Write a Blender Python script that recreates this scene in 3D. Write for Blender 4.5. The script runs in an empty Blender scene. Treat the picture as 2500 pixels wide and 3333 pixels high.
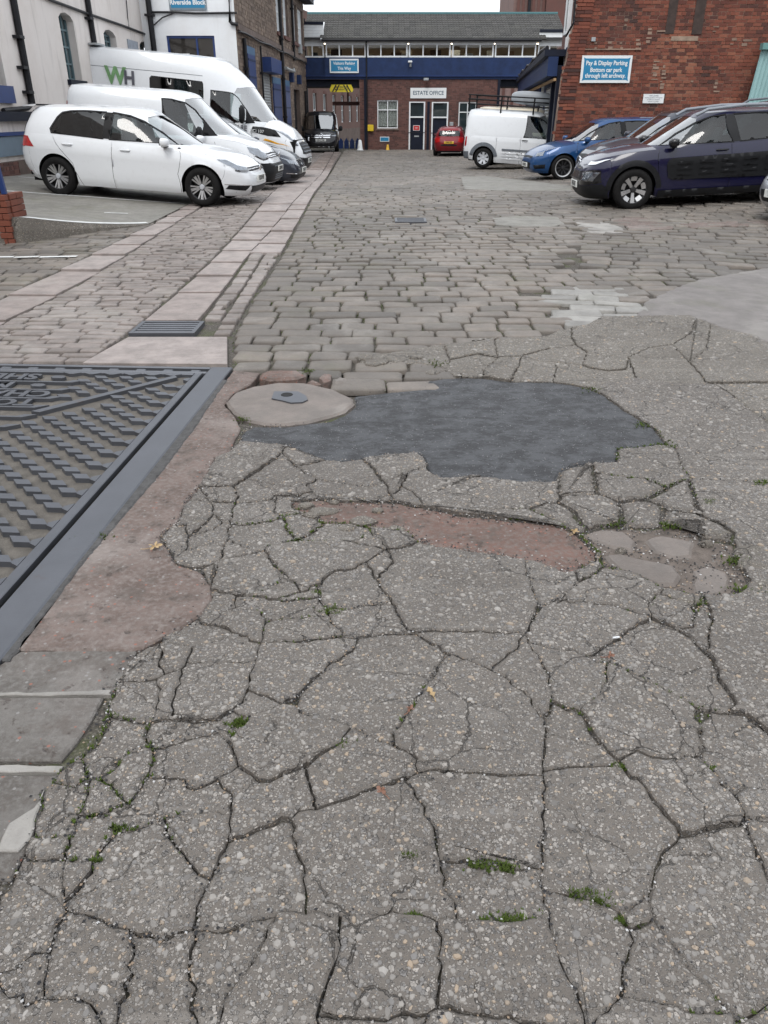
import bpy, bmesh, math, random
from math import radians, sin, cos, pi
from mathutils import Vector, Matrix, noise
from mathutils.geometry import delaunay_2d_cdt

SC = bpy.context.scene
COL = SC.collection
RND = random.Random(7)

# ------------------------------------------------------------------ camera
EYE, TILT, FPX = 1.65, radians(27.4), 2504.0
cam = bpy.data.cameras.new('camera')
cam.sensor_fit = 'VERTICAL'; cam.sensor_height = 34.6; cam.lens = 34.6 * FPX / 3333.0
cam.clip_start = 0.05; cam.clip_end = 1500
camo = bpy.data.objects.new('camera', cam); COL.objects.link(camo)
camo.location = (0, 0, EYE); camo.rotation_euler = (radians(90) - TILT, 0, 0)
SC.camera = camo

# ------------------------------------------------------------------ sky, sun, exposure (overcast)
SUN_EL, SUN_ROT = radians(52), radians(200)
w = bpy.data.worlds.new('World'); SC.world = w; w.use_nodes = True
nt = w.node_tree; nt.nodes.clear()
sky = nt.nodes.new('ShaderNodeTexSky'); sky.sky_type = 'NISHITA'; sky.sun_disc = False
sky.sun_elevation = SUN_EL; sky.sun_rotation = SUN_ROT; sky.air_density = 1.0; sky.dust_density = 3.0; sky.ozone_density = 1.0
hsv = nt.nodes.new('ShaderNodeHueSaturation'); hsv.inputs['Saturation'].default_value = 0.10
mixc = nt.nodes.new('ShaderNodeMix'); mixc.data_type = 'RGBA'; mixc.inputs['Factor'].default_value = 0.72
mixc.inputs['B'].default_value = (9.9, 10.4, 11.1, 1)          # even cloud cover
bg = nt.nodes.new('ShaderNodeBackground'); bg.inputs['Strength'].default_value = 0.115
wo = nt.nodes.new('ShaderNodeOutputWorld')
nt.links.new(sky.outputs[0], hsv.inputs['Color']); nt.links.new(hsv.outputs[0], mixc.inputs['A'])
nt.links.new(mixc.outputs['Result'], bg.inputs['Color']); nt.links.new(bg.outputs[0], wo.inputs['Surface'])
sun = bpy.data.lights.new('sun', 'SUN'); sun.energy = 0.9; sun.angle = radians(22); sun.color = (1.0, 0.97, 0.93)
suno = bpy.data.objects.new('sun', sun); COL.objects.link(suno)
sd = Vector((sin(SUN_ROT) * cos(SUN_EL), cos(SUN_ROT) * cos(SUN_EL), sin(SUN_EL)))
suno.rotation_euler = sd.to_track_quat('Z', 'Y').to_euler()
vs = SC.view_settings; vs.view_transform = 'Standard'; vs.look = 'None'; vs.exposure = 0.55; vs.gamma = 1.0; vs.use_curve_mapping = False
SC.cycles.max_bounces = 7; SC.cycles.transparent_max_bounces = 10

# ------------------------------------------------------------------ pixels of the photograph -> directions
_c, _s = cos(TILT), sin(TILT)
def ray(px, py):
    u = (px - 1250) / FPX; v = (1666.5 - py) / FPX
    return (u, _c + v * _s, -_s + v * _c)
GPROF = [(-500, 0), (5.5, 0), (8, .04), (12, .135), (15, .185), (17, .18), (20, .10), (24, -.01), (30, -.12), (36, -.16), (600, -.16)]
def gbase(y): return interp(GPROF, y)       # the lane rises to a low crest and falls towards the office
def G(px, py, z=None):                      # point on the yard surface (or on a level surface at height z)
    d = ray(px, py)
    if z is not None: k = (z - EYE) / d[2]; return (d[0] * k, d[1] * k)
    z = 0.0
    for _ in range(8): k = (z - EYE) / d[2]; z = 0.5 * z + 0.5 * gbase(d[1] * k)
    return (d[0] * k, d[1] * k)
def WY(px, py, Y):                          # point (x, z) on a wall at distance Y
    d = ray(px, py); k = Y / d[1]; return (d[0] * k, EYE + d[2] * k)
def lerp(a, b, t): return a + (b - a) * t
def smooth(a, b, x):
    t = min(1, max(0, (x - a) / (b - a))); return t * t * (3 - 2 * t)
def interp(tab, x):
    if x <= tab[0][0]: return tab[0][1]
    for (x0, y0), (x1, y1) in zip(tab, tab[1:]):
        if x <= x1: return y0 + (y1 - y0) * (x - x0) / (x1 - x0)
    return tab[-1][1]

# ------------------------------------------------------------------ objects
def link(o, parent=None):
    COL.objects.link(o)
    if parent is not None: o.parent = parent
    return o
def mesh(name, vs_, fs, mat=None, parent=None, smooth_=False, attr=None, mats=None, fm=None):
    me = bpy.data.meshes.new(name); me.from_pydata([tuple(v) for v in vs_], [], [tuple(f) for f in fs])
    if attr is not None:
        a = me.attributes.new('tone', 'FLOAT', 'POINT'); a.data.foreach_set('value', attr)
    for m in (mats or [mat]):
        if m is not None: me.materials.append(m)
    if fm: me.polygons.foreach_set('material_index', fm)
    if smooth_: me.polygons.foreach_set('use_smooth', [True] * len(me.polygons))
    me.update()
    return link(bpy.data.objects.new(name, me), parent)
def empty(name, loc=(0, 0, 0), rot=(0, 0, 0), parent=None):
    o = bpy.data.objects.new(name, None); o.location = loc; o.rotation_euler = rot; o.empty_display_size = 0.2
    return link(o, parent)
def tag(o, label=None, cat=None, group=None, kind=None):
    if label: o['label'] = label
    if cat: o['category'] = cat
    if group: o['group'] = group
    if kind: o['kind'] = kind
    return o
class MB:                                   # collects shapes, builds ONE mesh object
    def __init__(s): s.v = []; s.f = []; s.t = []; s.tone = None
    def add(s, vs_, fs, tone=0.5):
        n = len(s.v); s.v += [tuple(v) for v in vs_]; s.f += [tuple(i + n for i in f) for f in fs]; s.t += [tone] * len(vs_)
    def box(s, x0, x1, y0, y1, z0, z1, tone=0.5, M=None):
        p = [(x0, y0, z0), (x1, y0, z0), (x1, y1, z0), (x0, y1, z0), (x0, y0, z1), (x1, y0, z1), (x1, y1, z1), (x0, y1, z1)]
        if M is not None: p = [M @ Vector(q) for q in p]
        s.add(p, [(0, 3, 2, 1), (4, 5, 6, 7), (0, 1, 5, 4), (1, 2, 6, 5), (2, 3, 7, 6), (3, 0, 4, 7)], tone)
    def bbox(s, x0, x1, y0, y1, z0, z1, b=0.01, tone=0.5, M=None):      # box with chamfered edges
        P = []; xs = (x0, x1); ys = (y0, y1); zs = (z0, z1)
        sg = (1, -1)
        for i in (0, 1):
            for j in (0, 1):
                for k in (0, 1):
                    X, Y, Z = xs[i], ys[j], zs[k]; a, c_, d = sg[i] * b, sg[j] * b, sg[k] * b
                    P += [(X, Y + c_, Z + d), (X + a, Y, Z + d), (X + a, Y + c_, Z)]
        bm = bmesh.new()
        for q in P: bm.verts.new(M @ Vector(q) if M is not None else q)
        bmesh.ops.convex_hull(bm, input=bm.verts); bm.verts.index_update()
        s.add([v.co[:] for v in bm.verts], [[v.index for v in f.verts] for f in bm.faces], tone); bm.free()
    def tube(s, pts, r, n=8, tone=0.5, cap=True):
        pts = [Vector(p) for p in pts]; rings = []
        for i, p in enumerate(pts):
            if i == 0: d = pts[1] - p
            elif i == len(pts) - 1: d = p - pts[-2]
            else: d = (pts[i + 1] - p).normalized() + (p - pts[i - 1]).normalized()
            q = d.to_track_quat('Z', 'Y'); rr = r[i] if isinstance(r, (list, tuple)) else r
            rings.append([p + q @ Vector((cos(2 * pi * k / n) * rr, sin(2 * pi * k / n) * rr, 0)) for k in range(n)])
        vs_ = [v for g in rings for v in g]; fs = []
        for i in range(len(pts) - 1):
            for k in range(n):
                a = i * n + k; b = i * n + (k + 1) % n; fs.append((a, b, b + n, a + n))
        if cap: fs += [tuple(range(n))[::-1], tuple(range((len(pts) - 1) * n, len(pts) * n))]
        s.add(vs_, fs, tone)
    def lathe(s, prof, n=32, M=None, tone=0.5, a0=0.0, a1=2 * pi):      # prof: (r, y) round the Y axis
        full = abs(a1 - a0 - 2 * pi) < 1e-6; m = n if full else n + 1
        vs_ = []
        for (r, y) in prof:
            for k in range(m):
                a = a0 + (a1 - a0) * k / n; p = Vector((r * cos(a), y, r * sin(a))); vs_.append(M @ p if M is not None else p)
        fs = []
        for i in range(len(prof) - 1):
            for k in range(n):
                k2 = (k + 1) % m if full else k + 1
                fs.append((i * m + k, i * m + k2, (i + 1) * m + k2, (i + 1) * m + k))
        s.add(vs_, fs, tone)
    def prism(s, pts, fn, d0, d1, tone=0.5):      # polygon pts (a, b); fn(a, b, d) -> point; between depths d0 and d1
        n = len(pts)
        s.add([fn(a, b, d0) for a, b in pts] + [fn(a, b, d1) for a, b in pts],
              [tuple(range(n))[::-1], tuple(range(n, 2 * n))] + [(i, (i + 1) % n, n + (i + 1) % n, n + i) for i in range(n)], tone)
    def build(s, name, mat, parent=None, smooth_=False, sharp=None):
        o = mesh(name, s.v, s.f, mat, parent, False, s.t)
        bm = bmesh.new(); bm.from_mesh(o.data); bmesh.ops.recalc_face_normals(bm, faces=bm.faces)
        if smooth_:
            a = radians(sharp or 40)
            for f in bm.faces: f.smooth = True
            for e in bm.edges:
                if len(e.link_faces) == 2 and e.calc_face_angle(0) > a: e.smooth = False
        bm.to_mesh(o.data); bm.free()
        return o
def area(p): return 0.5 * sum(p[i][0] * p[(i + 1) % len(p)][1] - p[(i + 1) % len(p)][0] * p[i][1] for i in range(len(p)))
def inside(p, poly):
    x, y = p; r = False; n = len(poly)
    for i in range(n):
        x0, y0 = poly[i]; x1, y1 = poly[i - 1]
        if (y0 > y) != (y1 > y) and x < (x1 - x0) * (y - y0) / (y1 - y0) + x0: r = not r
    return r

# ------------------------------------------------------------------ materials
class NT:
    def __init__(s, name):
        s.m = bpy.data.materials.new(name); s.m.use_nodes = True; s.t = s.m.node_tree; s.t.nodes.clear()
        s.out = s.t.nodes.new('ShaderNodeOutputMaterial'); s.b = s.t.nodes.new('ShaderNodeBsdfPrincipled')
        s.t.links.new(s.b.outputs[0], s.out.inputs[0])
    def n(s, typ, _out=0, _props=None, **kw):
        nd = s.t.nodes.new('ShaderNode' + typ)
        for k, v in (_props or {}).items(): setattr(nd, k, v)
        for k, v in kw.items():
            key = k.replace('_', ' ')
            sock = nd.inputs[int(k[1:])] if k[0] == 'i' and k[1:].isdigit() else nd.inputs[key]
            s.put(sock, v)
        return nd.outputs[_out]
    def put(s, sock, v):
        if hasattr(v, 'node'): s.t.links.new(v, sock)
        elif isinstance(v, (tuple, list)) and len(v) == 3 and sock.type == 'RGBA': sock.default_value = (*v, 1)
        else: sock.default_value = v
    def pos(s): return s.n('NewGeometry', 'Position')
    def obj(s): return s.n('TexCoord', 'Object')
    def noise(s, vec, scale, detail=4, rough=0.55, out='Fac', dist=0.0):
        return s.n('TexNoise', out, Vector=vec, Scale=scale, Detail=detail, Roughness=rough, Distortion=dist)
    def vor(s, vec, scale, out='Distance', feat='F1', rnd=1.0):
        return s.n('TexVoronoi', out, {'feature': feat}, Vector=vec, Scale=scale, Randomness=rnd)
    def math(s, op, a, b=0.0, c=0.0, clamp=False):
        return s.n('Math', 0, {'operation': op, 'use_clamp': clamp}, i0=a, i1=b, i2=c)
    def vmath(s, op, a, b): return s.n('VectorMath', 0, {'operation': op}, i0=a, i1=b)
    def ramp(s, f, stops, interp_='LINEAR'):
        nd = s.t.nodes.new('ShaderNodeValToRGB'); cr = nd.color_ramp; cr.interpolation = interp_
        while len(cr.elements) < len(stops): cr.elements.new(0.5)
        for e, (p, c) in zip(cr.elements, stops):
            e.position = p; e.color = (*c, 1) if isinstance(c, (tuple, list)) else (c, c, c, 1)
        s.put(nd.inputs[0], f); return nd.outputs[0]
    def sstep(s, f, a, b): 
        nd = s.t.nodes.new('ShaderNodeMapRange'); nd.interpolation_type = 'SMOOTHSTEP'
        s.put(nd.inputs[0], f); nd.inputs[1].default_value = a; nd.inputs[2].default_value = b; return nd.outputs[0]
    def mix(s, f, a, b, mode='MIX'):
        nd = s.t.nodes.new('ShaderNodeMix'); nd.data_type = 'RGBA'; nd.blend_type = mode
        s.put(nd.inputs['Factor'], f); s.put(nd.inputs['A'], a); s.put(nd.inputs['B'], b); return nd.outputs['Result']
    def tone(s): 
        nd = s.t.nodes.new('ShaderNodeAttribute'); nd.attribute_name = 'tone'; return nd.outputs['Fac']
    def bump(s, h, strength=0.4, dist=0.01, normal=None):
        nd = s.t.nodes.new('ShaderNodeBump'); nd.inputs['Strength'].default_value = strength; nd.inputs['Distance'].default_value = dist
        s.put(nd.inputs['Height'], h)
        if normal is not None: s.put(nd.inputs['Normal'], normal)
        return nd.outputs[0]
    def end(s, color=None, rough=None, metal=None, normal=None, **kw):
        for k, v in (('Base Color', color), ('Roughness', rough), ('Metallic', metal), ('Normal', normal)):
            if v is not None: s.put(s.b.inputs[k], v)
        for k, v in kw.items(): s.put(s.b.inputs[k.replace('_', ' ')], v)
        return s.m
MATS = {}
def plain(name, col, rough=0.6, metal=0.0, var=0.12, scale=6.0, bump=0.0, bscale=60.0, **kw):
    if name in MATS: return MATS[name]
    t = NT(name); p = t.obj()
    f = t.noise(p, scale, 5, 0.6)
    c0 = tuple(x * (1 - var) for x in col); c1 = tuple(min(1, x * (1 + var)) for x in col)
    cc = t.ramp(f, [(0.25, c0), (0.75, c1)])
    nm = t.bump(t.noise(p, bscale, 3, 0.6), bump, 0.01) if bump else None
    rr = t.math('MULTIPLY_ADD', f, 0.16, rough - 0.08)
    MATS[name] = t.end(cc, rr, metal, nm, **kw); return MATS[name]

def m_concrete(name, tint=(1, 1, 1), k=1.0):
    t = NT(name); p = t.pos()
    wob = t.n('TexNoise', 'Color', Vector=p, Scale=85.0, Detail=2.0)
    q = t.vmath('ADD', p, t.n('VectorMath', 0, {'operation': 'SCALE'}, i0=t.vmath('SUBTRACT', wob, (0.5, 0.5, 0.5)), Scale=0.015))
    def peb(scale, r0, r1, keep):
        d = t.vor(q, scale); cc = t.vor(q, scale, 'Color')
        sp = t.t.nodes.new('ShaderNodeSeparateColor'); t.put(sp.inputs[0], cc)
        rad = t.math('MULTIPLY_ADD', sp.outputs[0], r1 - r0, r0)
        m = t.math('MULTIPLY', t.math('SUBTRACT', rad, d), 14.0, clamp=True)
        on = t.math('GREATER_THAN', sp.outputs[1], 1 - keep)
        col = t.ramp(sp.outputs[2], [(0, (0.25, 0.242, 0.228)), (0.25, (0.15, 0.146, 0.14)), (0.45, (0.33, 0.318, 0.298)), (0.66, (0.215, 0.213, 0.21)), (0.80, (0.40, 0.385, 0.36)), (0.92, (0.40, 0.34, 0.27)), (0.97, (0.46, 0.44, 0.41))], 'CONSTANT')
        return t.math('MULTIPLY', m, on), col
    big, cb = peb(46.0, 0.16, 0.46, 0.65); med, cm = peb(85.0, 0.2, 0.55, 0.85); sm, cs = peb(165.0, 0.2, 0.55, 0.9)
    n1 = t.noise(p, 2.2, 6, 0.6); n2 = t.noise(p, 260.0, 3, 0.7)
    cem = t.mix(n1, (0.092, 0.083, 0.073), (0.165, 0.151, 0.134)); cem = t.mix(t.math('MULTIPLY', n2, 0.45), cem, (0.22, 0.208, 0.19))
    c = t.mix(sm, cem, cs); c = t.mix(med, c, cm); c = t.mix(big, c, cb)
    grime = t.sstep(t.noise(p, 1.1, 7, 0.65), 0.42, 0.72)
    c = t.mix(t.math('MULTIPLY', grime, 0.5), c, (0.088, 0.078, 0.068))
    pale = t.sstep(t.noise(p, 3.1, 5, 0.6), 0.56, 0.74)
    c = t.mix(t.math('MULTIPLY', pale, 0.22), c, (0.42, 0.41, 0.39))
    st = t.n('Mapping', 0, Vector=p, Scale=(0.8, 17.0, 1.0))            # tamping ridges across the slab
    rid = t.noise(st, 1.0, 3, 0.5)
    c = t.mix(t.math('MULTIPLY', t.sstep(rid, 0.56, 0.72), 0.22), c, (0.36, 0.35, 0.33))
    moss = t.math('MULTIPLY', t.sstep(t.noise(p, 4.3, 6, 0.7), 0.60, 0.76), 0.16)
    c = t.mix(moss, c, (0.14, 0.15, 0.07))
    q2 = t.vmath('ADD', p, t.n('VectorMath', 0, {'operation': 'SCALE'}, i0=t.vmath('SUBTRACT', t.n('TexNoise', 'Color', Vector=p, Scale=9.0, Detail=5.0), (0.5, 0.5, 0.5)), Scale=0.12))
    hl = t.sstep(t.vor(q2, 4.2, 'Distance', 'DISTANCE_TO_EDGE'), 0.013, 0.004); hl = t.math('MULTIPLY', hl, t.sstep(t.noise(p, 1.6, 3, 0.5), 0.46, 0.56))
    c = t.mix(t.math('MULTIPLY', hl, 0.55), c, (0.035, 0.032, 0.028))
    c = t.mix(1.0, c, tuple(k * x for x in tint), 'MULTIPLY')
    h = t.math('ADD', t.math('MULTIPLY', big, 1.0), t.math('ADD', t.math('MULTIPLY', med, 0.6), t.math('ADD', t.math('MULTIPLY', sm, 0.3), t.math('MULTIPLY', n2, 0.25))))
    h = t.math('ADD', h, t.math('MULTIPLY', rid, 1.6)); h = t.math('SUBTRACT', h, t.math('MULTIPLY', hl, 2.0))
    return t.end(c, t.math('MULTIPLY_ADD', n1, 0.25, 0.55), 0.0, t.bump(h, 1.0, 0.009))
def m_stone(name, c0, c1, c2, fine=90.0, moss=0.25, k=1.0, rough=0.62):
    t = NT(name); p = t.pos(); tn = t.tone()
    base = t.ramp(tn, [(0.0, c0), (0.5, c1), (1.0, c2)])
    n1 = t.noise(p, 5.5, 7, 0.65); n2 = t.noise(p, fine, 4, 0.7)
    c = t.mix(t.sstep(n1, 0.32, 0.70), base, t.mix(0.55, base, (0.07, 0.065, 0.06)))
    c = t.mix(t.math('MULTIPLY', n2, 0.4), c, t.mix(0.5, base, (0.5, 0.48, 0.45)))
    n3 = t.noise(p, 1.3, 6, 0.7, dist=0.5); c = t.mix(t.math('MULTIPLY', t.sstep(n3, 0.5, 0.64), 0.38), c, t.mix(0.6, base, (0.06, 0.054, 0.048))); c = t.mix(t.math('MULTIPLY', t.sstep(n3, 0.46, 0.36), 0.22), c, (0.36, 0.34, 0.31))
    sp = t.sstep(t.vor(p, 70.0), 0.16, 0.08); c = t.mix(t.math('MULTIPLY', sp, 0.35), c, (0.08, 0.075, 0.07))
    ms = t.math('MULTIPLY', t.sstep(t.noise(p, 1.7, 7, 0.7), 0.50, 0.74), moss)
    c = t.mix(ms, c, (0.13, 0.135, 0.065))
    c = t.mix(1.0, c, (k, k, k), 'MULTIPLY')
    h = t.math('ADD', t.math('MULTIPLY', n1, 1.2), t.math('MULTIPLY', n2, 0.45))
    return t.end(c, t.math('MULTIPLY_ADD', n1, 0.3, rough - 0.15), 0.0, t.bump(h, 0.6, 0.012))
def m_bed(name):
    t = NT(name); p = t.pos(); n1 = t.noise(p, 3.2, 7, 0.7); n2 = t.noise(p, 55.0, 4, 0.7); gr = t.vor(p, 140.0, 'Color')
    c = t.mix(n2, (0.035, 0.031, 0.026), (0.115, 0.10, 0.085))
    sp = t.t.nodes.new('ShaderNodeSeparateColor'); t.put(sp.inputs[0], gr)
    c = t.mix(t.math('MULTIPLY', t.sstep(sp.outputs[0], 0.6, 0.9), 0.6), c, (0.22, 0.20, 0.175))
    ms = t.sstep(t.noise(p, 2.1, 6, 0.75), 0.46, 0.66)
    c = t.mix(t.math('MULTIPLY', ms, 0.7), c, t.mix(n2, (0.035, 0.048, 0.010), (0.105, 0.125, 0.035)))
    return t.end(c, 0.92, 0.0, t.bump(t.math('ADD', n2, t.math('MULTIPLY', sp.outputs[0], 0.5)), 0.9, 0.012))
def m_asphalt(name):
    t = NT(name); p = t.pos(); n1 = t.noise(t.n('Mapping', 0, Vector=p, Scale=(5.0, 7.0, 1.0)), 1.0, 14, 0.85, dist=0.2); n2 = t.noise(p, 190.0, 4, 0.75); v = t.vor(p, 130.0); vc = t.vor(p, 130.0, 'Color')
    damp_sheen = t.sstep(n1, 0.44, 0.56)  # damp blotches: smoother, with the pale bluish sky sheen put into the colour
    c = t.mix(n2, (0.014, 0.014, 0.0155), (0.060, 0.061, 0.065)); c = t.mix(t.math('MULTIPLY', damp_sheen, t.math('MULTIPLY_ADD', n2, 0.6, 0.45)), c, (0.098, 0.102, 0.110))
    sp = t.t.nodes.new('ShaderNodeSeparateColor'); t.put(sp.inputs[0], vc)
    chip = t.math('MULTIPLY', t.math('GREATER_THAN', sp.outputs[0], 0.965), t.math('LESS_THAN', v, 0.35)); c = t.mix(chip, c, (0.38, 0.38, 0.38))
    return t.end(c, t.math('MULTIPLY_ADD', damp_sheen, -0.06, 0.58), 0.0, t.bump(t.math('ADD', n2, t.math('MULTIPLY', v, 1.0)), 0.9, 0.007), Specular_IOR_Level=0.45)
def m_redconc(name, c0, c1, c2, dust=0.4):
    t = NT(name); p = t.pos(); n1 = t.noise(p, 3.6, 7, 0.68); n2 = t.noise(p, 45.0, 5, 0.7); n3 = t.noise(p, 1.3, 5, 0.6)
    c = t.mix(t.sstep(n1, 0.36, 0.64), c0, c1); c = t.mix(t.sstep(n2, 0.42, 0.68), c, c2); c = t.mix(t.math('MULTIPLY', t.sstep(t.noise(p, 7.0, 8, 0.75), 0.5, 0.62), 0.65), c, (0.105, 0.085, 0.072)); c = t.mix(t.math('MULTIPLY', t.noise(p, 160.0, 3, 0.8), 0.35), c, (0.05, 0.04, 0.035))
    c = t.mix(t.math('MULTIPLY', t.sstep(n3, 0.5, 0.75), dust), c, (0.36, 0.32, 0.295))
    vc = t.vor(p, 60.0, 'Color'); v = t.vor(p, 60.0); sp = t.t.nodes.new('ShaderNodeSeparateColor'); t.put(sp.inputs[0], vc)
    peb = t.math('MULTIPLY', t.math('GREATER_THAN', sp.outputs[0], 0.86), t.math('LESS_THAN', v, 0.33))
    c = t.mix(t.math('MULTIPLY', peb, 0.7), c, t.ramp(sp.outputs[1], [(0, (0.33, 0.13, 0.09)), (0.4, (0.30, 0.29, 0.28)), (0.8, (0.12, 0.1, 0.09))], 'CONSTANT'))
    dk = t.sstep(t.noise(p, 14.0, 4, 0.6), 0.62, 0.7); c = t.mix(t.math('MULTIPLY', dk, 0.5), c, (0.09, 0.065, 0.055))
    return t.end(c, 0.78, 0.0, t.bump(t.math('ADD', t.math('ADD', n2, t.math('MULTIPLY', dk, -0.7)), t.math('MULTIPLY', n1, 1.5)), 0.9, 0.012))
def m_iron(name):
    t = NT(name); p = t.pos(); n1 = t.noise(p, 4.0, 6, 0.65); n2 = t.noise(p, 160.0, 3, 0.6)
    c = t.mix(n1, (0.085, 0.090, 0.102), (0.165, 0.173, 0.192)); ru = t.sstep(t.noise(p, 9.0, 6, 0.7), 0.60, 0.75)
    c = t.mix(t.math('MULTIPLY', ru, 0.4), c, (0.13, 0.085, 0.06))
    return t.end(c, t.math('MULTIPLY_ADD', n1, 0.2, 0.36), 0.6, t.bump(n2, 0.25, 0.003))

# ================================================================== GROUND
def gz(x, y):                               # height of the yard surface
    z = gbase(y)
    z += 0.045 * max(0.0, x - 4.2) * smooth(9.5, 13.0, y)
    z += 0.014 * noise.noise((x * 0.55, y * 0.55, 3.1)) * smooth(5.5, 8.0, y)
    return z
def bz(x, y): u = max(0.0, -3.6 - x); return gbase(y) + lerp(0.075, 0.11, smooth(18, 22, y)) * u + 0.10 * max(0.0, 13.0 - y) * min(1, u / 1.2)   # the left parking bays

M_CONC = m_concrete('exposed_aggregate_concrete', (0.97, 0.925, 0.895)); M_CONC2 = m_concrete('weathered_aggregate_concrete', (1.0, 0.955, 0.895), 1.04)
M_BED = m_bed('joint_dirt_and_moss')
M_SETT = m_stone('grey_sett_stone', (0.066, 0.053, 0.042), (0.120, 0.099, 0.080), (0.182, 0.149, 0.122), moss=0.22)
M_REDSETT = m_stone('red_sett_stone', (0.165, 0.132, 0.117), (0.235, 0.193, 0.174), (0.295, 0.253, 0.232), moss=0.18)
M_SLAB = m_stone('pink_sandstone_slab', (0.275, 0.222, 0.203), (0.335, 0.275, 0.253), (0.375, 0.32, 0.30), fine=140, moss=0.06)
M_ASPH = m_asphalt('patched_asphalt')
M_RED = m_redconc('red_mortar_patch', (0.135, 0.096, 0.08), (0.215, 0.160, 0.138), (0.25, 0.212, 0.192), 0.6)
M_RED2 = m_redconc('worn_red_brick_fill', (0.15, 0.092, 0.074), (0.215, 0.125, 0.10), (0.205, 0.168, 0.147), 0.35)
M_BRNST = m_stone('brown_stone', (0.145, 0.115, 0.097), (0.175, 0.142, 0.122), (0.20, 0.178, 0.158), moss=0.0)
M_IRON = m_iron('worn_cast_iron')
M_PINKC = m_stone('pinkish_grey_concrete', (0.125, 0.110, 0.102), (0.162, 0.143, 0.134), (0.195, 0.174, 0.164), fine=120, moss=0.3)
M_BAY = m_stone('stained_bay_concrete', (0.155, 0.15, 0.13), (0.20, 0.19, 0.165), (0.25, 0.24, 0.21), fine=200, moss=0.3)
M_WHITE = plain('worn_white_road_paint', (0.66, 0.67, 0.66), 0.6, var=0.15, scale=14, bump=0.3)
M_MOSS = plain('bright_moss', (0.085, 0.13, 0.016), 0.95, var=0.45, scale=40, bump=1.0, bscale=260)
M_LEAF = plain('fallen_leaf', (0.42, 0.30, 0.16), 0.7, var=0.3, scale=30)
M_LEAF2 = plain('russet_leaf', (0.24, 0.125, 0.085), 0.7, var=0.3, scale=30)
M_MORTAR = plain('grey_mortar', (0.17, 0.165, 0.155), 0.85, var=0.4, scale=9, bump=0.7, bscale=90)
M_PALE = m_stone('pale_mortar', (0.28, 0.262, 0.24), (0.33, 0.312, 0.288), (0.39, 0.37, 0.345), fine=150, moss=0.15)
M_GREYPATCH = m_redconc('worn_grey_flag', (0.12, 0.108, 0.096), (0.19, 0.178, 0.163), (0.215, 0.203, 0.188), 0.35)

def sheet(name, xs, ys, zf, mat, parent=None):
    v = [(x, y, zf(x, y)) for y in ys for x in xs]; n = len(xs)
    return mesh(name, v, [(j * n + i, j * n + i + 1, (j + 1) * n + i + 1, (j + 1) * n + i) for j in range(len(ys) - 1) for i in range(n - 1)], mat, parent, True)
xs = [-400, -150, -60, -30] + [-20 + 0.5 * i for i in range(81)] + [30, 60, 150, 400]
ys = [-400, -150, -50, -10] + [-4 + 0.5 * i for i in range(125)] + [75, 100, 200, 600]
ground = tag(sheet('ground', xs, ys, lambda x, y: gz(max(-20, min(20, x)), y) - 0.055 - (0.5 if y > 62 else 0) , M_BED), kind='structure')

def jitter_ring(pts, amp, seg, seed):
    r = random.Random(seed); out = []
    for i, a in enumerate(pts):
        b = pts[(i + 1) % len(pts)]; L = math.dist(a, b); n = max(1, int(L / seg)); out.append(a)
        nx, ny = -(b[1] - a[1]) / (L + 1e-9), (b[0] - a[0]) / (L + 1e-9)
        for k in range(1, n):
            t = k / n; o = amp * r.uniform(-1, 1); out.append((lerp(a[0], b[0], t) + nx * o, lerp(a[1], b[1], t) + ny * o))
    return out
def inset(p, w):
    n = len(p); out = []; sgn = 1 if area(p) > 0 else -1
    for i in range(n):
        a, b, c = p[i - 1], p[i], p[(i + 1) % n]
        d1 = (b[0] - a[0], b[1] - a[1]); d2 = (c[0] - b[0], c[1] - b[1])
        l1 = math.hypot(*d1) + 1e-9; l2 = math.hypot(*d2) + 1e-9
        n1 = (-d1[1] / l1, d1[0] / l1); n2 = (-d2[1] / l2, d2[0] / l2)
        m = (n1[0] + n2[0], n1[1] + n2[1]); q = m[0] * m[0] + m[1] * m[1]
        k = min(2.0 / max(q, 0.35), 2.2) * w * sgn
        out.append((b[0] + m[0] * k, b[1] + m[1] * k))
    return out
def plate(name, ring, z0, z1, bev, mat, parent, tilt=(0, 0), tone=0.5, zf=None, crown=0.0):
    if area(ring) < 0: ring = ring[::-1]
    n = len(ring); cx = sum(p[0] for p in ring) / n; cy = sum(p[1] for p in ring) / n
    top = inset(ring, bev)
    if area(top) <= 0: top = [(lerp(p[0], cx, 0.1), lerp(p[1], cy, 0.1)) for p in ring]
    hh = lambda p: z1 + tilt[0] * (p[0] - cx) + tilt[1] * (p[1] - cy) + (zf(*p) if zf else 0)
    v = [(p[0], p[1], z0 + (zf(*p) if zf else 0)) for p in ring] + [(p[0], p[1], hh(p) - bev * 0.8) for p in ring] + [(p[0], p[1], hh(p)) for p in top]
    f = [(i, (i + 1) % n, n + (i + 1) % n, n + i) for i in range(n)] + [(n + i, n + (i + 1) % n, 2 * n + (i + 1) % n, 2 * n + i) for i in range(n)]
    f.append(tuple(range(2 * n, 3 * n)))
    return mesh(name, v, f, mat, parent, False, [tone] * len(v))
def PX(reg, pts): x0, y0, s = reg; return [(x0 + a * s, y0 + b * s) for a, b in pts]

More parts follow.
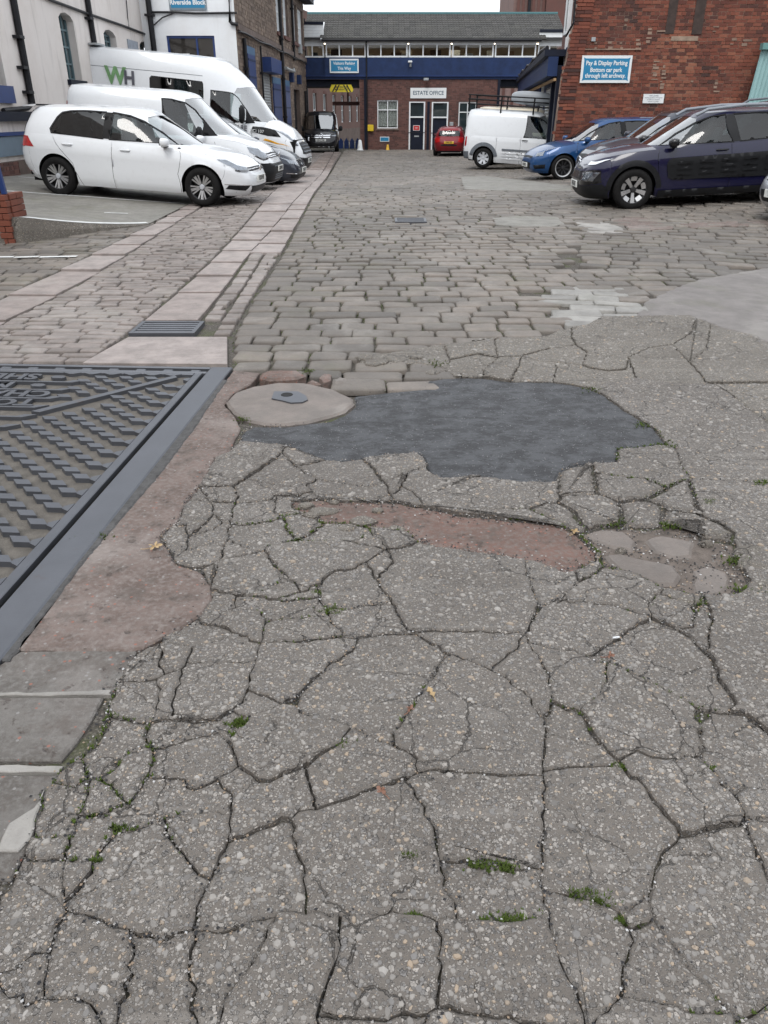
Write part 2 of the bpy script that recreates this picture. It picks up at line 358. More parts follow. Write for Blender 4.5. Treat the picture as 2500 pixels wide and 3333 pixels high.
# ---- regions of the photograph in which the lines of the broken paving were read (origin and scale)
RA, RB, RC = (0, 1900, 0.6028), (0, 2550, 0.7535), (1250, 2550, 0.7535)
RD, RE, RF = (900, 1750, 0.5425), (1700, 1750, 0.4822), (1500, 1100, 0.6028)
RH, RI = (650, 1100, 0.5726), (0, 1150, 0.5425)
asphalt_px = PX(RH, [(240, 540), (230, 590), (390, 600), (480, 605), (600, 655), (720, 695), (830, 700), (930, 685), (1080, 665), (1240, 655), (1280, 690), (1295, 760), (1370, 800), (1480, 795), (1600, 790)]) + \
    PX(RF, [(60, 752), (240, 770), (345, 785), (520, 780), (530, 720), (600, 690), (710, 675), (840, 675), (850, 600), (950, 595), (1110, 575), (1050, 490), (970, 440), (870, 380), (780, 310), (690, 270), (600, 250), (470, 235), (270, 235), (120, 215), (0, 212)]) + \
    PX(RH, [(1430, 225), (1300, 240), (1270, 290), (1040, 310), (880, 330), (890, 380), (830, 430), (740, 470), (500, 500), (300, 500)])
redfill_px = PX(RH, [(520, 925), (690, 915), (850, 930), (1130, 930), (1300, 970), (1450, 1000)]) + PX(RF, [(240, 980), (500, 1000), (590, 1040), (650, 1080), (740, 1160), (720, 1220), (640, 1260), (560, 1270), (400, 1210), (200, 1180)]) + \
    PX(RH, [(1380, 1200), (1240, 1170), (1180, 1110), (1080, 1095), (960, 1080), (820, 1060), (700, 1060), (600, 1000), (540, 975)])
hole_px = PX(RF, [(650, 1060), (760, 1020), (870, 1020), (1000, 1030), (1160, 1010), (1270, 1010), (1290, 1080), (1480, 1110), (1500, 1190), (1530, 1260), (1560, 1330), (1480, 1390), (1400, 1400), (1250, 1395), (1060, 1350), (960, 1290), (850, 1255), (760, 1250), (740, 1160)])
leftb_px = PX(RH, [(180, 640)]) + PX(RI, [(1290, 640), (1240, 740), (1210, 790), (1150, 860), (1090, 940), (1070, 1010), (1000, 1060), (960, 1110), (1010, 1180), (1060, 1270), (1200, 1310), (1270, 1400), (1270, 1490), (1200, 1580), (1080, 1660), (980, 1690)]) + \
    PX(RA, [(870, 330), (740, 390), (690, 450), (640, 540), (600, 640), (590, 720), (520, 880), (430, 950), (350, 1010), (290, 1080), (240, 1150), (200, 1290)]) + PX(RB, [(160, 200), (120, 300), (60, 420), (0, 540), (-140, 760), (-140, 1180)])
topb_px = PX((700, 480, 0.5425), [(870, 1290), (860, 1240), (1040, 1235), (1300, 1190), (1480, 1180), (1640, 1160)]) + PX((1500, 550, 0.6028), [(60, 935), (200, 915), (460, 905), (520, 875), (690, 845), (760, 805), (950, 800), (1230, 795), (1310, 820), (1420, 865), (1560, 895), (1659, 945), (1830, 1000)])
BORD_X, BORD_Y = 2620.0, 3440.0
topb_px[-1] = (BORD_X, 1160)
chains = [asphalt_px + asphalt_px[:1], redfill_px + redfill_px[:1], hole_px + hole_px[:1],
    PX(RH, [(230, 590), (180, 640)]), leftb_px, [leftb_px[-1], (600, BORD_Y), (1300, BORD_Y), (1900, BORD_Y), (BORD_X, BORD_Y), (BORD_X, 2600), (BORD_X, 1900), (BORD_X, topb_px[-1][1])], topb_px,
    PX((700, 480, 0.5425), [(870, 1290), (1000, 1312), (1210, 1290), (1350, 1315), (1430, 1350)])]
CR = [
 (RA, [[(1150, 40), (1280, 70), (1400, 75), (1530, 100), (1659, 90)], [(1090, 220), (1190, 235), (1260, 150), (1275, 70)], [(1260, 150), (1360, 155), (1410, 160), (1435, 220), (1410, 325)],
   [(870, 330), (1040, 350), (1190, 310), (1260, 270), (1310, 290), (1410, 325), (1460, 325), (1659, 320)], [(1190, 235), (1260, 270)],
   [(1040, 350), (1010, 430), (980, 470), (975, 550), (945, 610), (930, 720), (980, 740), (1060, 755), (1180, 740), (1260, 690), (1310, 650), (1340, 585), (1350, 500), (1385, 420), (1410, 325)],
   [(1010, 450), (1110, 435), (1250, 430), (1385, 425)], [(660, 555), (760, 540), (850, 525), (890, 500), (980, 470)], [(870, 340), (860, 430), (880, 500)],
   [(850, 525), (870, 580), (845, 670), (820, 750), (790, 820), (825, 900), (825, 960), (800, 1040), (745, 1130), (690, 1190), (650, 1165), (610, 1100), (545, 1070)],
   [(590, 735), (720, 750), (820, 750), (900, 740), (980, 740)], [(825, 905), (930, 870), (1010, 845), (1100, 820), (1180, 800), (1230, 855), (1260, 920), (1285, 990), (1360, 1040), (1400, 1075), (1460, 1075), (1560, 1030), (1659, 980)],
   [(1340, 585), (1410, 610), (1530, 660), (1590, 625), (1659, 550)], [(1530, 660), (1440, 700), (1360, 720), (1300, 715), (1270, 690)], [(1360, 720), (1320, 780), (1240, 865)], [(1530, 660), (1590, 665), (1659, 715)],
   [(800, 1040), (880, 1045), (960, 1050), (1050, 1110), (1110, 1090), (1200, 1040), (1285, 990)], [(430, 950), (460, 1000), (480, 1060), (545, 1065), (640, 990), (740, 890), (820, 885)], [(290, 1080), (400, 1110), (480, 1065)]]),
 (RB, [[(384, 30), (370, 80), (300, 240), (285, 330), (280, 480), (290, 560), (240, 670), (215, 740), (190, 860), (190, 930), (250, 940), (340, 940), (430, 1000), (480, 1180)], [(370, 155), (450, 145), (510, 100), (552, 89)],
   [(285, 250), (200, 255), (140, 240)], [(110, 320), (200, 345), (280, 340), (400, 345), (470, 260), (500, 215), (560, 210), (640, 185), (710, 155), (830, 140), (1000, 128)], [(400, 345), (400, 390), (350, 450), (285, 520)],
   [(290, 560), (360, 570), (440, 595), (510, 630), (650, 660), (720, 680), (770, 650), (840, 640), (890, 635), (1010, 630), (1060, 610), (1150, 585), (1220, 565), (1320, 580), (1350, 570), (1470, 580), (1659, 577)],
   [(700, 170), (740, 250), (790, 310), (840, 370), (860, 400), (910, 420), (930, 380), (970, 290), (985, 250), (990, 180), (1000, 128), (1005, 60), (960, 20)], [(910, 420), (870, 500), (850, 540), (842, 640)],
   [(985, 255), (1060, 230), (1130, 195), (1220, 155), (1260, 160)], [(1335, -5), (1355, 100), (1370, 118), (1440, 95), (1500, 75), (1580, 40), (1659, 15), (1740, -20)], [(1370, 118), (1290, 130), (1260, 165), (1280, 260), (1310, 350), (1320, 450), (1322, 580)],
   [(1200, 572), (1150, 680), (1090, 790), (1040, 860), (970, 960), (880, 1180)], [(1490, 580), (1470, 720), (1430, 830), (1390, 940), (1370, 1020), (1350, 1180)], [(838, 640), (820, 770), (850, 880), (820, 1180)], [(560, 640), (570, 830), (510, 1000), (480, 1180)],
   [(-60, 840), (80, 800), (160, 735), (215, 735)], [(-20, 860), (110, 970), (190, 930)], [(1385, 1010), (1500, 1025), (1659, 1030)]]),
 (RC, [[(0, 577), (150, 575), (230, 605), (310, 600), (400, 605), (480, 610), (560, 610), (710, 597)], [(95, -10), (150, 80), (200, 170), (225, 260), (250, 380), (275, 480), (310, 560), (308, 600)], [(240, 335), (310, 345), (420, 330), (490, 345), (550, 370), (680, 375)],
   [(685, -20), (690, 80), (690, 180), (685, 300), (680, 400), (690, 480), (710, 590), (730, 680), (760, 780), (800, 860), (840, 950), (900, 1180)], [(690, 483), (800, 490), (870, 505), (950, 530), (1010, 560), (1060, 560), (1110, 520), (1140, 475), (1165, 410), (1190, 340), (1240, 270), (1275, 230)],
   [(1095, -10), (1150, 60), (1210, 140), (1275, 230), (1340, 225), (1430, 200), (1555, 172), (1560, 140), (1520, 80), (1450, 20)], [(1555, 172), (1659, 180), (1820, 200)], [(1560, 175), (1610, 310), (1659, 420), (1820, 560)],
   [(1140, 475), (1150, 560), (1190, 640), (1240, 700), (1290, 760), (1350, 840), (1420, 910), (1480, 980), (1510, 1030), (1560, 1180)], [(1060, 640), (1075, 690), (1050, 760), (1030, 850), (1015, 940), (960, 1000), (900, 1100)], [(1010, 560), (1060, 640), (1155, 590)],
   [(1017, 935), (1100, 950), (1200, 965), (1300, 995), (1400, 1000), (1490, 1000)], [(238, 607), (245, 720), (240, 850), (230, 980), (190, 1000), (150, 1180)], [(230, 985), (320, 990), (430, 1010), (600, 1040), (870, 1080)], [(0, 1030), (190, 1000)], [(1510, 1030), (1580, 1010), (1659, 960), (1820, 900)]]),
 (RD, [[(0, 395), (150, 340), (240, 295), (350, 210), (440, 200), (540, 155), (590, 120), (640, 85), (740, 80), (830, 45)], [(560, 145), (600, 260), (640, 330), (690, 400), (730, 470), (790, 560), (840, 580)], [(235, 300), (260, 390), (300, 430), (420, 430), (540, 410), (640, 400), (690, 405)],
   [(0, 505), (120, 490), (240, 480), (320, 485), (330, 520), (380, 560), (400, 600)], [(320, 485), (300, 430)], [(0, 640), (100, 635), (220, 620), (400, 600), (485, 605), (560, 595), (700, 580), (840, 580), (960, 570), (1090, 578), (1200, 575), (1330, 585), (1490, 590)],
   [(485, 605), (450, 680), (390, 720), (300, 770), (250, 830), (190, 890), (120, 940), (40, 1000), (-10, 1020)], [(120, 940), (140, 1060), (200, 1080), (290, 1100), (380, 1120), (450, 1150), (540, 1190), (620, 1230), (700, 1255), (790, 1300), (850, 1340), (845, 1425)],
   [(470, 1165), (390, 1240), (300, 1290), (240, 1330), (180, 1390), (90, 1410), (0, 1455)], [(845, 1425), (740, 1470), (600, 1500), (520, 1540), (400, 1590)],
   [(700, 1255), (700, 1180), (760, 1110), (810, 1040), (870, 950), (910, 880), (960, 810), (1000, 740), (1060, 715), (1120, 740), (1200, 770), (1290, 810), (1360, 850), (1440, 920), (1530, 980), (1560, 1060), (1605, 1110), (1615, 1200), (1605, 1300), (1592, 1430)],
   [(840, 580), (900, 620), (980, 660), (1060, 715)], [(1490, 590), (1450, 660), (1390, 710), (1280, 800)], [(1480, 150), (1510, 250), (1530, 330), (1570, 400), (1540, 500), (1490, 590)],
   [(845, 1425), (920, 1410), (1050, 1415), (1150, 1425), (1300, 1440), (1450, 1440), (1592, 1430)], [(-20, 160), (60, 230), (130, 310), (160, 340)], [(-60, 60), (130, 40), (300, 30), (450, 40), (640, 85)], [(845, 1425), (770, 1475), (776, 1500)]]),
 (RE, [[(20, 215), (50, 330), (80, 420), (130, 470), (200, 440), (290, 390), (380, 310), (420, 290), (500, 250), (560, 200)], [(380, 310), (350, 215)], [(130, 470), (90, 540), (60, 610), (20, 660)], [(20, 660), (40, 725), (120, 740), (260, 770), (350, 780), (410, 810), (480, 810), (530, 760), (600, 720), (700, 650), (800, 580), (870, 545)],
   [(200, 440), (380, 440), (520, 460), (650, 480), (740, 510), (870, 545), (850, 480), (900, 400), (930, 400), (960, 340)], [(870, 545), (970, 580), (1060, 620), (1120, 660), (1180, 720), (1240, 780), (1290, 840), (1320, 930), (1360, 1010), (1410, 1080), (1440, 1140), (1390, 1185)],
   [(930, 410), (1080, 440), (1140, 460), (1190, 440), (1215, 370)], [(1060, 620), (1150, 610), (1160, 540), (1140, 460)], [(40, 725), (100, 800), (150, 900), (190, 950), (200, 1060), (190, 1150), (160, 1250)],
   [(580, 850), (680, 890), (760, 940), (860, 990), (960, 1040), (1060, 1090), (1150, 1140), (1270, 1170), (1390, 1185), (1470, 1190), (1560, 1240), (1659, 1320), (1900, 1480)], [(410, 810), (500, 860), (580, 850)],
   [(580, 850), (570, 960), (520, 1080), (420, 1150), (390, 1180), (440, 1250), (480, 1330), (540, 1405), (590, 1470), (645, 1520)], [(195, 1110), (300, 1160), (390, 1180)], [(165, 1340), (290, 1360), (380, 1390), (480, 1420), (540, 1405)],
   [(645, 1530), (590, 1555), (480, 1560), (370, 1560), (250, 1570), (130, 1590)], [(1150, 1140), (1160, 1240), (1190, 1260), (1260, 1200), (1275, 1170)], [(1190, 1260), (1195, 1370), (1190, 1490), (1060, 1510), (960, 1510), (860, 1500), (770, 1460), (700, 1490), (645, 1520), (700, 1600), (735, 1640)],
   [(1190, 1490), (1240, 1550), (1330, 1650), (1440, 1740), (1500, 1790)], [(1440, 1740), (1500, 1700), (1659, 1720), (1900, 1750)], [(1215, 400), (1170, 520), (1160, 560)], [(1240, 780), (1290, 560), (1240, 385)]]),
 (RF, [[(1110, 575), (1160, 600), (1190, 690), (1240, 770), (1260, 860), (1290, 930), (1310, 970), (1400, 1010), (1480, 1060), (1490, 1115)], [(1240, 768), (1390, 770), (1500, 775), (1659, 790), (1860, 800)], [(710, 675), (720, 720), (800, 745), (900, 760), (1000, 765), (1110, 810), (1190, 770), (1240, 770)], [(720, 720), (740, 850)],
   [(520, 780), (530, 865), (520, 900), (440, 900), (370, 930), (180, 935), (60, 930), (-60, 900)], [(530, 865), (630, 855), (740, 850), (850, 895), (920, 880), (1000, 870), (1060, 840), (1110, 810)], [(520, 900), (600, 940), (640, 1000), (680, 1050)],
   [(850, 895), (865, 950), (870, 1020)], [(1000, 870), (1090, 910), (1095, 1000), (1090, 1025)], [(1090, 910), (1170, 930), (1285, 975)], [(370, 930), (480, 985), (560, 1015)],
   [(600, -60), (600, 0), (620, 40), (680, 80), (660, 150), (700, 165), (800, 180), (890, 170), (905, 110), (1010, 60), (1140, 40), (1240, -20), (1260, -80)], [(690, 270), (800, 245), (950, 220), (1130, 245), (1240, 250), (1330, 245), (1659, 240), (1860, 230)],
   [(1330, 245), (1400, 270), (1500, 340), (1600, 420), (1860, 600)], [(0, 212), (0, 190), (120, 180), (200, 110), (330, 100), (440, 130), (520, 130), (660, 150)], [(120, 180), (130, 215)], [(330, 100), (300, 180), (290, 235)], [(200, 110), (180, 20), (230, -90)], [(-60, 120), (90, 90), (200, 110)], [(330, 100), (480, 60), (620, 40)], [(520, 130), (500, 235)], [(180, 20), (330, 10), (480, 60)], [(905, 110), (940, 220)], [(1140, 40), (1240, 140), (1330, 245)], [(1345, -60), (1330, 60), (1240, 140)],
   [(-60, 190), (0, 190)], [(-120, 225), (-70, 150), (-60, 120), (-90, 60)]]),
 (RH, [[(0, 860), (80, 855), (190, 855), (260, 800), (350, 740), (430, 690), (470, 650), (480, 605)], [(160, 690), (290, 690), (430, 690)], [(470, 655), (530, 725), (590, 760), (660, 805), (740, 820), (870, 840), (960, 855), (1050, 830), (1000, 760), (940, 690)], [(530, 725), (620, 720), (720, 700)],
   [(1050, 830), (1120, 800), (1180, 770), (1290, 735)], [(660, 805), (600, 845), (560, 855), (440, 845), (260, 800)], [(1050, 835), (1110, 890)], [(640, 880), (770, 890), (870, 910), (970, 920), (1110, 890), (1150, 850), (1180, 770)], [(600, 845), (640, 880), (690, 915)], [(1150, 850), (1220, 890), (1320, 975)],
   [(190, 855), (215, 900), (190, 1000), (175, 1060), (160, 1150), (130, 1230), (90, 1330), (60, 1400)], [(205, 940), (330, 935), (420, 920), (430, 900), (540, 905), (640, 880)], [(430, 905), (430, 1000), (480, 1020)], [(-60, 1130), (80, 1090), (130, 1050), (175, 1060), (280, 1065), (400, 1045), (480, 1020), (600, 1000)],
   [(165, 1140), (260, 1200), (370, 1215), (460, 1195), (560, 1150), (650, 1165), (760, 1170), (900, 1160), (970, 1110), (965, 1080)], [(480, 1020), (500, 1100), (560, 1150), (640, 1110), (700, 1060)], [(370, 1215), (430, 1290), (470, 1380)], [(0, 1310), (120, 1270), (260, 1240), (370, 1215)], [(0, 870), (60, 930), (80, 1000), (130, 1050)], [(-40, 940), (60, 935), (200, 940)], [(970, 1110), (1060, 1200), (1100, 1290)]]),
 (RI, [[(1050, 1040), (1120, 1040), (1150, 1100), (1110, 1190), (1040, 1230)], [(1150, 1100), (1198, 1050), (1240, 1010)], [(1110, 1195), (1230, 1160), (1290, 1150)], [(1140, 1290), (1270, 1280), (1340, 1240)], [(1270, 1380), (1350, 1400), (1480, 1450), (1560, 1440), (1659, 1400)]]),
]
for reg, lst in CR: chains += [PX(reg, c) for c in lst]

class Net:                                   # planar net of crack lines
    def __init__(s): s.p = []; s.e = set()
    def near(s, q, tol, skip=()):
        b, bd = None, tol
        for i, p in enumerate(s.p):
            if i in skip: continue
            d = math.hypot(p[0] - q[0], (p[1] - q[1]) * 1.15)
            if d < bd: b, bd = i, d
        return b
    def split(s, e, q):
        s.p.append(q); k = len(s.p) - 1; s.e.discard(e); s.e.add((min(e[0], k), max(e[0], k))); s.e.add((min(e[1], k), max(e[1], k))); return k
    def node(s, q, tol, end=False):
        k = s.near(q, tol)
        if k is not None: return k
        best, bd = None, (24.0 if end else 7.0)
        for e in s.e:
            a, b = s.p[e[0]], s.p[e[1]]; dx, dy = b[0] - a[0], b[1] - a[1]; L = dx * dx + dy * dy + 1e-9
            t = ((q[0] - a[0]) * dx + (q[1] - a[1]) * dy) / L
            if 0.02 < t < 0.98:
                c = (a[0] + dx * t, a[1] + dy * t); d = math.dist(c, q)
                if d < bd: best, bd = (e, c), d
        if best: return s.split(*best)
        s.p.append(q); return len(s.p) - 1
    def seg(s, i, j):
        if i == j: return
        a, b = s.p[i], s.p[j]; hits = []
        for e in list(s.e):
            if i in e or j in e: continue
            c, d = s.p[e[0]], s.p[e[1]]
            den = (b[0] - a[0]) * (d[1] - c[1]) - (b[1] - a[1]) * (d[0] - c[0])
            if abs(den) < 1e-9: continue
            t = ((c[0] - a[0]) * (d[1] - c[1]) - (c[1] - a[1]) * (d[0] - c[0])) / den
            u = ((c[0] - a[0]) * (b[1] - a[1]) - (c[1] - a[1]) * (b[0] - a[0])) / den
            if 0 < t < 1 and 0 < u < 1: hits.append((t, e, (a[0] + (b[0] - a[0]) * t, a[1] + (b[1] - a[1]) * t)))
        hits.sort(key=lambda h: h[0]); prev = i
        for t, e, q in hits:
            k = s.near(q, 5)
            if k is None:
                k = s.split(e, q) if e in s.e else s.node(q, 5)
            if k != prev: s.e.add((min(prev, k), max(prev, k))); prev = k
        if prev != j: s.e.add((min(prev, j), max(prev, j)))
    def chain(s, pts, tol):
        ids = [s.node(q, tol * (1.7 if k in (0, len(pts) - 1) else 1.0), k in (0, len(pts) - 1)) for k, q in enumerate(pts)]
        for a, b in zip(ids, ids[1:]): s.seg(a, b)
    def faces(s):
        while True:
            deg = {}
            for a, b in s.e: deg[a] = deg.get(a, 0) + 1; deg[b] = deg.get(b, 0) + 1
            bad = {e for e in s.e if deg[e[0]] == 1 or deg[e[1]] == 1}
            if not bad: break
            s.e -= bad
        nb = {}
        for a, b in s.e: nb.setdefault(a, []).append(b); nb.setdefault(b, []).append(a)
        for a in nb: nb[a].sort(key=lambda b: math.atan2(s.p[b][1] - s.p[a][1], s.p[b][0] - s.p[a][0]))
        seen, out = set(), []
        for a in nb:
            for b in nb[a]:
                if (a, b) in seen: continue
                f, u, v = [], a, b
                while (u, v) not in seen:
                    seen.add((u, v)); f.append(u); l = nb[v]; k = l.index(u); u, v = v, l[k - 1]
                out.append(f)
        return out
net = Net()
for i, ch in enumerate(chains): net.chain(ch, 8.0 if i < 8 else 9.0)
for rnd_ in range(3):                         # carry loose ends on to the next crack
    deg = {}
    for a, b in net.e: deg.setdefault(a, []).append(b); deg.setdefault(b, []).append(a)
    for v, nb_ in list(deg.items()):
        if len(nb_) != 1: continue
        p, o = net.p[v], net.p[nb_[0]]; d = (p[0] - o[0], p[1] - o[1]); L = math.hypot(*d) + 1e-9; best = None
        for e in net.e:
            if v in e or nb_[0] in e: continue
            a, b = net.p[e[0]], net.p[e[1]]; dx, dy = b[0] - a[0], b[1] - a[1]; LL = dx * dx + dy * dy + 1e-9
            t = min(1, max(0, ((p[0] - a[0]) * dx + (p[1] - a[1]) * dy) / LL)); c = (a[0] + dx * t, a[1] + dy * t)
            m = (c[0] - p[0], c[1] - p[1]); ml = math.hypot(*m)
            if ml > 170: continue
            al = (m[0] * d[0] + m[1] * d[1]) / (L * (ml + 1e-9)) if ml > 3 else 1
            if al < 0.1: continue
            cost = ml * (1.6 - al * 0.6)
            if best is None or cost < best[0]: best = (cost, e, t, c)
        if best:
            _, e, t, c = best
            k = e[0] if t < 0.04 else e[1] if t > 0.96 else (net.split(e, c) if e in net.e else net.node(c, 6, True))
            net.seg(v, k)
NW = [G(*p) for p in net.p]
EJ = {}
def edge_pts(a, b):                           # jittered line of one crack, the same for both sides
    k = (min(a, b), max(a, b))
    if k not in EJ:
        p, q = NW[k[0]], NW[k[1]]; L = math.dist(p, q); n = max(1, min(22, int(L / 0.020))); r = random.Random(k[0] * 7919 + k[1]); pts = []
        amp = min(0.0085, 0.12 * L)
        for i in range(1, n):
            t = i / n; o = r.uniform(-amp, amp); pts.append((lerp(p[0], q[0], t) - (q[1] - p[1]) / L * o, lerp(p[1], q[1], t) + (q[0] - p[0]) / L * o))
        EJ[k] = pts
    return EJ[k] if a < b else EJ[k][::-1]
paving = tag(mesh('concrete_paving', [(-2.2, 0.2, -0.013), (4.2, 0.2, -0.013), (4.2, 5.4, -0.013), (1.2, 5.4, -0.013), (-0.85, 4.55, -0.013), (-1.1, 2.2, -0.013), (-2.2, 1.4, -.013)], [(0, 1, 2, 3, 4, 5, 6)], M_BED), kind='structure')
PIECES = []
for f in net.faces():
    ring0 = [NW[i] for i in f]
    A = area(ring0)
    if abs(A) < 0.003: continue
    pc = [net.p[i] for i in f]
    if area(pc) <= 0 and A >= 0: pass
    # bounded faces all run the same way round; the outer face runs the other way
    PIECES.append((A, f))
sgn = 1 if sum(1 for A, f in PIECES if A > 0) > len(PIECES) / 2 else -1
def interior_pt(p):
    v, e, fc = delaunay_2d_cdt([Vector(q) for q in p], [], [tuple(range(len(p)))], 1, 1e-6)[:3]
    best = max(fc, key=lambda t: abs(area([v[i] for i in t])))
    return (sum(v[i][0] for i in best) / len(best), sum(v[i][1] for i in best) / len(best))
N_PIECE = 0; CRACKS = []; TOPS = []
for A, f in PIECES:
    if A * sgn < 0: continue
    cpx = interior_pt([net.p[i] for i in f])
    if inside(cpx, asphalt_px) or inside(cpx, redfill_px) or inside(cpx, hole_px): continue
    ring = []
    for i, a in enumerate(f):
        ring.append(NW[a]); ring += edge_pts(a, f[(i + 1) % len(f)])
    if area(ring) < 0: ring = ring[::-1]
    r = random.Random(len(f) * 131 + N_PIECE)
    small = abs(A) < 0.03
    cx_, cy_ = G(*cpx)
    gap = r.uniform(0.0008, 0.0036) * (1.0 if cy_ < 2.6 else 1.5 if cy_ < 4.4 else 1.7)
    loose = abs(A) < .09 and ((1760 < cpx[0] < 2340 and 1490 < cpx[1] < 1730) or (2300 < cpx[0] and 1700 < cpx[1] < 1960))
    if loose: gap += r.uniform(.006, .012)
    q = inset(ring, gap)
    q = [(x + r.uniform(-.0028, .0028), y + r.uniform(-.0028, .0028)) for x, y in q]
    if area(q) < 0.002: continue
    lim = 0.010 if cy_ > 3.4 else 0.007
    zt_p, tl_p, bv_p = 0.008 + r.uniform(-0.007, 0.009), (r.uniform(-.022, .022), r.uniform(-.022, .022)), r.uniform(0.004, lim)
    if loose: zt_p += .006; bv_p = .014; tl_p = (tl_p[0] * 1.2, tl_p[1] * 1.2)
    if abs(A) > 0.12: tl_p = (tl_p[0] * .4, tl_p[1] * .4)
    plate('concrete_piece', q, -0.052, zt_p, bv_p, M_CONC if cy_ < 4.4 else M_CONC2, paving, tl_p, r.random(), zf=lambda x, y: gbase(y))
    TOPS.append((inset(q, bv_p + .004), zt_p, tl_p, (sum(p[0] for p in q) / len(q), sum(p[1] for p in q) / len(q)), abs(A)))
    N_PIECE += 1
CRACKS = [(NW[a], NW[b], (a, b)) for a, b in net.e]
# the pebbles of the aggregate, standing a little proud of the worn surface
pr = random.Random(99); PB = MB()
for ring, zt_p, tl_p, (cx_, cy_), A in TOPS:
    if len(ring) < 3: continue
    xa, xb = min(p[0] for p in ring), max(p[0] for p in ring); ya, yb = min(p[1] for p in ring), max(p[1] for p in ring)
    if xa > 0.56 * yb + 0.5: continue
    den = 6800 if cy_ < 1.6 else 5600 if cy_ < 2.4 else 3800 if cy_ < 3.4 else 2000 if cy_ < 5.2 else 1300
    den *= 0.8 + 0.5 * pr.random()
    for i in range(int(den * (xb - xa) * (yb - ya))):
        x, y = pr.uniform(xa, xb), pr.uniform(ya, yb)
        if noise.noise((x * 3.1, y * 3.1, 5.5)) < pr.uniform(-.9, -.05) or not inside((x, y), ring): continue
        s = min(0.0145, pr.lognormvariate(math.log(0.0044), 0.50)) * (1 if cy_ < 2.4 else 1.2 if cy_ < 3.4 else 1.4); s = max(s, 0.0026)
        n = pr.choice((5, 6, 6, 7)); a0 = pr.uniform(0, 6.3); el = pr.uniform(.55, 1.0); ro = pr.uniform(0, 3.15); c, d = cos(ro), sin(ro)
        z = zt_p + tl_p[0] * (x - cx_) + tl_p[1] * (y - cy_) + gbase(y); v = []; hgt = s * pr.uniform(.10, .30)
        for (k, zz) in ((1.0, -.0015), (0.66, hgt)):
            for j in range(n):
                aa = a0 + 6.2832 * j / n; q_ = s * k * (0.82 + 0.36 * ((j * 7 + i * 3) % 5) / 5); ex, ey = cos(aa) * q_, sin(aa) * q_ * el
                v.append((x + ex * c - ey * d, y + ex * d + ey * c, z + zz))
        PB.add(v, [(j, (j + 1) % n, n + (j + 1) % n, n + j) for j in range(n)] + [tuple(range(n, 2 * n))], pr.random())
tb = NT('aggregate_pebble'); bp_ = tb.pos(); bc = tb.ramp(tb.tone(), [(0, (0.235, 0.226, 0.212)), (0.2, (0.16, 0.155, 0.148)), (0.34, (0.30, 0.289, 0.272)), (0.54, (0.21, 0.207, 0.203)), (0.70, (0.355, 0.342, 0.32)), (0.83, (0.27, 0.261, 0.247)), (0.90, (0.36, 0.30, 0.235)), (0.95, (0.43, 0.345, 0.255)), (0.975, (0.42, 0.41, 0.39))], 'CONSTANT')
M_PEB = tb.end(tb.mix(1.0, tb.mix(tb.math('MULTIPLY', tb.noise(bp_, 130.0, 3, 0.7), 0.55), bc, (0.10, 0.093, 0.085)), (1.0, 0.965, 0.94), 'MULTIPLY'), 0.6)
tag(mesh('aggregate_pebbles', PB.v, PB.f, M_PEB, paving, False, PB.t), kind='stuff')
# plain slabs where the paving goes on outside the frame
bx0 = G(BORD_X, 3440); brd = [G(BORD_X, y) for y in (3440, 2600, 1900, 1140)]
plate('concrete_piece', [(-0.95, 0.25), (2.2, 0.25), (brd[0][0] + 0.02, brd[0][1] - 0.006), (G(-140, 3440)[0], brd[0][1] - 0.006)], -0.052, 0.004, 0.006, M_CONC, paving)
plate('concrete_piece', [(brd[0][0] + .008, brd[0][1]), (2.2, 0.26), (2.6, 2.5), (brd[2][0] + .008, brd[2][1]), (brd[1][0] + .008, brd[1][1])], -0.052, 0.006, 0.006, M_CONC, paving)
plate('concrete_piece', [(brd[2][0] + .008, brd[2][1] + .01), (2.61, 2.51), (4.3, 5.9), (brd[3][0] + .008, brd[3][1])], -0.052, 0.003, 0.006, M_CONC2, paving)

def gpoly(px): return [G(*p) for p in px]
ap = jitter_ring(gpoly(asphalt_px), 0.006, 0.03, 3)
asph = tag(plate('asphalt_patch', ap, -0.052, -0.004, 0.012, M_ASPH, None), kind='structure')
tag(plate('red_fill_patch', jitter_ring(gpoly(redfill_px), 0.01, 0.03, 4), -0.052, -0.004, 0.012, M_RED2, None), kind='structure')
hole = tag(plate('worn_hollow', jitter_ring(gpoly(hole_px), 0.006, 0.04, 5), -0.053, -0.009, 0.01, plain('hollow_dirt', (0.14, 0.115, 0.098), 0.9, var=0.4, scale=18, bump=0.9, bscale=120), None), kind='structure')
for k, (pp, zt) in enumerate([([(650, 1060), (760, 1030), (880, 1040), (950, 1100), (930, 1150), (820, 1130), (730, 1100)], 0.0), ([(770, 1170), (860, 1160), (1010, 1200), (1150, 1230), (1190, 1290), (1160, 1340), (1060, 1335), (960, 1290), (850, 1250)], 0.004), ([(990, 1090), (1080, 1060), (1180, 1080), (1270, 1100), (1250, 1180), (1150, 1190), (1040, 1150)], 0.0), ([(1240, 1250), (1330, 1220), (1440, 1260), (1450, 1340), (1370, 1390), (1260, 1370)], -0.002)]):
    plate('stone_slab', jitter_ring(gpoly(PX(RF, pp)), 0.01, 0.05, 20 + k), -0.05, zt, 0.014, M_BRNST, hole, (0.01, -0.01), 0.12 * k)
frag = paving; fr_ = random.Random(17)
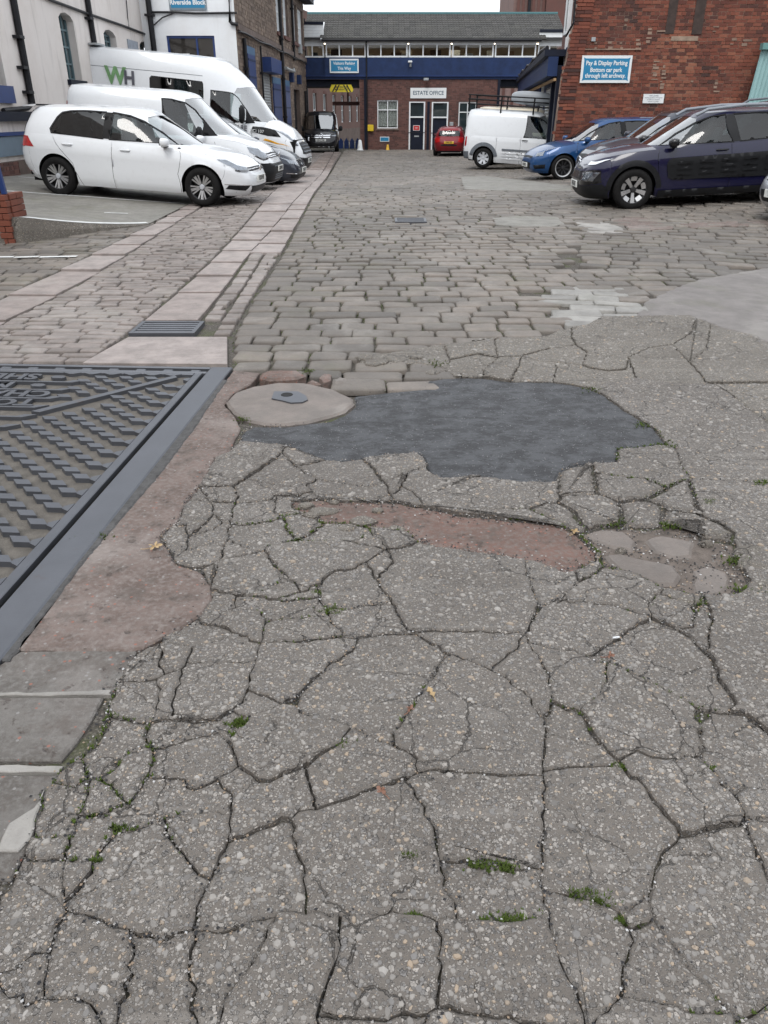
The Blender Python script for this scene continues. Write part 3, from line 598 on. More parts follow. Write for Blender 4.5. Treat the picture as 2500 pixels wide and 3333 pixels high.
for k, (a, b, sx_, sy_) in enumerate([(700, 985, 110, 26), (640, 1020, 60, 18), (930, 1050, 80, 30), (1120, 1085, 60, 20), (600, 960, 50, 16), (840, 1085, 70, 20), (1010, 985, 40, 14), (520, 1000, 50, 18), (1190, 905, 50, 15), (760, 935, 40, 12), (1420, 980, 30, 12), (1000, 140, 90, 22), (1130, 125, 80, 20), (1230, 110, 60, 18), (1330, 200, 50, 18), (940, 118, 60, 18), (1400, 160, 40, 14)]):
    n = fr_.choice((6, 7, 8)); rr2 = [(a + sx_ * cos(2 * pi * i / n) * fr_.uniform(.65, 1.1), b + sy_ * sin(2 * pi * i / n) * fr_.uniform(.65, 1.1)) for i in range(n)]
    plate('concrete_fragment', jitter_ring(gpoly(PX(RH, rr2)), .004, .025, 300 + k), -.05, fr_.uniform(.004, .022), .009, M_CONC2, frag, (fr_.uniform(-.05, .05), fr_.uniform(-.05, .05)), zf=lambda x, y: gbase(y))
# lumps broken off along the edge
LUMP = ['long pale concrete lump tilted at the far edge of the stone hollow', 'grey concrete lump at the right rim of the stone hollow', 'largest round concrete lump beside the weeds right of the hollow', 'concrete lump below the weeds at the right rim of the hollow', 'flat pebbly concrete lump on the near rim of the stone hollow', 'small stone chip between the red fill and the stone hollow', 'small pale pebble on the brown stones of the hollow', 'small flat stone lying right of the brown stones in the hollow']
for k, (a, b, sx, sy) in enumerate([(1380, 1060, 0.075, 0.05), (1570, 1150, 0.09, 0.05), (1600, 1240, 0.085, 0.055), (1640, 1340, 0.07, 0.05), (1215, 1425, 0.075, 0.035), (640, 1035, 0.03, 0.02), (860, 1150, 0.025, 0.016), (1330, 1115, 0.035, 0.018)]):
    x, y = G(*PX(RF, [(a, b)])[0]); r = random.Random(k)
    bm = bmesh.new(); bmesh.ops.create_icosphere(bm, subdivisions=2, radius=1)
    for v in bm.verts:
        n_ = 1 + 0.28 * noise.noise(v.co * 1.7 + Vector((k * 5, 0, 0))); v.co = Vector((v.co.x * sx * n_, v.co.y * sy * n_, v.co.z * 0.032 * n_))
    o = mesh('concrete_lump', [v.co[:] for v in bm.verts], [[v.index for v in f.verts] for f in bm.faces], M_CONC2, None, False); bm.free()
    o.location = (x, y, -0.012); o.rotation_euler = (r.uniform(-.1, .1), r.uniform(-.1, .1), r.uniform(-.5, .5))
    tag(o, LUMP[k], 'rubble')
# red mortar strip beside the chamber cover
redstrip_px = PX(RI, [(1400, 105), (1560, 120), (1500, 190), (1400, 240), (1345, 310), (1400, 370), (1445, 450), (1400, 540), (1390, 590)]) + leftb_px[1:16] + PX(RI, [(860, 1770), (780, 1790), (110, 1780), (60, 1830), (330, 1480), (520, 1230), (740, 980), (960, 720), (1180, 430), (1290, 260), (1360, 160)])
tag(plate('red_mortar_strip', jitter_ring(gpoly(redstrip_px), 0.004, 0.04, 6), -0.052, 0.004, 0.008, M_RED, None), kind='structure')
tag(plate('grey_mortar_patch', gpoly(PX(RA, [(110, 360), (740, 352), (700, 445), (640, 545), (605, 600), (-60, 600), (-60, 470)])), -0.052, -0.002, 0.006, M_GREYPATCH, None), kind='structure')
st = tag(plate('smooth_stone_flag', gpoly(PX(RA, [(-300, 612), (560, 612), (480, 760), (410, 860), (330, 955), (-300, 955)])), -0.052, 0.001, 0.006, M_GREYPATCH, None, tone=0.9), kind='structure')
tag(plate('smooth_stone_flag', gpoly(PX(RA, [(-500, 1030), (320, 1030), (255, 1130), (215, 1260), (150, 1420), (60, 1600), (-500, 1600)])), -0.052, 0.0, 0.006, M_GREYPATCH, None, tone=0.6), kind='structure')
tag(plate('pale_mortar_joint', jitter_ring(gpoly(PX(RA, [(-300, 585), (200, 590), (600, 575), (600, 603), (200, 606), (-300, 608)])), 0.003, 0.03, 8), -0.05, 0.004, 0.003, M_PALE, None), kind='structure')
tag(plate('pale_mortar_joint', jitter_ring(gpoly(PX(RA, [(-300, 975), (150, 985), (345, 988), (320, 1022), (-300, 1022)])), 0.003, 0.03, 9), -0.05, 0.005, 0.003, M_PALE, None), kind='structure')
tag(plate('pale_mortar_joint', jitter_ring(gpoly(PX(RB, [(40, 180), (150, 110), (180, 60), (195, 30), (130, 250), (80, 300), (-10, 300)])), 0.004, 0.03, 10), -0.05, 0.008, 0.004, M_PALE, None), kind='structure')
tag(plate('mortar_fillet', jitter_ring(gpoly(PX(RI, [(1330, 160), (1365, 165), (1180, 440), (965, 730), (745, 985), (525, 1240), (335, 1490), (60, 1850), (0, 1850), (0, 1843), (260, 1500), (480, 1210), (700, 930), (920, 660), (1130, 400)])), 0.006, 0.025, 11), -0.05, 0.008, 0.008, plain('dark_mortar_fillet', (0.085, 0.083, 0.082), 0.9, var=0.4, scale=20, bump=1.0, bscale=90), None), kind='structure')
# the round flush stone with a steel hydrant lid
rs = [G(*p) for p in PX(RH, [(150, 370), (200, 320), (300, 285), (450, 262), (600, 265), (760, 300), (870, 350), (880, 380), (830, 425), (740, 455), (620, 485), (490, 500), (360, 495), (250, 470), (190, 430)])]
rstone = plate('round_stone', jitter_ring(rs, 0.004, 0.05, 12), -0.05, 0.012, 0.016, M_BRNST, None, (0, 0.005), 0.45)
tag(rstone, 'flat round brown stone set in the ground around a small steel lid', 'stone')
lid = MB(); hl = [G(*p) for p in PX(RH, [(410, 360), (425, 320), (560, 320), (605, 345), (615, 368), (585, 382), (520, 385), (470, 372)])]
lid.prism(hl, lambda a, b, d: (a, b, d), 0.0, 0.021); lo = lid.build('steel_lid', M_IRON, None)
hx, hy = G(*PX(RH, [(497, 340)])[0]); lh = MB(); lh.lathe([(0.0, 0.0225), (0.026, 0.0225), (0.036, 0.024), (0.04, 0.021)], 20, Matrix.Translation((hx, hy, 0)) @ Matrix.Rotation(radians(90), 4, 'X'))
lh2 = lh.build('keyhole', plain('black_hole', (0.01, 0.01, 0.01), 0.8), lo)
tag(lo, 'small steel lid with a round keyhole in the round brown stone', 'lid')
# red broken stones by the round stone
for k, (pp, zt, m) in enumerate([([(345, 215), (400, 195), (560, 205), (605, 240), (560, 258), (400, 262), (340, 240)], 0.03, M_RED2), ([(610, 250), (650, 235), (690, 265), (640, 275)], 0.01, M_RED2), ([(680, 240), (700, 222), (750, 225), (745, 262), (710, 275)], 0.035, M_RED2), ([(750, 250), (800, 230), (850, 245), (820, 262), (770, 268)], 0.02, M_BRNST)]):
    plate('broken_stone', jitter_ring(gpoly(PX(RH, pp)), 0.006, 0.03, 40 + k), -0.05, zt, 0.02, m, tag(empty('broken_edging', (0, 0, 0)), kind='structure') if k == 0 else bpy.data.objects['broken_edging'], (0.05, -0.05), k / 4)

# ------------------------------------------------------------------ setts, laid in courses
def sett_ring(hx, hy, r, rr=0.24, amp=0.05):
    out = []
    m = min(hx, hy) * rr
    for sx, sy, order in ((1, 1, 0), (-1, 1, 1), (-1, -1, 0), (1, -1, 1)):
        a = (sx * hx, sy * (hy - m)); b = (sx * (hx - m * 0.35), sy * (hy - m * 0.35)); c = (sx * (hx - m), sy * hy)
        out += [a, b, c] if order == 0 else [c, b, a]
    return [(x * (1 + r.uniform(-amp, amp)), y * (1 + r.uniform(-amp, amp) * 1.4)) for x, y in out]
def sett_geo(cx, cy, ang, L, W, zt, r, crown=0.012, depth=0.05):
    ring = sett_ring(L / 2, W / 2, r); ca, sa = cos(ang), sin(ang); n = len(ring); lv = []
    tx, ty = r.uniform(-.035, .035), r.uniform(-.05, .05)
    for k, dz in ((1.0, -depth), (1.0, -crown * 1.0), (0.94, -crown * 0.3), (0.80, 0.0)):
        for x, y in ring: lv.append((cx + (x * ca - y * sa) * k, cy + (x * sa + y * ca) * k, zt + dz + (0 if dz == -depth else tx * x * k + ty * y * k + r.uniform(-.0012, .0012))))
    f = [(j * n + i, j * n + (i + 1) % n, (j + 1) * n + (i + 1) % n, (j + 1) * n + i) for j in range(3) for i in range(n)] + [tuple(range(3 * n, 4 * n))]
    return lv, f
def course_field(x0f, x1f, y0, y1, pitch, length, ang, ok, seed, zf, gapx=0.02, gapy=0.02, pj=0.15):
    r = random.Random(seed); out = []; y = y0
    while y < y1:
        p = pitch * (1 + r.uniform(-pj, pj)); yc = y + p / 2; a, b = x0f(yc), x1f(yc); x = a - r.uniform(0, 0.4) * length
        while x < b:
            L = length * r.uniform(0.72, 1.3)
            xa, xb = max(x, a), min(x + L, b)
            if xb - xa > 0.06:
                xc = (xa + xb) / 2; wob = 0.022 * noise.noise((xc * 0.9, yc * 0.9, seed)) * 3
                ca, sa = cos(ang), sin(ang); X, Y = xc * ca - (yc + wob) * sa, xc * sa + (yc + wob) * ca
                if ok(X, Y): out.append((X, Y, ang + r.uniform(-.03, .03), xb - xa - gapx * r.uniform(.6, 1.5), p - gapy * r.uniform(.5, 1.4), zf(X, Y) + r.uniform(-.007, .006)))
            x += L
        y += p
    return out
def lay(parent, setts, mat, seed, part='sett', nparts=300, crown=0.012):
    setts.sort(key=lambda s: s[0] ** 2 + s[1] ** 2); r = random.Random(seed); rest = MB(); k = 0
    vis = [s for s in setts if abs(s[0]) < 0.56 * s[1] + 0.6]; vis_ids = {id(s) for s in vis[:nparts]}
    for s in setts:
        v, f = sett_geo(*s, r, crown); tn = min(1, max(0, 0.5 + 0.6 * noise.noise((s[0] * 0.35, s[1] * 0.35, seed)) + r.gauss(0, 0.26)))
        if id(s) in vis_ids: mesh(part, v, f, mat, parent, True, [tn] * len(v))
        else: rest.add(v, f, tn)
    if rest.v:
        o = mesh(part + '_field', rest.v, rest.f, mat, parent, True, rest.t); tag(o, kind='stuff')
xR = lambda y: interp([(5.4, -1.12), (6.36, -1.28), (7.83, -1.31), (10.1, -1.3), (15, -1.39), (34, -1.97), (45, -2.2)], y)      # right edge of the kerb stones
xJ = lambda y: interp([(6.3, -1.64), (8.25, -1.66), (10, -1.7), (12.2, -1.66), (18.3, -1.72), (42.8, -2.5)], y)
xL = lambda y: interp([(5.4, -2.22), (6.8, -2.12), (9.8, -2.07), (12.5, -2.12), (20.8, -2.48), (42.8, -2.94)], y)
xLR = lambda y: interp([(4.9, -3.36), (6.86, -3.36), (8.3, -3.25), (10.6, -3.23), (14.8, -3.26), (20, -3.4), (45, -4.0)], y)
xLL = lambda y: interp([(4.9, -3.8), (7.7, -3.77), (10.06, -3.66), (12.3, -3.56), (14.9, -3.55), (20, -3.75), (45, -4.4)], y)
cob_px = [(757, 1203), (1000, 1250), (1130, 1296), (1395, 1296), (1480, 1215), (1480, 1172), (1780, 1096), (1916, 1060), (2070, 1040), (2150, 965), (2240, 925), (2600, 850)]
cobp = [G(*p) for p in cob_px]
cob_area = cobp + [(14, 9.5), (16, 48), (-2.3, 47.5), (-1.97, 34), (-1.42, 15), (-1.33, 10.1), (-1.3, 6.4)]
pale_px = [(1740, 950), (1960, 940), (2110, 985), (2070, 1040), (1916, 1064), (1880, 1058), (1830, 1050)]; pale_area = [G(*p) for p in pale_px]
asp2 = [[G(*p) for p in PX((1500, 550, 0.6028), q)] for q in ([(170, 265), (300, 255), (520, 262), (560, 300), (480, 315), (330, 312), (190, 305)], [(0, 45), (130, 40), (330, 60), (600, 95), (600, 122), (380, 118), (200, 118), (20, 110)])]
bare = lambda x, y: any(inside((x, y), a) for a in asp2)
lane = tag(sheet('cobbled_lane', [-2.2 + 0.6 * i for i in range(30)], [5.4 + 0.6 * i for i in range(72)], lambda x, y: gz(x, y) - 0.032, M_BED), kind='structure')
LANG = 0.0
okc = lambda x, y: inside((x, y), cob_area) and not bare(x, y) and not inside((x, y), pale_area) and not (x > 2.6 + (y - 11) * 0.25 and y > 9.2)
cobs = course_field(lambda y: xR(y) + 0.03, lambda y: 15, 5.0, 48, 0.212, 0.335, LANG, okc, 5, gz, 0.019, 0.017)
lay(lane, cobs, M_SETT, 5, nparts=300)
# larger, straighter setts to the right, laid at a skew
okr = lambda x, y: inside((x, y), cob_area) and not bare(x, y) and not inside((x, y), pale_area) and (x > 2.62 + (y - 11) * 0.25 and y > 9.2)
RANG = radians(-14)
apron = tag(mesh('sett_apron', [(2.4, 9.2, -0.05), (13, 9.2, -0.05), (15, 40, -0.3), (9.5, 40, -0.3)], [(0, 1, 2, 3)], M_BED), kind='structure')
lay(apron, course_field(lambda y: -6, lambda y: 18, 6, 44, 0.24, 0.36, RANG, okr, 9, gz, 0.013, 0.013), M_SETT, 9, nparts=220)
for k, q in enumerate(pale_area and [(0.0, 0.36), (0.36, 0.70), (0.70, 1.0)]):
    pass
pal = tag(mesh('pale_sett_panel', [(p[0], p[1], gz(*p) - 0.03) for p in pale_area], [tuple(range(len(pale_area)))], M_BED), kind='structure')
lay(pal, course_field(lambda y: -4, lambda y: 6, 4, 11, 0.2, 0.42, radians(-9), lambda x, y: inside((x, y), pale_area), 12, lambda x, y: gz(x, y) + .004, 0.012, 0.012), m_stone('pale_sett_stone', (0.22, 0.21, 0.195), (0.29, 0.28, 0.26), (0.42, 0.40, 0.37), moss=0.2), 12, nparts=60, crown=0.006)
for k, a in enumerate(asp2):
    tag(plate('asphalt_patch', jitter_ring(a, 0.02, 0.1, 60 + k), -0.05, 0.006, 0.01, M_BAY, None, zf=gz), kind='structure')
for k, q in enumerate([[(620, 290), (760, 285), (850, 310), (900, 340), (820, 355), (700, 345)], [(820, 280), (900, 262), (1010, 265), (1100, 300), (1150, 320), (1000, 335), (900, 315)], [(1180, 300), (1659, 305), (1659, 322), (1250, 325)]]):
    tag(plate(('mortar_patch', 'brick_red_patch', 'brick_red_patch')[k], jitter_ring([G(*p) for p in PX((1500, 550, 0.6028), q)], 0.05, 0.10, 70 + k), -0.05, 0.003, 0.01, (M_PALE, M_RED, M_RED)[k], None, zf=gz), kind='structure')
# patch of pinkish concrete on the right
pink_px = [(2070, 1040), (2100, 985), (2150, 962), (2240, 922), (2420, 887), (2640, 852), (2640, 1180), (2480, 1110), (2440, 1092), (2355, 1072), (2290, 1045)]
tag(plate('pink_concrete_patch', jitter_ring(gpoly(pink_px), 0.02, 0.06, 14), -0.05, 0.012, 0.012, M_PINKC, None, zf=gz), kind='structure')

# channel of red setts between two lines of sandstone slabs
chan = tag(sheet('red_sett_channel', [-5.0 + 0.4 * i for i in range(11)], [4.9 + 0.8 * i for i in range(51)], lambda x, y: gbase(y) - 0.033, M_BED), kind='structure')
gx0, gx1, gy0, gy1 = -2.13, -1.58, 6.37, 6.79       # the gully grate
lay(chan, course_field(lambda y: xLR(y) + 0.02, lambda y: xL(y) - 0.02, 5.62, 44, 0.115, 0.275, 0.0, lambda x, y: True, 15, lambda x, y: gbase(y) - .004, 0.02, 0.018), M_REDSETT, 15, nparts=300, crown=0.010)
lay(chan, course_field(lambda y: -6.5, lambda y: xLR(y), 4.95, 5.6, 0.132, 0.275, 0, lambda x, y: x > -6, 16, lambda x, y: -.002, 0.02, 0.018), M_REDSETT, 16, nparts=12, crown=0.010)
kerb = tag(mesh('sandstone_kerb_lines', [(-4.0, 5.5, -0.052), (-1.4, 5.5, -0.052), (-2.2, 44, -0.25), (-4.5, 44, -0.25)], [(0, 1, 2, 3)], M_BED), kind='structure')
r_ = random.Random(21)
def slab_line(fl, fr, y0, y1, lens, jit=0.0):
    y = y0
    while y < y1:
        L = r_.uniform(*lens); e = min(y + L, y1); q = 0.006
        ring = [(fl(y) + q, y + q), (fr(y) - q, y + q + jit * r_.uniform(-1, 1)), (fr(e) - q, e - q + jit * r_.uniform(-1, 1)), (fl(e) + q, e - q)]
        plate('kerb_slab', jitter_ring(ring, 0.002, 0.2, int(y * 100)), -0.05, 0.004 + gbase(y) + r_.uniform(-.003, .004), 0.006, M_SLAB, kerb, (r_.uniform(-.008, .008), 0), r_.random()); y = e
slab_line(xLL, xLR, 5.0, 44, (0.62, 1.25))
slab_line(xL, xJ, 6.82, 42, (0.55, 1.35)); slab_line(lambda y: xJ(y) + .004, xR, 10.12, 42, (0.6, 1.3))
plate('kerb_slab', [(-2.24, 5.585), (-1.16, 5.56), (-1.30, 6.33), (-2.12, 6.33)], -0.05, 0.006, 0.006, M_SLAB, kerb, tone=0.8)
lay(kerb, course_field(lambda y: xJ(y) + 0.03, lambda y: xJ(y) + 0.19, 6.9, 10.1, 0.17, 0.3, 0, lambda x, y: True, 31, gz, 0.02, 0.018) + course_field(lambda y: xJ(y) + 0.20, lambda y: xR(y), 6.4, 10.1, 0.18, 0.3, 0, lambda x, y: True, 32, gz, 0.02, 0.018), M_REDSETT, 33, nparts=80)
# grey setts left of the channel
lcob = tag(sheet('left_sett_yard', [-12 + 0.6 * i for i in range(14)] + [-3.9], [4.5 + 0.6 * i for i in range(18)], lambda x, y: gbase(y) - 0.035, M_BED), kind='structure')
lay(lcob, course_field(lambda y: -12, lambda y: xLL(y), 4.8, 14.4, 0.2, 0.3, 0, lambda x, y: True, 35, lambda x, y: gbase(y), 0.02, 0.02), M_SETT, 35, nparts=160)
for (a, b, c_, d_) in ((-5.4, -4.52, 9.68, 9.73), (-4.50, -4.22, 9.70, 9.75), (-4.20, -3.76, 9.72, 9.77), (-6.4, -5.45, 9.62, 9.67)):
    tag(mesh('painted_line', [(x__, y__, gbase(y__) + .014) for x__, y__ in ((a, c_), (b, d_), (b, d_ + .075), (a, c_ + .075))], [(0, 1, 2, 3)], M_WHITE), kind='structure')

# left parking bays: a concrete slab that rises towards the building, with a low retaining edge
E0, E1, E2 = (-3.60, 12.47), (-4.85, 10.86), (-9.2, 9.7)
def bay_ring(): return [E0, E1, E2, (-9.3, 30.5), (xLL(30) + .01, 30.5), (xLL(25) + .01, 25), (xLL(20) + .01, 20), (xLL(15) + .01, 15)]
bv = []; bf = []
xs_ = [-9.3 + i * 0.35 for i in range(17)]; ys_ = [9.6 + 0.4 * i for i in range(53)]
pts2 = [Vector(p) for p in jitter_ring(bay_ring(), 0, 0.3, 1)] ; nb_ = len(pts2)
pts2 += [Vector((x, y)) for x in xs_ for y in ys_ if inside((x, y), bay_ring())]
vv, _, ff = delaunay_2d_cdt(pts2, [(i, (i + 1) % nb_) for i in range(nb_)], [], 1, 1e-5)[:3]
tag(mesh('parking_bay', [(p.x, p.y, bz(p.x, p.y) + 0.006) for p in vv], ff, M_BAY, None, True, [0.5 + 0.4 * noise.noise((p.x * .6, p.y * .6, 0)) for p in vv]), kind='structure')
def edge_line(P, Q, n): return [(lerp(P[0], Q[0], i / n), lerp(P[1], Q[1], i / n)) for i in range(n + 1)]
ed = edge_line(E0, E1, 10) + edge_line(E1, E2, 10)[1:]
rv = []
for i, (x, y) in enumerate(ed): rv += [(x, y, bz(x, y) + 0.004), (x + .012, y - 0.02 + 0.008 * sin(i * 5), (bz(x, y) + gbase(y)) * 0.5), (x + 0.01, y - 0.03, gbase(y) - 0.06)]
tag(mesh('bay_retaining_edge', rv, [(3 * i + k, 3 * i + 3 + k, 3 * i + 4 + k, 3 * i + 1 + k) for i in range(len(ed) - 1) for k in (0, 1)], M_CONC2), kind='structure')
def paint_strip(P, Q, wdt, n=14, zf=bz, dz=0.011):
    dx, dy = Q[0] - P[0], Q[1] - P[1]; L = math.hypot(dx, dy); nx, ny = -dy / L * wdt / 2, dx / L * wdt / 2; v = []
    r = random.Random(int(P[0] * 1000))
    for i in range(n + 1):
        t = i / n; x, y = P[0] + dx * t, P[1] + dy * t; k = r.uniform(.85, 1.1)
        v += [(x - nx * k, y - ny * k, zf(x - nx, y - ny) + dz), (x + nx * k, y + ny * k, zf(x + nx, y + ny) + dz)]
    return tag(mesh('painted_line', v, [(2 * i, 2 * i + 2, 2 * i + 3, 2 * i + 1) for i in range(n)], M_WHITE), kind='structure')
paint_strip((-3.64, 12.54), (-4.86, 10.95), 0.085); paint_strip((-3.62, 14.95), (-7.3, 14.75), 0.075); paint_strip((-3.8, 17.6), (-7.6, 17.4), 0.075)
paint_strip((-4.15, 13.3), (-4.5, 13.2), 0.05)
paint_strip((-2.70, 33.5), (-2.82, 46.5), 0.12, zf=lambda x, y: gbase(y), dz=0.018)

# ------------------------------------------------------------------ gully grates
def grate(name, x0, x1, y0, y1, z, nbar, label):
    t = empty(name, ((x0 + x1) / 2, (y0 + y1) / 2, z)); hx, hy = (x1 - x0) / 2, (y1 - y0) / 2
    f = MB(); b = 0.035
    f.box(-hx, hx, -hy, -hy + b, -.05, .012); f.box(-hx, hx, hy - b, hy, -.05, .012); f.box(-hx, -hx + b, -hy + b + .001, hy - b - .001, -.05, .0115); f.box(hx - b, hx, -hy + b + .001, hy - b - .001, -.05, .0115)
    f.build('frame', M_IRON, t)
    s = MB(); s.box(-hx + b, hx - b, -hy + b, hy - b, -.052, -.046); s.build('sump', plain('black_hole', (0.01, 0.01, 0.01), 0.8), t)
    for i in range(nbar):
        y = -hy + b + (2 * hy - 2 * b) * (i + 0.5) / nbar; q = MB(); q.bbox(-hx + b - .004, hx - b + .004, y - .017, y + .017, -.03, .009, .004); q.build('bar', M_IRON, t)
    tag(t, label, 'drain grate'); return t
grate('gully_grate', gx0, gx1, gy0, gy1, 0.014, 5, 'steel drain grate of long bars between pink sandstone slabs')
g2 = grate('gully_grate', 0.17, 0.66, 12.55, 13.05, gbase(12.8) + .012, 4, 'small square iron drain grate sunk among the grey cobbles')
# ------------------------------------------------------------------ chamber cover: frame, lid, tread blocks, lettering
FO = [(-1.10, 5.44), (-1.335, 1.4)]; FI = [(-1.255, 5.27), (-1.50, 1.4)]
cov = empty('chamber_cover', (-1.3, 5.3, 0))
dv = Vector((FO[1][0] - FO[0][0], FO[1][1] - FO[0][1])).normalized()      # along the right edge, towards the camera
ax = -dv; bx_ = Vector((-ax.y, ax.x))                                  # ax: away from camera; bx_: to the left
def C2(a, b, z): p = Vector((FO[0][0], FO[0][1])) - ax * b + bx_ * a; return (p.x + 1.3, p.y - 5.3, z)   # a: metres left of, b: metres nearer than the far right corner
def cbox(mb, a0, a1, b0, b1, z0, z1, ch=0.006):
    P = lambda a, b, z: C2(a, b, z)
    v = [P(a0, b0, z0), P(a1, b0, z0), P(a1, b1, z0), P(a0, b1, z0), P(a0, b0, z1 - ch), P(a1, b0, z1 - ch), P(a1, b1, z1 - ch), P(a0, b1, z1 - ch), P(a0 + ch, b0 + ch, z1), P(a1 - ch, b0 + ch, z1), P(a1 - ch, b1 - ch, z1), P(a0 + ch, b1 - ch, z1)]
    mb.add(v, [(0, 1, 5, 4), (1, 2, 6, 5), (2, 3, 7, 6), (3, 0, 4, 7), (4, 5, 9, 8), (5, 6, 10, 9), (6, 7, 11, 10), (7, 4, 8, 11), (8, 9, 10, 11)])
CL, CB = 2.6, 3.7
f = MB(); cbox(f, 0, 0.155, 0.0, CB, -.06, .014); f.build('frame_side', M_IRON, cov)
f = MB(); cbox(f, 0.157, CL, 0.0, 0.03, -.06, .013); cbox(f, 0.157, CL, 0.105, 0.135, -.06, .012); f.build('frame_end', M_IRON, cov)
for k in range(12):
    f = MB(); cbox(f, 0.22 + k * 0.2, 0.29 + k * 0.2, 0.05, 0.088, -.03, .006); f.build('frame_stud', M_IRON, cov)
f = MB(); cbox(f, 0.157, CL, 0.03, 0.105, -.07, -.012, 0.001); f.build('frame_tray', plain('iron_dirt', (0.075, 0.066, 0.056), 0.85, var=0.4, scale=25, bump=0.8, bscale=150), cov)
f = MB(); cbox(f, 0.185, CL, 0.15, CB, -.07, -.013, 0.001); lidb = f.build('lid', plain('silt_on_iron', (0.125, 0.112, 0.096), 0.8, var=0.35, scale=16, bump=0.7, bscale=180), cov)
zt = 0.012
f = MB()
edge = [(0.185, 0.15), (CL, 0.15), (CL, 0.185), (0.62, 0.185)]
cbox(f, 0.185, 0.235, 0.15, CB, -.03, zt, .004); cbox(f, 0.24, CL, 0.15, 0.178, -.03, zt - .0005, .004)
f.build('lid_rim', M_IRON, lidb)
def cpoly(pts, z0, z1, name, mat, parent):
    m = MB(); m.prism(pts, lambda a, b, d: C2(a, b, d), z0, z1); return m.build(name, mat, parent)
for k in range(22):                                            # teeth of the rim
    b = 0.25 + k * 0.163; cpoly([(0.2355, b), (0.275, b + .03), (0.275, b + .055), (0.2355, b + .08)], -.03, zt - .001, 'rim_tooth', M_IRON, lidb)
for k in range(6):
    a = 0.32 + k * 0.145; cpoly([(a, 0.1785), (a + .13, 0.1785), (a + .075, 0.215), (a + .05, 0.215)], -.03, zt - .001, 'rim_tooth', M_IRON, lidb)
# the diagonal bar and the letter ledges; lines below are in metres left of / nearer than the corner
bar = [(0.34, 0.21), (0.41, 0.21), (1.06, 0.845), (1.06, 0.90), (1.00, 0.90)]
cpoly([(0.33, 0.255), (0.36, 0.215), (1.03, 0.985), (0.97, 1.0)], -.03, zt + .001, 'rib', M_IRON, lidb)
blk = MB(); bmesh_block = None
ca_, sa_ = cos(radians(45)), sin(radians(45))
def on_bar(a, b):                                              # signed distance from the rib
    ux, uy = 0.52, 0.60; L = math.hypot(ux, uy); return ((a - 0.46) * uy - (b - 0.37) * ux) / L
led = [(0.80, 0.30, 0.36), (0.90, 0.47, 0.53), (1.0, 0.64, 0.70), (1.09, 0.86, 0.92), (1.2, 1.03, 1.08), (1.30, 1.20, 1.25)]
led = [(1.0, 0.385, 0), (1.0, 0.555, 0), (1.0, 0.725, 0), (1.02, 0.895, 0), (1.02, 1.065, 0), (1.04, 1.235, 0)]
for j in range(0, 44):
    for i in range(0, 15):
        a, b = 0.33 + i * 0.178 + (j % 2) * 0.089, 0.275 + j * 0.0815
        if a < 0.315 or a > CL - 0.1 or b > CB - 0.15: continue
        if abs(on_bar(a, b)) < 0.088 and b < 1.02: continue
        if b < 1.28 and a > 1.0: continue
        bw, bh, sh_ = 0.043, 0.030, -0.024
        q = [(a + su * bw + sv * sh_, b + sv * bh) for su, sv in ((1, 1), (1, -1), (-1, -1), (-1, 1))]
        m = MB(); lo_ = [C2(*p, -.03) for p in q]; hi_ = [C2(lerp(p[0], a, .1), lerp(p[1], b, .1), zt) for p in q]
        m.add(lo_ + hi_, [(0, 1, 5, 4), (1, 2, 6, 5), (2, 3, 7, 6), (3, 0, 4, 7), (4, 5, 6, 7)]); m.build('tread_block', M_IRON, lidb)
for (a, b0, b1) in led:
    cpoly([(a - .05, b0 - .03), (a + .03, b0 - .03), (a + .06, b0), (CL, b0), (CL, b0 + .022), (a + .02, b0 + .022)], -.03, zt - .001, 'letter_ledge', M_IRON, lidb)
def text_mesh(name, s, size, mat, parent, M, depth=0.004, align='CENTER', bold=0.0, shear=0.0, spacing=1.0, sx=1.0, bevel=0.0):
    cu = bpy.data.curves.new(name, 'FONT'); cu.body = s; cu.size = size; cu.extrude = depth; cu.align_x = align; cu.align_y = 'CENTER'; cu.offset = bold; cu.shear = shear; cu.space_character = spacing; cu.resolution_u = 3; cu.bevel_depth = bevel
    o = bpy.data.objects.new(name, cu); COL.objects.link(o); bpy.context.view_layer.update()
    me = bpy.data.meshes.new_from_object(o.evaluated_get(bpy.context.evaluated_depsgraph_get())); bpy.data.objects.remove(o)
    me.transform(M @ Matrix.Diagonal((sx, 1, 1, 1))); me.materials.clear(); me.materials.append(mat)
    return link(bpy.data.objects.new(name, me), parent)
rotl = math.atan2(ax.y, ax.x) - pi / 2 + pi
for s, a, b in (('SHEF', 1.30, 0.285), ('MA', 1.40, 0.475), ('CHAR', 1.06, 0.645), ('TOW', 1.08, 0.815)):
    p = C2(a, b, 0.002)
    text_mesh('lettering', s, 0.165, M_IRON, lidb, Matrix.Translation(p) @ Matrix.Rotation(rotl, 4, 'Z'), 0.010, 'LEFT', 0.006, sx=1.25)
for a, b in ((1.16, 0.29), (1.22, 0.475), (1.45, 0.985), (1.6, 1.15)):
    cpoly([(a - .05, b), (a - .02, b - .03), (a + .04, b - .03), (a + .06, b), (a + .03, b + .03), (a - .03, b + .03)], -.03, zt, 'tread_stud', M_IRON, lidb)
tag(cov, 'large cast iron chamber cover with raised lettering and tread blocks in a wide frame', 'manhole cover')

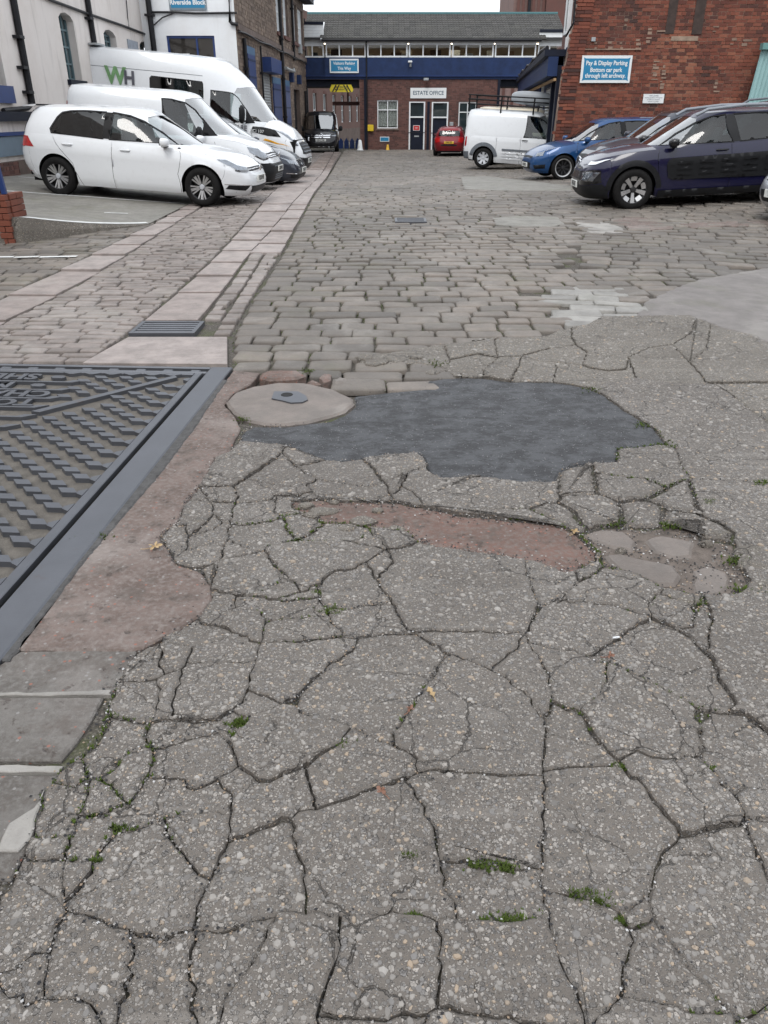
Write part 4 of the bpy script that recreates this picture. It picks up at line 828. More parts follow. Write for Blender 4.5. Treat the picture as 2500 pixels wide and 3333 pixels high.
# ------------------------------------------------------------------ loose grit in the cracks, moss, leaves
def grit(name, pts, mat, seed, smin, smax, zf):
    r = random.Random(seed); m = MB()
    for (x, y) in pts:
        s = r.uniform(smin, smax); a = r.uniform(0, 6.3); z = zf(x, y); c, d = cos(a), sin(a)
        o = [(s, 0, 0), (0, s * .8, 0), (-s * .9, 0, 0), (0, -s * .7, 0), (0, 0, s * .75), (0, 0, -s * .5)]
        m.add([(x + q[0] * c - q[1] * d, y + q[0] * d + q[1] * c, z + q[2]) for q in o], [(0, 1, 4), (1, 2, 4), (2, 3, 4), (3, 0, 4), (1, 0, 5), (2, 1, 5), (3, 2, 5), (0, 3, 5)], r.random())
    o = mesh(name, m.v, m.f, mat, None, False, m.t); tag(o, kind='stuff'); return o
tg = NT('loose_grit'); M_GRIT = tg.end(tg.ramp(tg.tone(), [(0, (0.035, 0.035, 0.038)), (0.35, (0.09, 0.085, 0.08)), (0.6, (0.20, 0.19, 0.18)), (0.78, (0.33, 0.25, 0.18)), (0.88, (0.42, 0.40, 0.38)), (0.97, (0.6, 0.6, 0.6))], 'CONSTANT'), 0.8)
rg = random.Random(77); gp = []
for (p, q, k) in CRACKS:
    L = math.dist(p, q); ym = (p[1] + q[1]) / 2
    dens = 330 if ym < 3.0 else 190 if ym < 4.5 else 40
    dens *= max(0.1, 1 + 1.6 * noise.noise((p[0] * 2.2, p[1] * 2.2, 9)))
    for i in range(int(L * dens)):
        t = rg.random(); wd = rg.gauss(0, 0.008 + 0.014 * max(0, noise.noise((p[0] * 3, p[1] * 3, 4))))
        gp.append((lerp(p[0], q[0], t) - (q[1] - p[1]) / L * wd, lerp(p[1], q[1], t) + (q[0] - p[0]) / L * wd))
grit('loose_grit', gp, M_GRIT, 1, 0.0015, 0.0060, lambda x, y: gbase(y) + rg.uniform(-.012, .012))
g2p = []
lbw = [G(*p) for p in leftb_px]
for a, b in zip(lbw, lbw[1:]):
    L = math.dist(a, b)
    for i in range(int(L * 330)): t = rg.random(); g2p.append((lerp(a[0], b[0], t) + rg.gauss(0, .022), lerp(a[1], b[1], t) + rg.gauss(0, .014)))
hw = [G(*p) for p in hole_px]; hx0, hx1 = min(p[0] for p in hw), max(p[0] for p in hw); hy0, hy1 = min(p[1] for p in hw), max(p[1] for p in hw)
for i in range(1500):
    p = (rg.uniform(hx0, hx1), rg.uniform(hy0, hy1))
    if inside(p, hw) and noise.noise((p[0] * 5, p[1] * 5, 2)) > -0.15: g2p.append(p)
rw = [G(*p) for p in redfill_px]
for a, b in zip(rw, rw[1:]):
    for i in range(int(math.dist(a, b) * 620)): t = rg.random(); g2p.append((lerp(a[0], b[0], t) + rg.gauss(0, .035), lerp(a[1], b[1], t) + rg.gauss(0, .035)))
grit('loose_grit', g2p, M_GRIT, 2, 0.002, 0.007, lambda x, y: -0.012 + rg.uniform(0, .018) if not inside((x, y), hw) else -.008 + rg.uniform(0, .006))
# moss cushions in the joints
mp = []
for px, py, n, spr in ((1330, 2795, 60, 14), (1560, 2820, 40, 25), (1640, 2830, 50, 25), (1650, 3005, 120, 40), (1340, 2990, 40, 14), (1890, 2915, 70, 25), (1960, 2945, 60, 25), (2046, 3005, 160, 20), (790, 2360, 120, 22), (775, 2400, 60, 10), (1100, 2430, 60, 25), (1030, 1935, 40, 8), (1075, 1995, 80, 22), (2265, 2510, 80, 25), (2010, 2505, 60, 16), (2270, 1970, 60, 10), (1995, 1705, 80, 25), (2180, 1715, 60, 20), (2410, 1830, 120, 30), (2440, 1930, 120, 35), (1930, 1270, 60, 16), (2095, 1385, 50, 16), (2170, 1450, 50, 18), (795, 1368, 60, 14), (310, 2808, 25, 10), (390, 2700, 30, 18), (2310, 1640, 80, 14), (2480, 1575, 50, 14), (235, 1760, 20, 10), (330, 1750, 30, 14), (1000, 1210, 60, 12), (2500, 1930, 60, 20), (1420, 1185, 50, 20)):
    for i in range(n): mp.append(G(px + rg.gauss(0, spr), py + rg.gauss(0, spr * 0.35)))
for (p, q, k) in CRACKS:
    L = math.dist(p, q); nn = noise.noise(((p[0] + q[0]) * .9, (p[1] + q[1]) * .9, 31))
    if nn > 0.22 and (p[1] + q[1]) < 9:
        for i in range(int(L * 260 * (nn - .1))): t = rg.random(); mp.append((lerp(p[0], q[0], t) + rg.gauss(0, .005), lerp(p[1], q[1], t) + rg.gauss(0, .005)))
def moss(name, pts, seed, s0, s1, zf):
    r = random.Random(seed); m = MB()
    for (x, y) in pts:
        s = r.uniform(s0, s1); z = zf(x, y)
        for k in range(5):
            a = r.uniform(0, 6.3); t = r.uniform(.4, 1); c, d = cos(a) * s, sin(a) * s
            m.add([(x - d * .3, y + c * .3, z), (x + d * .3, y - c * .3, z), (x + c * t, y + d * t, z + s * r.uniform(.5, 1.3))], [(0, 1, 2)], r.random())
    return tag(mesh(name, m.v, m.f, M_MOSS, None, False, m.t), kind='stuff')
moss('moss', mp, 3, 0.005, 0.013, lambda x, y: gbase(y) + 0.003)
jm = []
for s in cobs[:2600]:
    if noise.noise((s[0] * 0.8, s[1] * 0.8, 21)) + 0.25 * rg.random() > 0.12:
        e = rg.choice((-1, 1)); hx = s[3] / 2 + .012
        for i in range(7): jm.append((s[0] + e * hx + rg.gauss(0, .008), s[1] + rg.uniform(-.5, .5) * s[4]))
moss('moss', jm, 4, 0.005, 0.011, lambda x, y: gz(x, y) - 0.016)
# leaves
def leaf(px, py, size, mat, label, lobes, rot):
    x, y = G(px, py); v = [(0, 0, 0.006)]; n = lobes * 4
    for i in range(n):
        a = 2 * pi * i / n; r = size * (0.62 + 0.38 * cos(lobes * a)) * (1.0 if i % 2 else 0.88)
        v.append((r * cos(a), r * sin(a), 0.004 + 0.010 * abs(sin(a * 1.5 + rot))))
    m = MB(); m.add(v, [(0, i + 1, (i + 1) % n + 1) for i in range(n)]); m.tube([(0, 0, .005), (-size * 1.1, 0, .004), (-size * 1.7, size * .2, .006)], 0.0016, 5)
    o = m.build('fallen_leaf', mat); o.location = (x, y, 0.012); o.rotation_euler = (0.05, -0.06, rot); return tag(o, label, 'leaf')
leaf(508, 1790, 0.036, M_LEAF, 'yellow lobed fallen leaf lying on the red mortar strip', 5, 0.4)
leaf(1402, 2268, 0.024, M_LEAF, 'pale tan fallen leaf beside a crack in the broken concrete', 2, 2.0)
leaf(1335, 2322, 0.018, M_LEAF2, 'russet fallen leaf lying in a crack next to a pale tan leaf', 4, 1.0)
leaf(1240, 2590, 0.02, M_LEAF2, 'dark russet fallen leaf crumpled against a crack in the concrete', 4, 2.4)
leaf(1985, 2148, 0.02, M_LEAF2, 'small orange leaf scraps near the white cigarette end', 5, 0.2)
leaf(1870, 1742, 0.025, M_LEAF, 'tan fallen leaf at the edge of the red fill patch', 4, 0.9)
cg = MB(); cg.tube([(-.012, 0, .006), (.012, 0.004, .006)], 0.0038, 10); co = cg.build('cigarette_end', plain('cigarette_paper', (0.72, 0.74, 0.76), 0.7)); gx_, gy_ = G(2003, 2091); co.location = (gx_, gy_, 0.014); tag(co, 'crumpled white cigarette end lying on the broken concrete', 'litter')

# ================================================================== BUILDINGS
class Wall:                                   # a vertical wall plane: s along it, z up, d out of it
    def __init__(s, P0, P1):
        s.o = Vector((P0[0], P0[1])); s.d = (Vector((P1[0], P1[1])) - s.o); s.L = s.d.length; s.d.normalize(); s.n = Vector((s.d.y, -s.d.x))
    def px(s, px, py):                          # pixel -> (s, z) on the wall
        r = ray(px, py); den = r[0] * s.n.x + r[1] * s.n.y; k = (s.o.x * s.n.x + s.o.y * s.n.y) / den
        p = Vector((r[0] * k, r[1] * k)); return ((p - s.o).dot(s.d), EYE + r[2] * k)
    def P(s, a, z, d=0.0): q = s.o + s.d * a + s.n * d; return (q.x, q.y, z)
    def rect(s, x0, y0, x1, y1):                # pixel rect -> (s0, s1, z0, z1)
        a, zt = s.px(x0, y0); b, zb = s.px(x1, y1); return (a, b, zb, zt)
    def box(s, mb, a0, a1, z0, z1, d0, d1, tone=0.5):
        mb.add([s.P(a, z, d) for d in (d0, d1) for (a, z) in ((a0, z0), (a1, z0), (a1, z1), (a0, z1))], [(0, 3, 2, 1), (4, 5, 6, 7), (0, 1, 5, 4), (1, 2, 6, 5), (2, 3, 7, 6), (3, 0, 4, 7)], tone)
    def part(s, name, mat, parent, *boxes):
        m = MB()
        for b in boxes: s.box(m, *b)
        return m.build(name, mat, parent)
def wall_mesh(name, W, ring, holes, mat, parent, d=0.0, thick=0.3):
    pts = [Vector(p) for p in ring]; edges = [(i, (i + 1) % len(ring)) for i in range(len(ring))]
    for h in holes:
        k = len(pts); q = h if not isinstance(h[0], (int, float)) else [(h[0], h[2]), (h[1], h[2]), (h[1], h[3]), (h[0], h[3])]
        pts += [Vector(p) for p in q]; edges += [(k + i, k + (i + 1) % len(q)) for i in range(len(q))]
    v, e, f = delaunay_2d_cdt(pts, edges, [], 0, 1e-6)[:3]
    keep = []
    hp = [h if not isinstance(h[0], (int, float)) else [(h[0], h[2]), (h[1], h[2]), (h[1], h[3]), (h[0], h[3])] for h in holes]
    for t in f:
        c = (sum(v[i].x for i in t) / len(t), sum(v[i].y for i in t) / len(t))
        if inside(c, ring) and not any(inside(c, q) for q in hp): keep.append(tuple(t))
    n = len(v); vv = [W.P(p.x, p.y, d) for p in v] + [W.P(p.x, p.y, d - thick) for p in v]
    cnt = {}
    for t in keep:
        for i in range(len(t)):
            a, b = t[i], t[(i + 1) % len(t)]; cnt[(a, b)] = 1
    ff = list(keep) + [tuple(i + n for i in reversed(t)) for t in keep] + [(b, a, a + n, b + n) for (a, b) in cnt if (b, a) not in cnt]
    o = mesh(name, vv, ff, mat, parent, False, [0.5] * len(vv)); return o
def bricks(W, parent, s0, s1, z0, z1, L, H, holes, mat, seed, nparts=0, d=0.0, joint=0.010, proud=(0.004, 0.012), tonef=None, name='brick', ok=None, keyf=None, hj=0.0):
    r = random.Random(seed); out = []; z = z0; row = 0
    while z < z1 - H * 0.4:
        h = H * (1 + r.uniform(-hj, hj)); zt = min(z + h, z1); x = s0 - (L / 2 if row % 2 else 0) - r.uniform(0, .02)
        hdr = row % 4 == 3
        while x < s1:
            l = (L * 0.52 if hdr else L) * (1 + r.uniform(-hj, hj)); a, b = max(x, s0), min(x + l, s1)
            segs = [(a, b)]
            for hl in holes:
                if zt > hl[2] + .01 and z < hl[3] - .01:
                    segs = [q for (p, q_) in segs for q in ((p, min(q_, hl[0])), (max(p, hl[1]), q_)) if q[1] - q[0] > 0.03]
            for (a, b) in segs:
                if b - a > 0.03 and (ok is None or ok((a + b) / 2, (z + zt) / 2)): out.append((a, b - joint, z, zt - joint, r.uniform(*proud), r.random()))
            x += l
        z = zt; row += 1
    if nparts: out.sort(key=keyf or (lambda q: 0)); 
    rest = MB()
    for i, (a, b, za, zb, pr, rn) in enumerate(out):
        tn = tonef((a + b) / 2, (za + zb) / 2, rn) if tonef else rn
        sk = r.uniform(-.002, .002)
        vs_ = [W.P(a, za, d - .02), W.P(b, za, d - .02), W.P(b, zb, d - .02), W.P(a, zb, d - .02), W.P(a, za + sk, d + pr), W.P(b, za, d + pr), W.P(b, zb + sk, d + pr - sk), W.P(a, zb, d + pr)]
        fs = [(4, 5, 6, 7), (0, 1, 5, 4), (1, 2, 6, 5), (2, 3, 7, 6), (3, 0, 4, 7)]
        if i < nparts: mesh(name, vs_, fs, mat, parent, False, [tn] * 8)
        else: rest.add(vs_, fs, tn)
    if rest.v: tag(mesh(name + 'work', rest.v, rest.f, mat, parent, False, rest.t), kind='stuff')
def m_brick(name, cols, dirt=0.35, k=1.0):
    t = NT(name); p = t.obj(); n = len(cols); tn = t.tone()
    c = t.ramp(tn, [(i / (n - 1), q) for i, q in enumerate(cols)]); n1 = t.noise(p, 14.0, 6, 0.7); n2 = t.noise(p, 1.1, 6, 0.65)
    c = t.mix(t.math('MULTIPLY', n1, 0.5), c, t.mix(0.6, c, (0.05, 0.035, 0.03))); c = t.mix(t.math('MULTIPLY', t.sstep(n2, 0.45, 0.75), dirt), c, (0.055, 0.045, 0.042))
    c = t.mix(1.0, c, (k, k, k), 'MULTIPLY')
    return t.end(c, 0.85, 0.0, t.bump(t.noise(p, 70.0, 4, 0.7), 0.6, 0.008))
M_BRICK = m_brick('red_brick', [(0.05, 0.02, 0.016), (0.115, 0.032, 0.020), (0.185, 0.050, 0.028), (0.23, 0.068, 0.038), (0.27, 0.095, 0.053), (0.35, 0.155, 0.09)], 0.33)
M_BRICK2 = m_brick('dark_red_brick', [(0.075, 0.035, 0.03), (0.115, 0.05, 0.042), (0.15, 0.066, 0.054), (0.175, 0.085, 0.068)], 0.3)
M_STONEW = m_brick('brown_coursed_stone', [(0.10, 0.073, 0.055), (0.165, 0.12, 0.092), (0.21, 0.155, 0.118), (0.26, 0.195, 0.15), (0.32, 0.25, 0.19)], 0.35)
M_MORT_D = plain('dark_mortar', (0.14, 0.105, 0.09), 0.9, var=0.4, scale=2.5, bump=0.5)
M_MORT_P = plain('buff_mortar', (0.24, 0.165, 0.125), 0.9, var=0.55, scale=1.3, bump=0.5)
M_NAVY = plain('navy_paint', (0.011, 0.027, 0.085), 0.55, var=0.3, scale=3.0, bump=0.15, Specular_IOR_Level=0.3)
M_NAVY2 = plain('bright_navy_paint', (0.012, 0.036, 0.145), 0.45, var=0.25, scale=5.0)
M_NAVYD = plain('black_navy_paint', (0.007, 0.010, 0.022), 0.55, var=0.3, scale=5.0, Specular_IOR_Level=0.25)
M_WPAINT = plain('white_frame_paint', (0.72, 0.74, 0.75), 0.45, var=0.08)
M_PIPE = plain('black_downpipe_paint', (0.014, 0.014, 0.017), 0.5, var=0.4, scale=8, Specular_IOR_Level=0.25)
M_GREYMETAL = plain('galvanised_grey', (0.36, 0.38, 0.39), 0.45, 0.4, var=0.2)
M_DARK = plain('dark_interior', (0.012, 0.012, 0.013), 0.9)
def m_render(name, col, dirt):
    t = NT(name); p = t.obj(); n1 = t.noise(p, 0.9, 7, 0.65); n2 = t.noise(p, 40.0, 4, 0.7)
    st = t.n('Mapping', 0, Vector=p, Scale=(2.2, 2.2, 0.25)); n3 = t.noise(st, 1.6, 6, 0.65)
    c = t.mix(t.math('MULTIPLY', t.sstep(n1, 0.4, 0.75), 0.45), col, tuple(x * y for x, y in zip(col, (0.78, 0.74, 0.70))))
    c = t.mix(t.math('MULTIPLY', t.sstep(n3, 0.5, 0.75), dirt), c, (0.25, 0.22, 0.20))
    return t.end(c, 0.85, 0.0, t.bump(t.math('ADD', n2, t.math('MULTIPLY', n1, 2.0)), 0.55, 0.012))
M_REND_A = m_render('weathered_white_render', (0.72, 0.67, 0.635), 0.38)
M_REND_B = m_render('clean_white_render', (0.76, 0.78, 0.80), 0.10)
def m_glass(name, tint, rough=0.03):
    t = NT(name); p = t.obj(); n = t.noise(p, 2.3, 5, 0.6)
    return t.end(t.mix(n, tuple(x * .4 for x in tint), tint), rough, 0.0, t.bump(t.noise(p, 1.5, 2, 0.4), 0.06, 0.02), Specular_IOR_Level=0.7)
M_GLASS = m_glass('window_glass', (0.035, 0.05, 0.055)); M_GLASSB = m_glass('old_green_glass', (0.07, 0.105, 0.115), 0.12)
def m_clear(name, dens, col):
    t = NT(name); t.t.nodes.remove(t.b); tr = t.n('BsdfTransparent', Color=col); gl = t.n('BsdfGlossy', Color=(1, 1, 1), Roughness=0.02)
    lw = t.math('POWER', t.n('LayerWeight', 'Facing', Blend=0.5), 5.0); f = t.math('MAXIMUM', t.math('MULTIPLY_ADD', lw, 0.95, 0.045 + dens), 0.0)
    ms = t.t.nodes.new('ShaderNodeMixShader'); t.put(ms.inputs[0], t.math('MINIMUM', f, 1.0)); t.t.links.new(tr, ms.inputs[1]); t.t.links.new(gl, ms.inputs[2]); t.t.links.new(ms.outputs[0], t.out.inputs[0]); return t.m
M_CLEAR = m_clear('clear_glass', -0.01, (0.85, 0.87, 0.85))

def sash(W, parent, R, d, fw, mull=(), trans=(), frame=M_WPAINT, glass=M_GLASS, depth=0.06, gd=-0.035, name='window'):
    a0, a1, z0, z1 = R; fr = MB()
    W.box(fr, a0, a1, z0, z0 + fw, d - depth, d); W.box(fr, a0, a1, z1 - fw, z1, d - depth, d)
    W.box(fr, a0, a0 + fw, z0 + fw, z1 - fw, d - depth, d - .001); W.box(fr, a1 - fw, a1, z0 + fw, z1 - fw, d - depth, d - .001)
    for m in mull: x = lerp(a0, a1, m); W.box(fr, x - fw * .42, x + fw * .42, z0 + fw, z1 - fw, d - depth, d - .003)
    for q in trans: z = lerp(z0, z1, q); W.box(fr, a0 + fw, a1 - fw, z - fw * .42, z + fw * .42, d - depth, d - .005)
    o = fr.build(name, frame, parent)
    xs_ = [a0] + [lerp(a0, a1, m) for m in mull] + [a1]; zs_ = [z0] + [lerp(z0, z1, q) for q in trans] + [z1]
    for i in range(len(xs_) - 1):
        for j in range(len(zs_) - 1): W.part('pane', glass, o, (xs_[i] + fw * .4, xs_[i + 1] - fw * .4, zs_[j] + fw * .4, zs_[j + 1] - fw * .4, d + gd - .004, d + gd))
    return o
def sign(W, px, d, label, lines, face, back, txt, sizes, zs_, border=0.03, corner=True, cat='sign', bold=0.004, sx=1.0):
    a0, a1, z0, z1 = W.rect(*px); e = empty('sign', W.P((a0 + a1) / 2, (z0 + z1) / 2, d)); 
    loc = Vector(e.location)
    def rel(o):
        o.data.transform(Matrix.Translation(-loc)); return o
    rel(W.part('board', back, e, (a0, a1, z0, z1, d, d + .02)))
    if face is not None:
        b = border; f = MB(); k = (z1 - z0) * 0.10 if corner else 0.0
        ring = [(a0 + b, z0 + b), (a0 + b + k, z0 + b + k * .35), (a1 - b - k, z0 + b + k * .35), (a1 - b, z0 + b), (a1 - b - k * .3, z0 + b + k), (a1 - b - k * .3, z1 - b - k), (a1 - b, z1 - b), (a1 - b - k, z1 - b - k * .35), (a0 + b + k, z1 - b - k * .35), (a0 + b, z1 - b), (a0 + b + k * .3, z1 - b - k), (a0 + b + k * .3, z0 + b + k)] if corner else [(a0 + b, z0 + b), (a1 - b, z0 + b), (a1 - b, z1 - b), (a0 + b, z1 - b)]
        f.prism(ring, lambda a, z, q: W.P(a, z, q), d + .015, d + .024); rel(f.build('panel', face, e))
    ang = math.atan2(W.d.y, W.d.x)
    for s_, sz, zq in zip(lines, sizes, zs_):
        p = Vector(W.P((a0 + a1) / 2, lerp(z0, z1, zq), d + .027)) - loc
        text_mesh('lettering', s_, sz, txt, e, Matrix.Translation(p) @ Matrix.Rotation(ang, 4, 'Z') @ Matrix.Rotation(radians(90), 4, 'X'), 0.0015, 'CENTER', bold, sx=sx)
    return tag(e, label, cat)
M_SIGNB = plain('teal_sign_blue', (0.012, 0.19, 0.36), 0.5, var=0.08); M_SIGNW = plain('sign_white', (0.70, 0.72, 0.72), 0.5, var=0.05)
M_INK = plain('sign_ink', (0.05, 0.09, 0.13), 0.6); M_INKG = plain('sign_grey_ink', (0.4, 0.42, 0.44), 0.6)

# ---- the estate office with the glazed bridge storey across the end of the yard
YO = 48.0; WO = Wall((-8.0, YO), (16.0, YO)); S = lambda px, py: WO.px(px, py)
est = empty('estate_office', (1, YO, 0)); 
def fix(root):                                # keep the parts where they are: parts were built in world space
    bpy.context.view_layer.update()
    inv = root.matrix_world.inverted()
    for c in root.children:
        if 'rel' not in c: c.data.transform(inv) if c.type == 'MESH' else None
    for c in root.children:
        for g in c.children_recursive:
            if g.type == 'MESH': g.data.transform(inv)
zg = gbase(YO) - 0.05
sL, sR = S(1170, 300)[0], S(1622, 300)[0]; zn = S(1200, 258)[1]
Rw = WO.rect(1228, 326, 1295, 418); Rd1 = WO.rect(1332, 331, 1381, 487); Rd2 = WO.rect(1406, 332, 1455, 488); Rw2 = WO.rect(1494, 332, 1545, 480)
wall_mesh('wall', WO, [(sL, zg), (sR, zg), (sR, zn), (sL, zn)], [Rw, Rd1, Rd2, Rw2], M_MORT_D, est, 0.0, 0.25)
bricks(WO, est, sL + .02, sR, zg, zn, 0.232, 0.084, [Rw, Rd1, Rd2, Rw2], M_BRICK2, 3, tonef=lambda a, z, r: min(1, max(0, r * 0.8 + 0.25 * noise.noise((a * .8, z * .8, 1)) + 0.08)))
# window with lace curtain, doors
wn = sash(WO, est, Rw, -0.04, 0.055, (0.5,), (0.66,), gd=-0.02, glass=M_CLEAR)
lace = NT('lace_curtain'); lc = lace.obj(); lv_ = lace.noise(lc, 22.0, 3, 0.6)
M_LACE = lace.end(lace.ramp(lv_, [(0.35, (0.30, 0.31, 0.32)), (0.65, (0.62, 0.63, 0.64))]), 0.9)
m = MB(); a0, a1, z0, z1 = Rw; n = 40
for i in range(n): m.add([WO.P(lerp(a0, a1, i / n), z0 + .1, -.13 + .03 * sin(i * 1.3)), WO.P(lerp(a0, a1, (i + 1) / n), z0 + .1, -.13 + .03 * sin((i + 1) * 1.3)), WO.P(lerp(a0, a1, (i + 1) / n), z1, -.13 + .03 * sin((i + 1) * 1.3)), WO.P(lerp(a0, a1, i / n), z1, -.13 + .03 * sin(i * 1.3))], [(0, 1, 2, 3)])
m.build('curtain', M_LACE, wn); WO.part('window_sill', M_MORT_D, wn, (a0 - .05, a1 + .05, z0 - .09, z0 - .002, -.1, .06)); WO.part('interior', M_DARK, wn, (a0 - .1, a1 + .1, z0 - .1, z1 + .1, -.5, -.3))
for R in (Rd1, Rd2):
    a0, a1, z0, z1 = R; fw = 0.075
    o = WO.part('door', M_NAVYD, est, (a0 + fw, a1 - fw, z0, lerp(z0, z1, .68), -.12, -.07))
    WO.part('door_frame', M_WPAINT, o, (a0, a0 + fw, z0, z1, -.12, .01), (a1 - fw, a1, z0, z1, -.12, .01), (a0 + fw, a1 - fw, z1 - .05, z1, -.12, .009), (a0 + fw, a1 - fw, lerp(z0, z1, .67), lerp(z0, z1, .70), -.12, .008))
    WO.part('glazing', M_GLASS, o, (a0 + fw, a1 - fw, lerp(z0, z1, .70), z1 - .05, -.1, -.08)); zz = lerp(z0, z1, .36)
    WO.part('rail', M_PIPE, o, (a0 - .04, a1 + .04, zz - .015, zz + .015, .012, .03)); WO.part('letter_box', M_GREYMETAL, o, (lerp(a0, a1, .35), lerp(a0, a1, .65), lerp(z0, z1, .27), lerp(z0, z1, .30), -.07, -.055))
    WO.part('threshold', M_MORT_D, o, (a0, a1, z0 - .12, z0, -.12, .08))
sash(WO, est, Rw2, -0.03, 0.06, (0.5,), (0.78,), glass=M_GLASS)
aM = (Rd1[1] + Rd2[0]) / 2; WO.part('pillar', M_NAVYD, est, (aM - .07, aM + .07, zg, Rd1[3], .013, .05))
# passage jambs
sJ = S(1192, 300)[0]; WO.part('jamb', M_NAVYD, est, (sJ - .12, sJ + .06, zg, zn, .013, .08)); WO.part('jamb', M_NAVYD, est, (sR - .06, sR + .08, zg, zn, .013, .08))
# bridge storey
bl, br_ = S(985, 250)[0], S(1850, 250)[0]; zw0, zw1 = S(1200, 187)[1], S(1200, 137)[1]; zb = S(1200, 247)[1]; ul, ur = S(1055, 160)[0], S(1750, 160)[0]
WO.part('navy_panel', M_NAVY, est, (ul, ur, zb, zw0, -.2, .10))
WO.part('navy_panel', M_NAVY, est, (bl, ul - .004, zb, zw0 + .02, -.3, -.05)); WO.part('navy_panel', M_NAVY, est, (ur + .004, br_, zb, zw0 + .02, -.3, -.05))
for pxm in (1192, 1328, 1469, 1608): a = S(pxm, 215)[0]; WO.part('panel_joint', M_NAVYD if pxm == 1192 else M_NAVY, est, (a - .02, a + .02, zb + .02, zw0 - .02, .1, .115))
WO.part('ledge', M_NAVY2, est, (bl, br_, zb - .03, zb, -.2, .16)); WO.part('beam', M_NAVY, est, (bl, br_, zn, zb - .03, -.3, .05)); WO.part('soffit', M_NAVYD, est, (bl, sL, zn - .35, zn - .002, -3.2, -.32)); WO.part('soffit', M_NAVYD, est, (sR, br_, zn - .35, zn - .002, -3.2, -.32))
units = [(1060, 1191), (1195, 1327), (1331, 1467), (1472, 1607), (1611, 1745)]
for u0, u1 in units: sash(WO, est, (S(u0, 160)[0], S(u1, 160)[0], zw0, zw1 - .05), 0.06, 0.075, (0.34, 0.67), (), gd=-.04, glass=M_CLEAR)
WO.part('head_board', M_WPAINT, est, (ul, ur, zw1 - .049, zw1 + .12, -.05, .062))
zx0, zx1 = S(1020, 187)[1], S(1020, 145)[1]
sash(WO, est, (S(985, 160)[0], S(1054, 160)[0], zx0, zx1), -.02, 0.07, (0.45,), (), gd=-.04, glass=M_CLEAR); sash(WO, est, (S(1752, 160)[0], S(1835, 160)[0], zx0, zx1), -.02, 0.07, (0.45,), (), gd=-.04, glass=M_CLEAR)
zc = S(1020, 80)[1]
cl_ = [(bl, ul, zx1, zc), (ur + .05, br_, zx1, S(1800, 105)[1])]
for a, b, z0, z1 in cl_:
    n = int((z1 - z0) / .13) + 1
    for i in range(n): WO.part('cladding_board', M_WPAINT, est, (a, b, z0 + (z1 - z0) * i / n, z0 + (z1 - z0) * (i + 1) / n - .008, -.1, -.05 - .012 * (i % 1)))
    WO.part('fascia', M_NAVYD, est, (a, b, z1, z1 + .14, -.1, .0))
# rooms behind the glazing
WO.part('room', plain('room_wall', (0.33, 0.26, 0.19), 0.9, var=0.3, scale=1.0), est, (bl, br_, zb + .1, zw1 + .4, -4.0, -3.9)); WO.part('room_floor', M_DARK, est, (bl, br_, zb + .02, zb + .1, -4, -.31)); WO.part('room_ceiling', plain('room_ceiling', (0.5, 0.42, 0.32), 0.9), est, (bl, br_, zw1 + .1, zw1 + .18, -4, -.21))
M_STRIP = NT('added_strip_light'); M_STRIP = M_STRIP.end((0.9, 0.85, 0.75), 0.5, Emission_Color=(1, 0.85, 0.62), Emission_Strength=5.0)
for i in range(6): WO.part('added_strip_light', M_STRIP, est, (bl + .8 + i * 2.3, bl + 2.0 + i * 2.3, zw1 + .05, zw1 + .09, -2.2, -2.05))  # unseen ceiling strips, added to brighten the warm-lit rooms
rr_ = random.Random(8)
for i in range(30):
    a = rr_.uniform(bl + .2, br_ - .6); wd = rr_.uniform(.15, .8); hh_ = rr_.uniform(.1, .55); dd = rr_.uniform(-3.4, -.5)
    WO.part('furniture', (M_DARK, plain('room_box', (0.35, 0.30, 0.24), 0.8), M_WPAINT, plain('room_wood', (0.16, 0.09, 0.05), 0.8))[i % 4], est, (a, a + wd, zw0 - .1, zw0 + hh_, dd - .3, dd))
# roof of rolled tiles
y_e, y_r = YO - 0.35, YO + 3.1
z_e = WY(1200, 126, y_e)[1]; z_r = WY(1200, 47, y_r)[1]
tl = MB(); cols_ = 0.30; rows_ = 13
xl_, xr_ = S(985, 60)[0] - 8, S(1850, 60)[0] - 8
xcut0, xcut1 = WO.P(ul - .1, 0)[0], WO.P(ur + .12, 0)[0]
for rI in range(rows_):
    t0, t1 = rI / rows_, (rI + 1) / rows_ + .012
    ya, yb = lerp(y_e, y_r, t0), lerp(y_e, y_r, t1); za, zb_ = lerp(z_e, z_r, t0), lerp(z_e, z_r, t1)
    x = xl_
    while x < xr_:
        xa, xb = max(x, xl_), min(x + cols_ - .006, xr_)
        low = t1 < 0.60
        if xb - xa > .05 and not (low and (xb < xcut0 or (xa > xcut1 and t1 < .34))):
            v = []; N_ = 6
            for (yy, zz, lift) in ((ya, za, 0.045), (yb, zb_, 0.012)):
                for i in range(N_ + 1): v.append((lerp(xa, xb, i / N_), yy, zz + lift + 0.028 * (0.5 - 0.5 * cos(2 * pi * 2 * i / N_)) * (1 if i % 3 else .2)))
            for i in range(N_ + 1): v.append((v[i][0], ya + .004, za - .01))
            tl.add(v, [(i, i + 1, N_ + 2 + i, N_ + 1 + i) for i in range(N_)] + [(2 * N_ + 2 + i, 2 * N_ + 3 + i, i + 1, i) for i in range(N_)], min(1, max(0, RND.gauss(.5, .2))))
        x += cols_
tt = NT('grey_concrete_tile'); tp = tt.obj()
M_TILE = tt.end(tt.mix(tt.math('MULTIPLY', tt.sstep(tt.noise(tp, 1.2, 6, .7), .45, .7), .4), tt.ramp(tt.tone(), [(0, (0.040, 0.039, 0.037)), (1, (0.080, 0.077, 0.072))]), (0.085, 0.083, 0.07)), 0.85, 0.0, tt.bump(tt.noise(tp, 60, 4, .7), .5, .01))
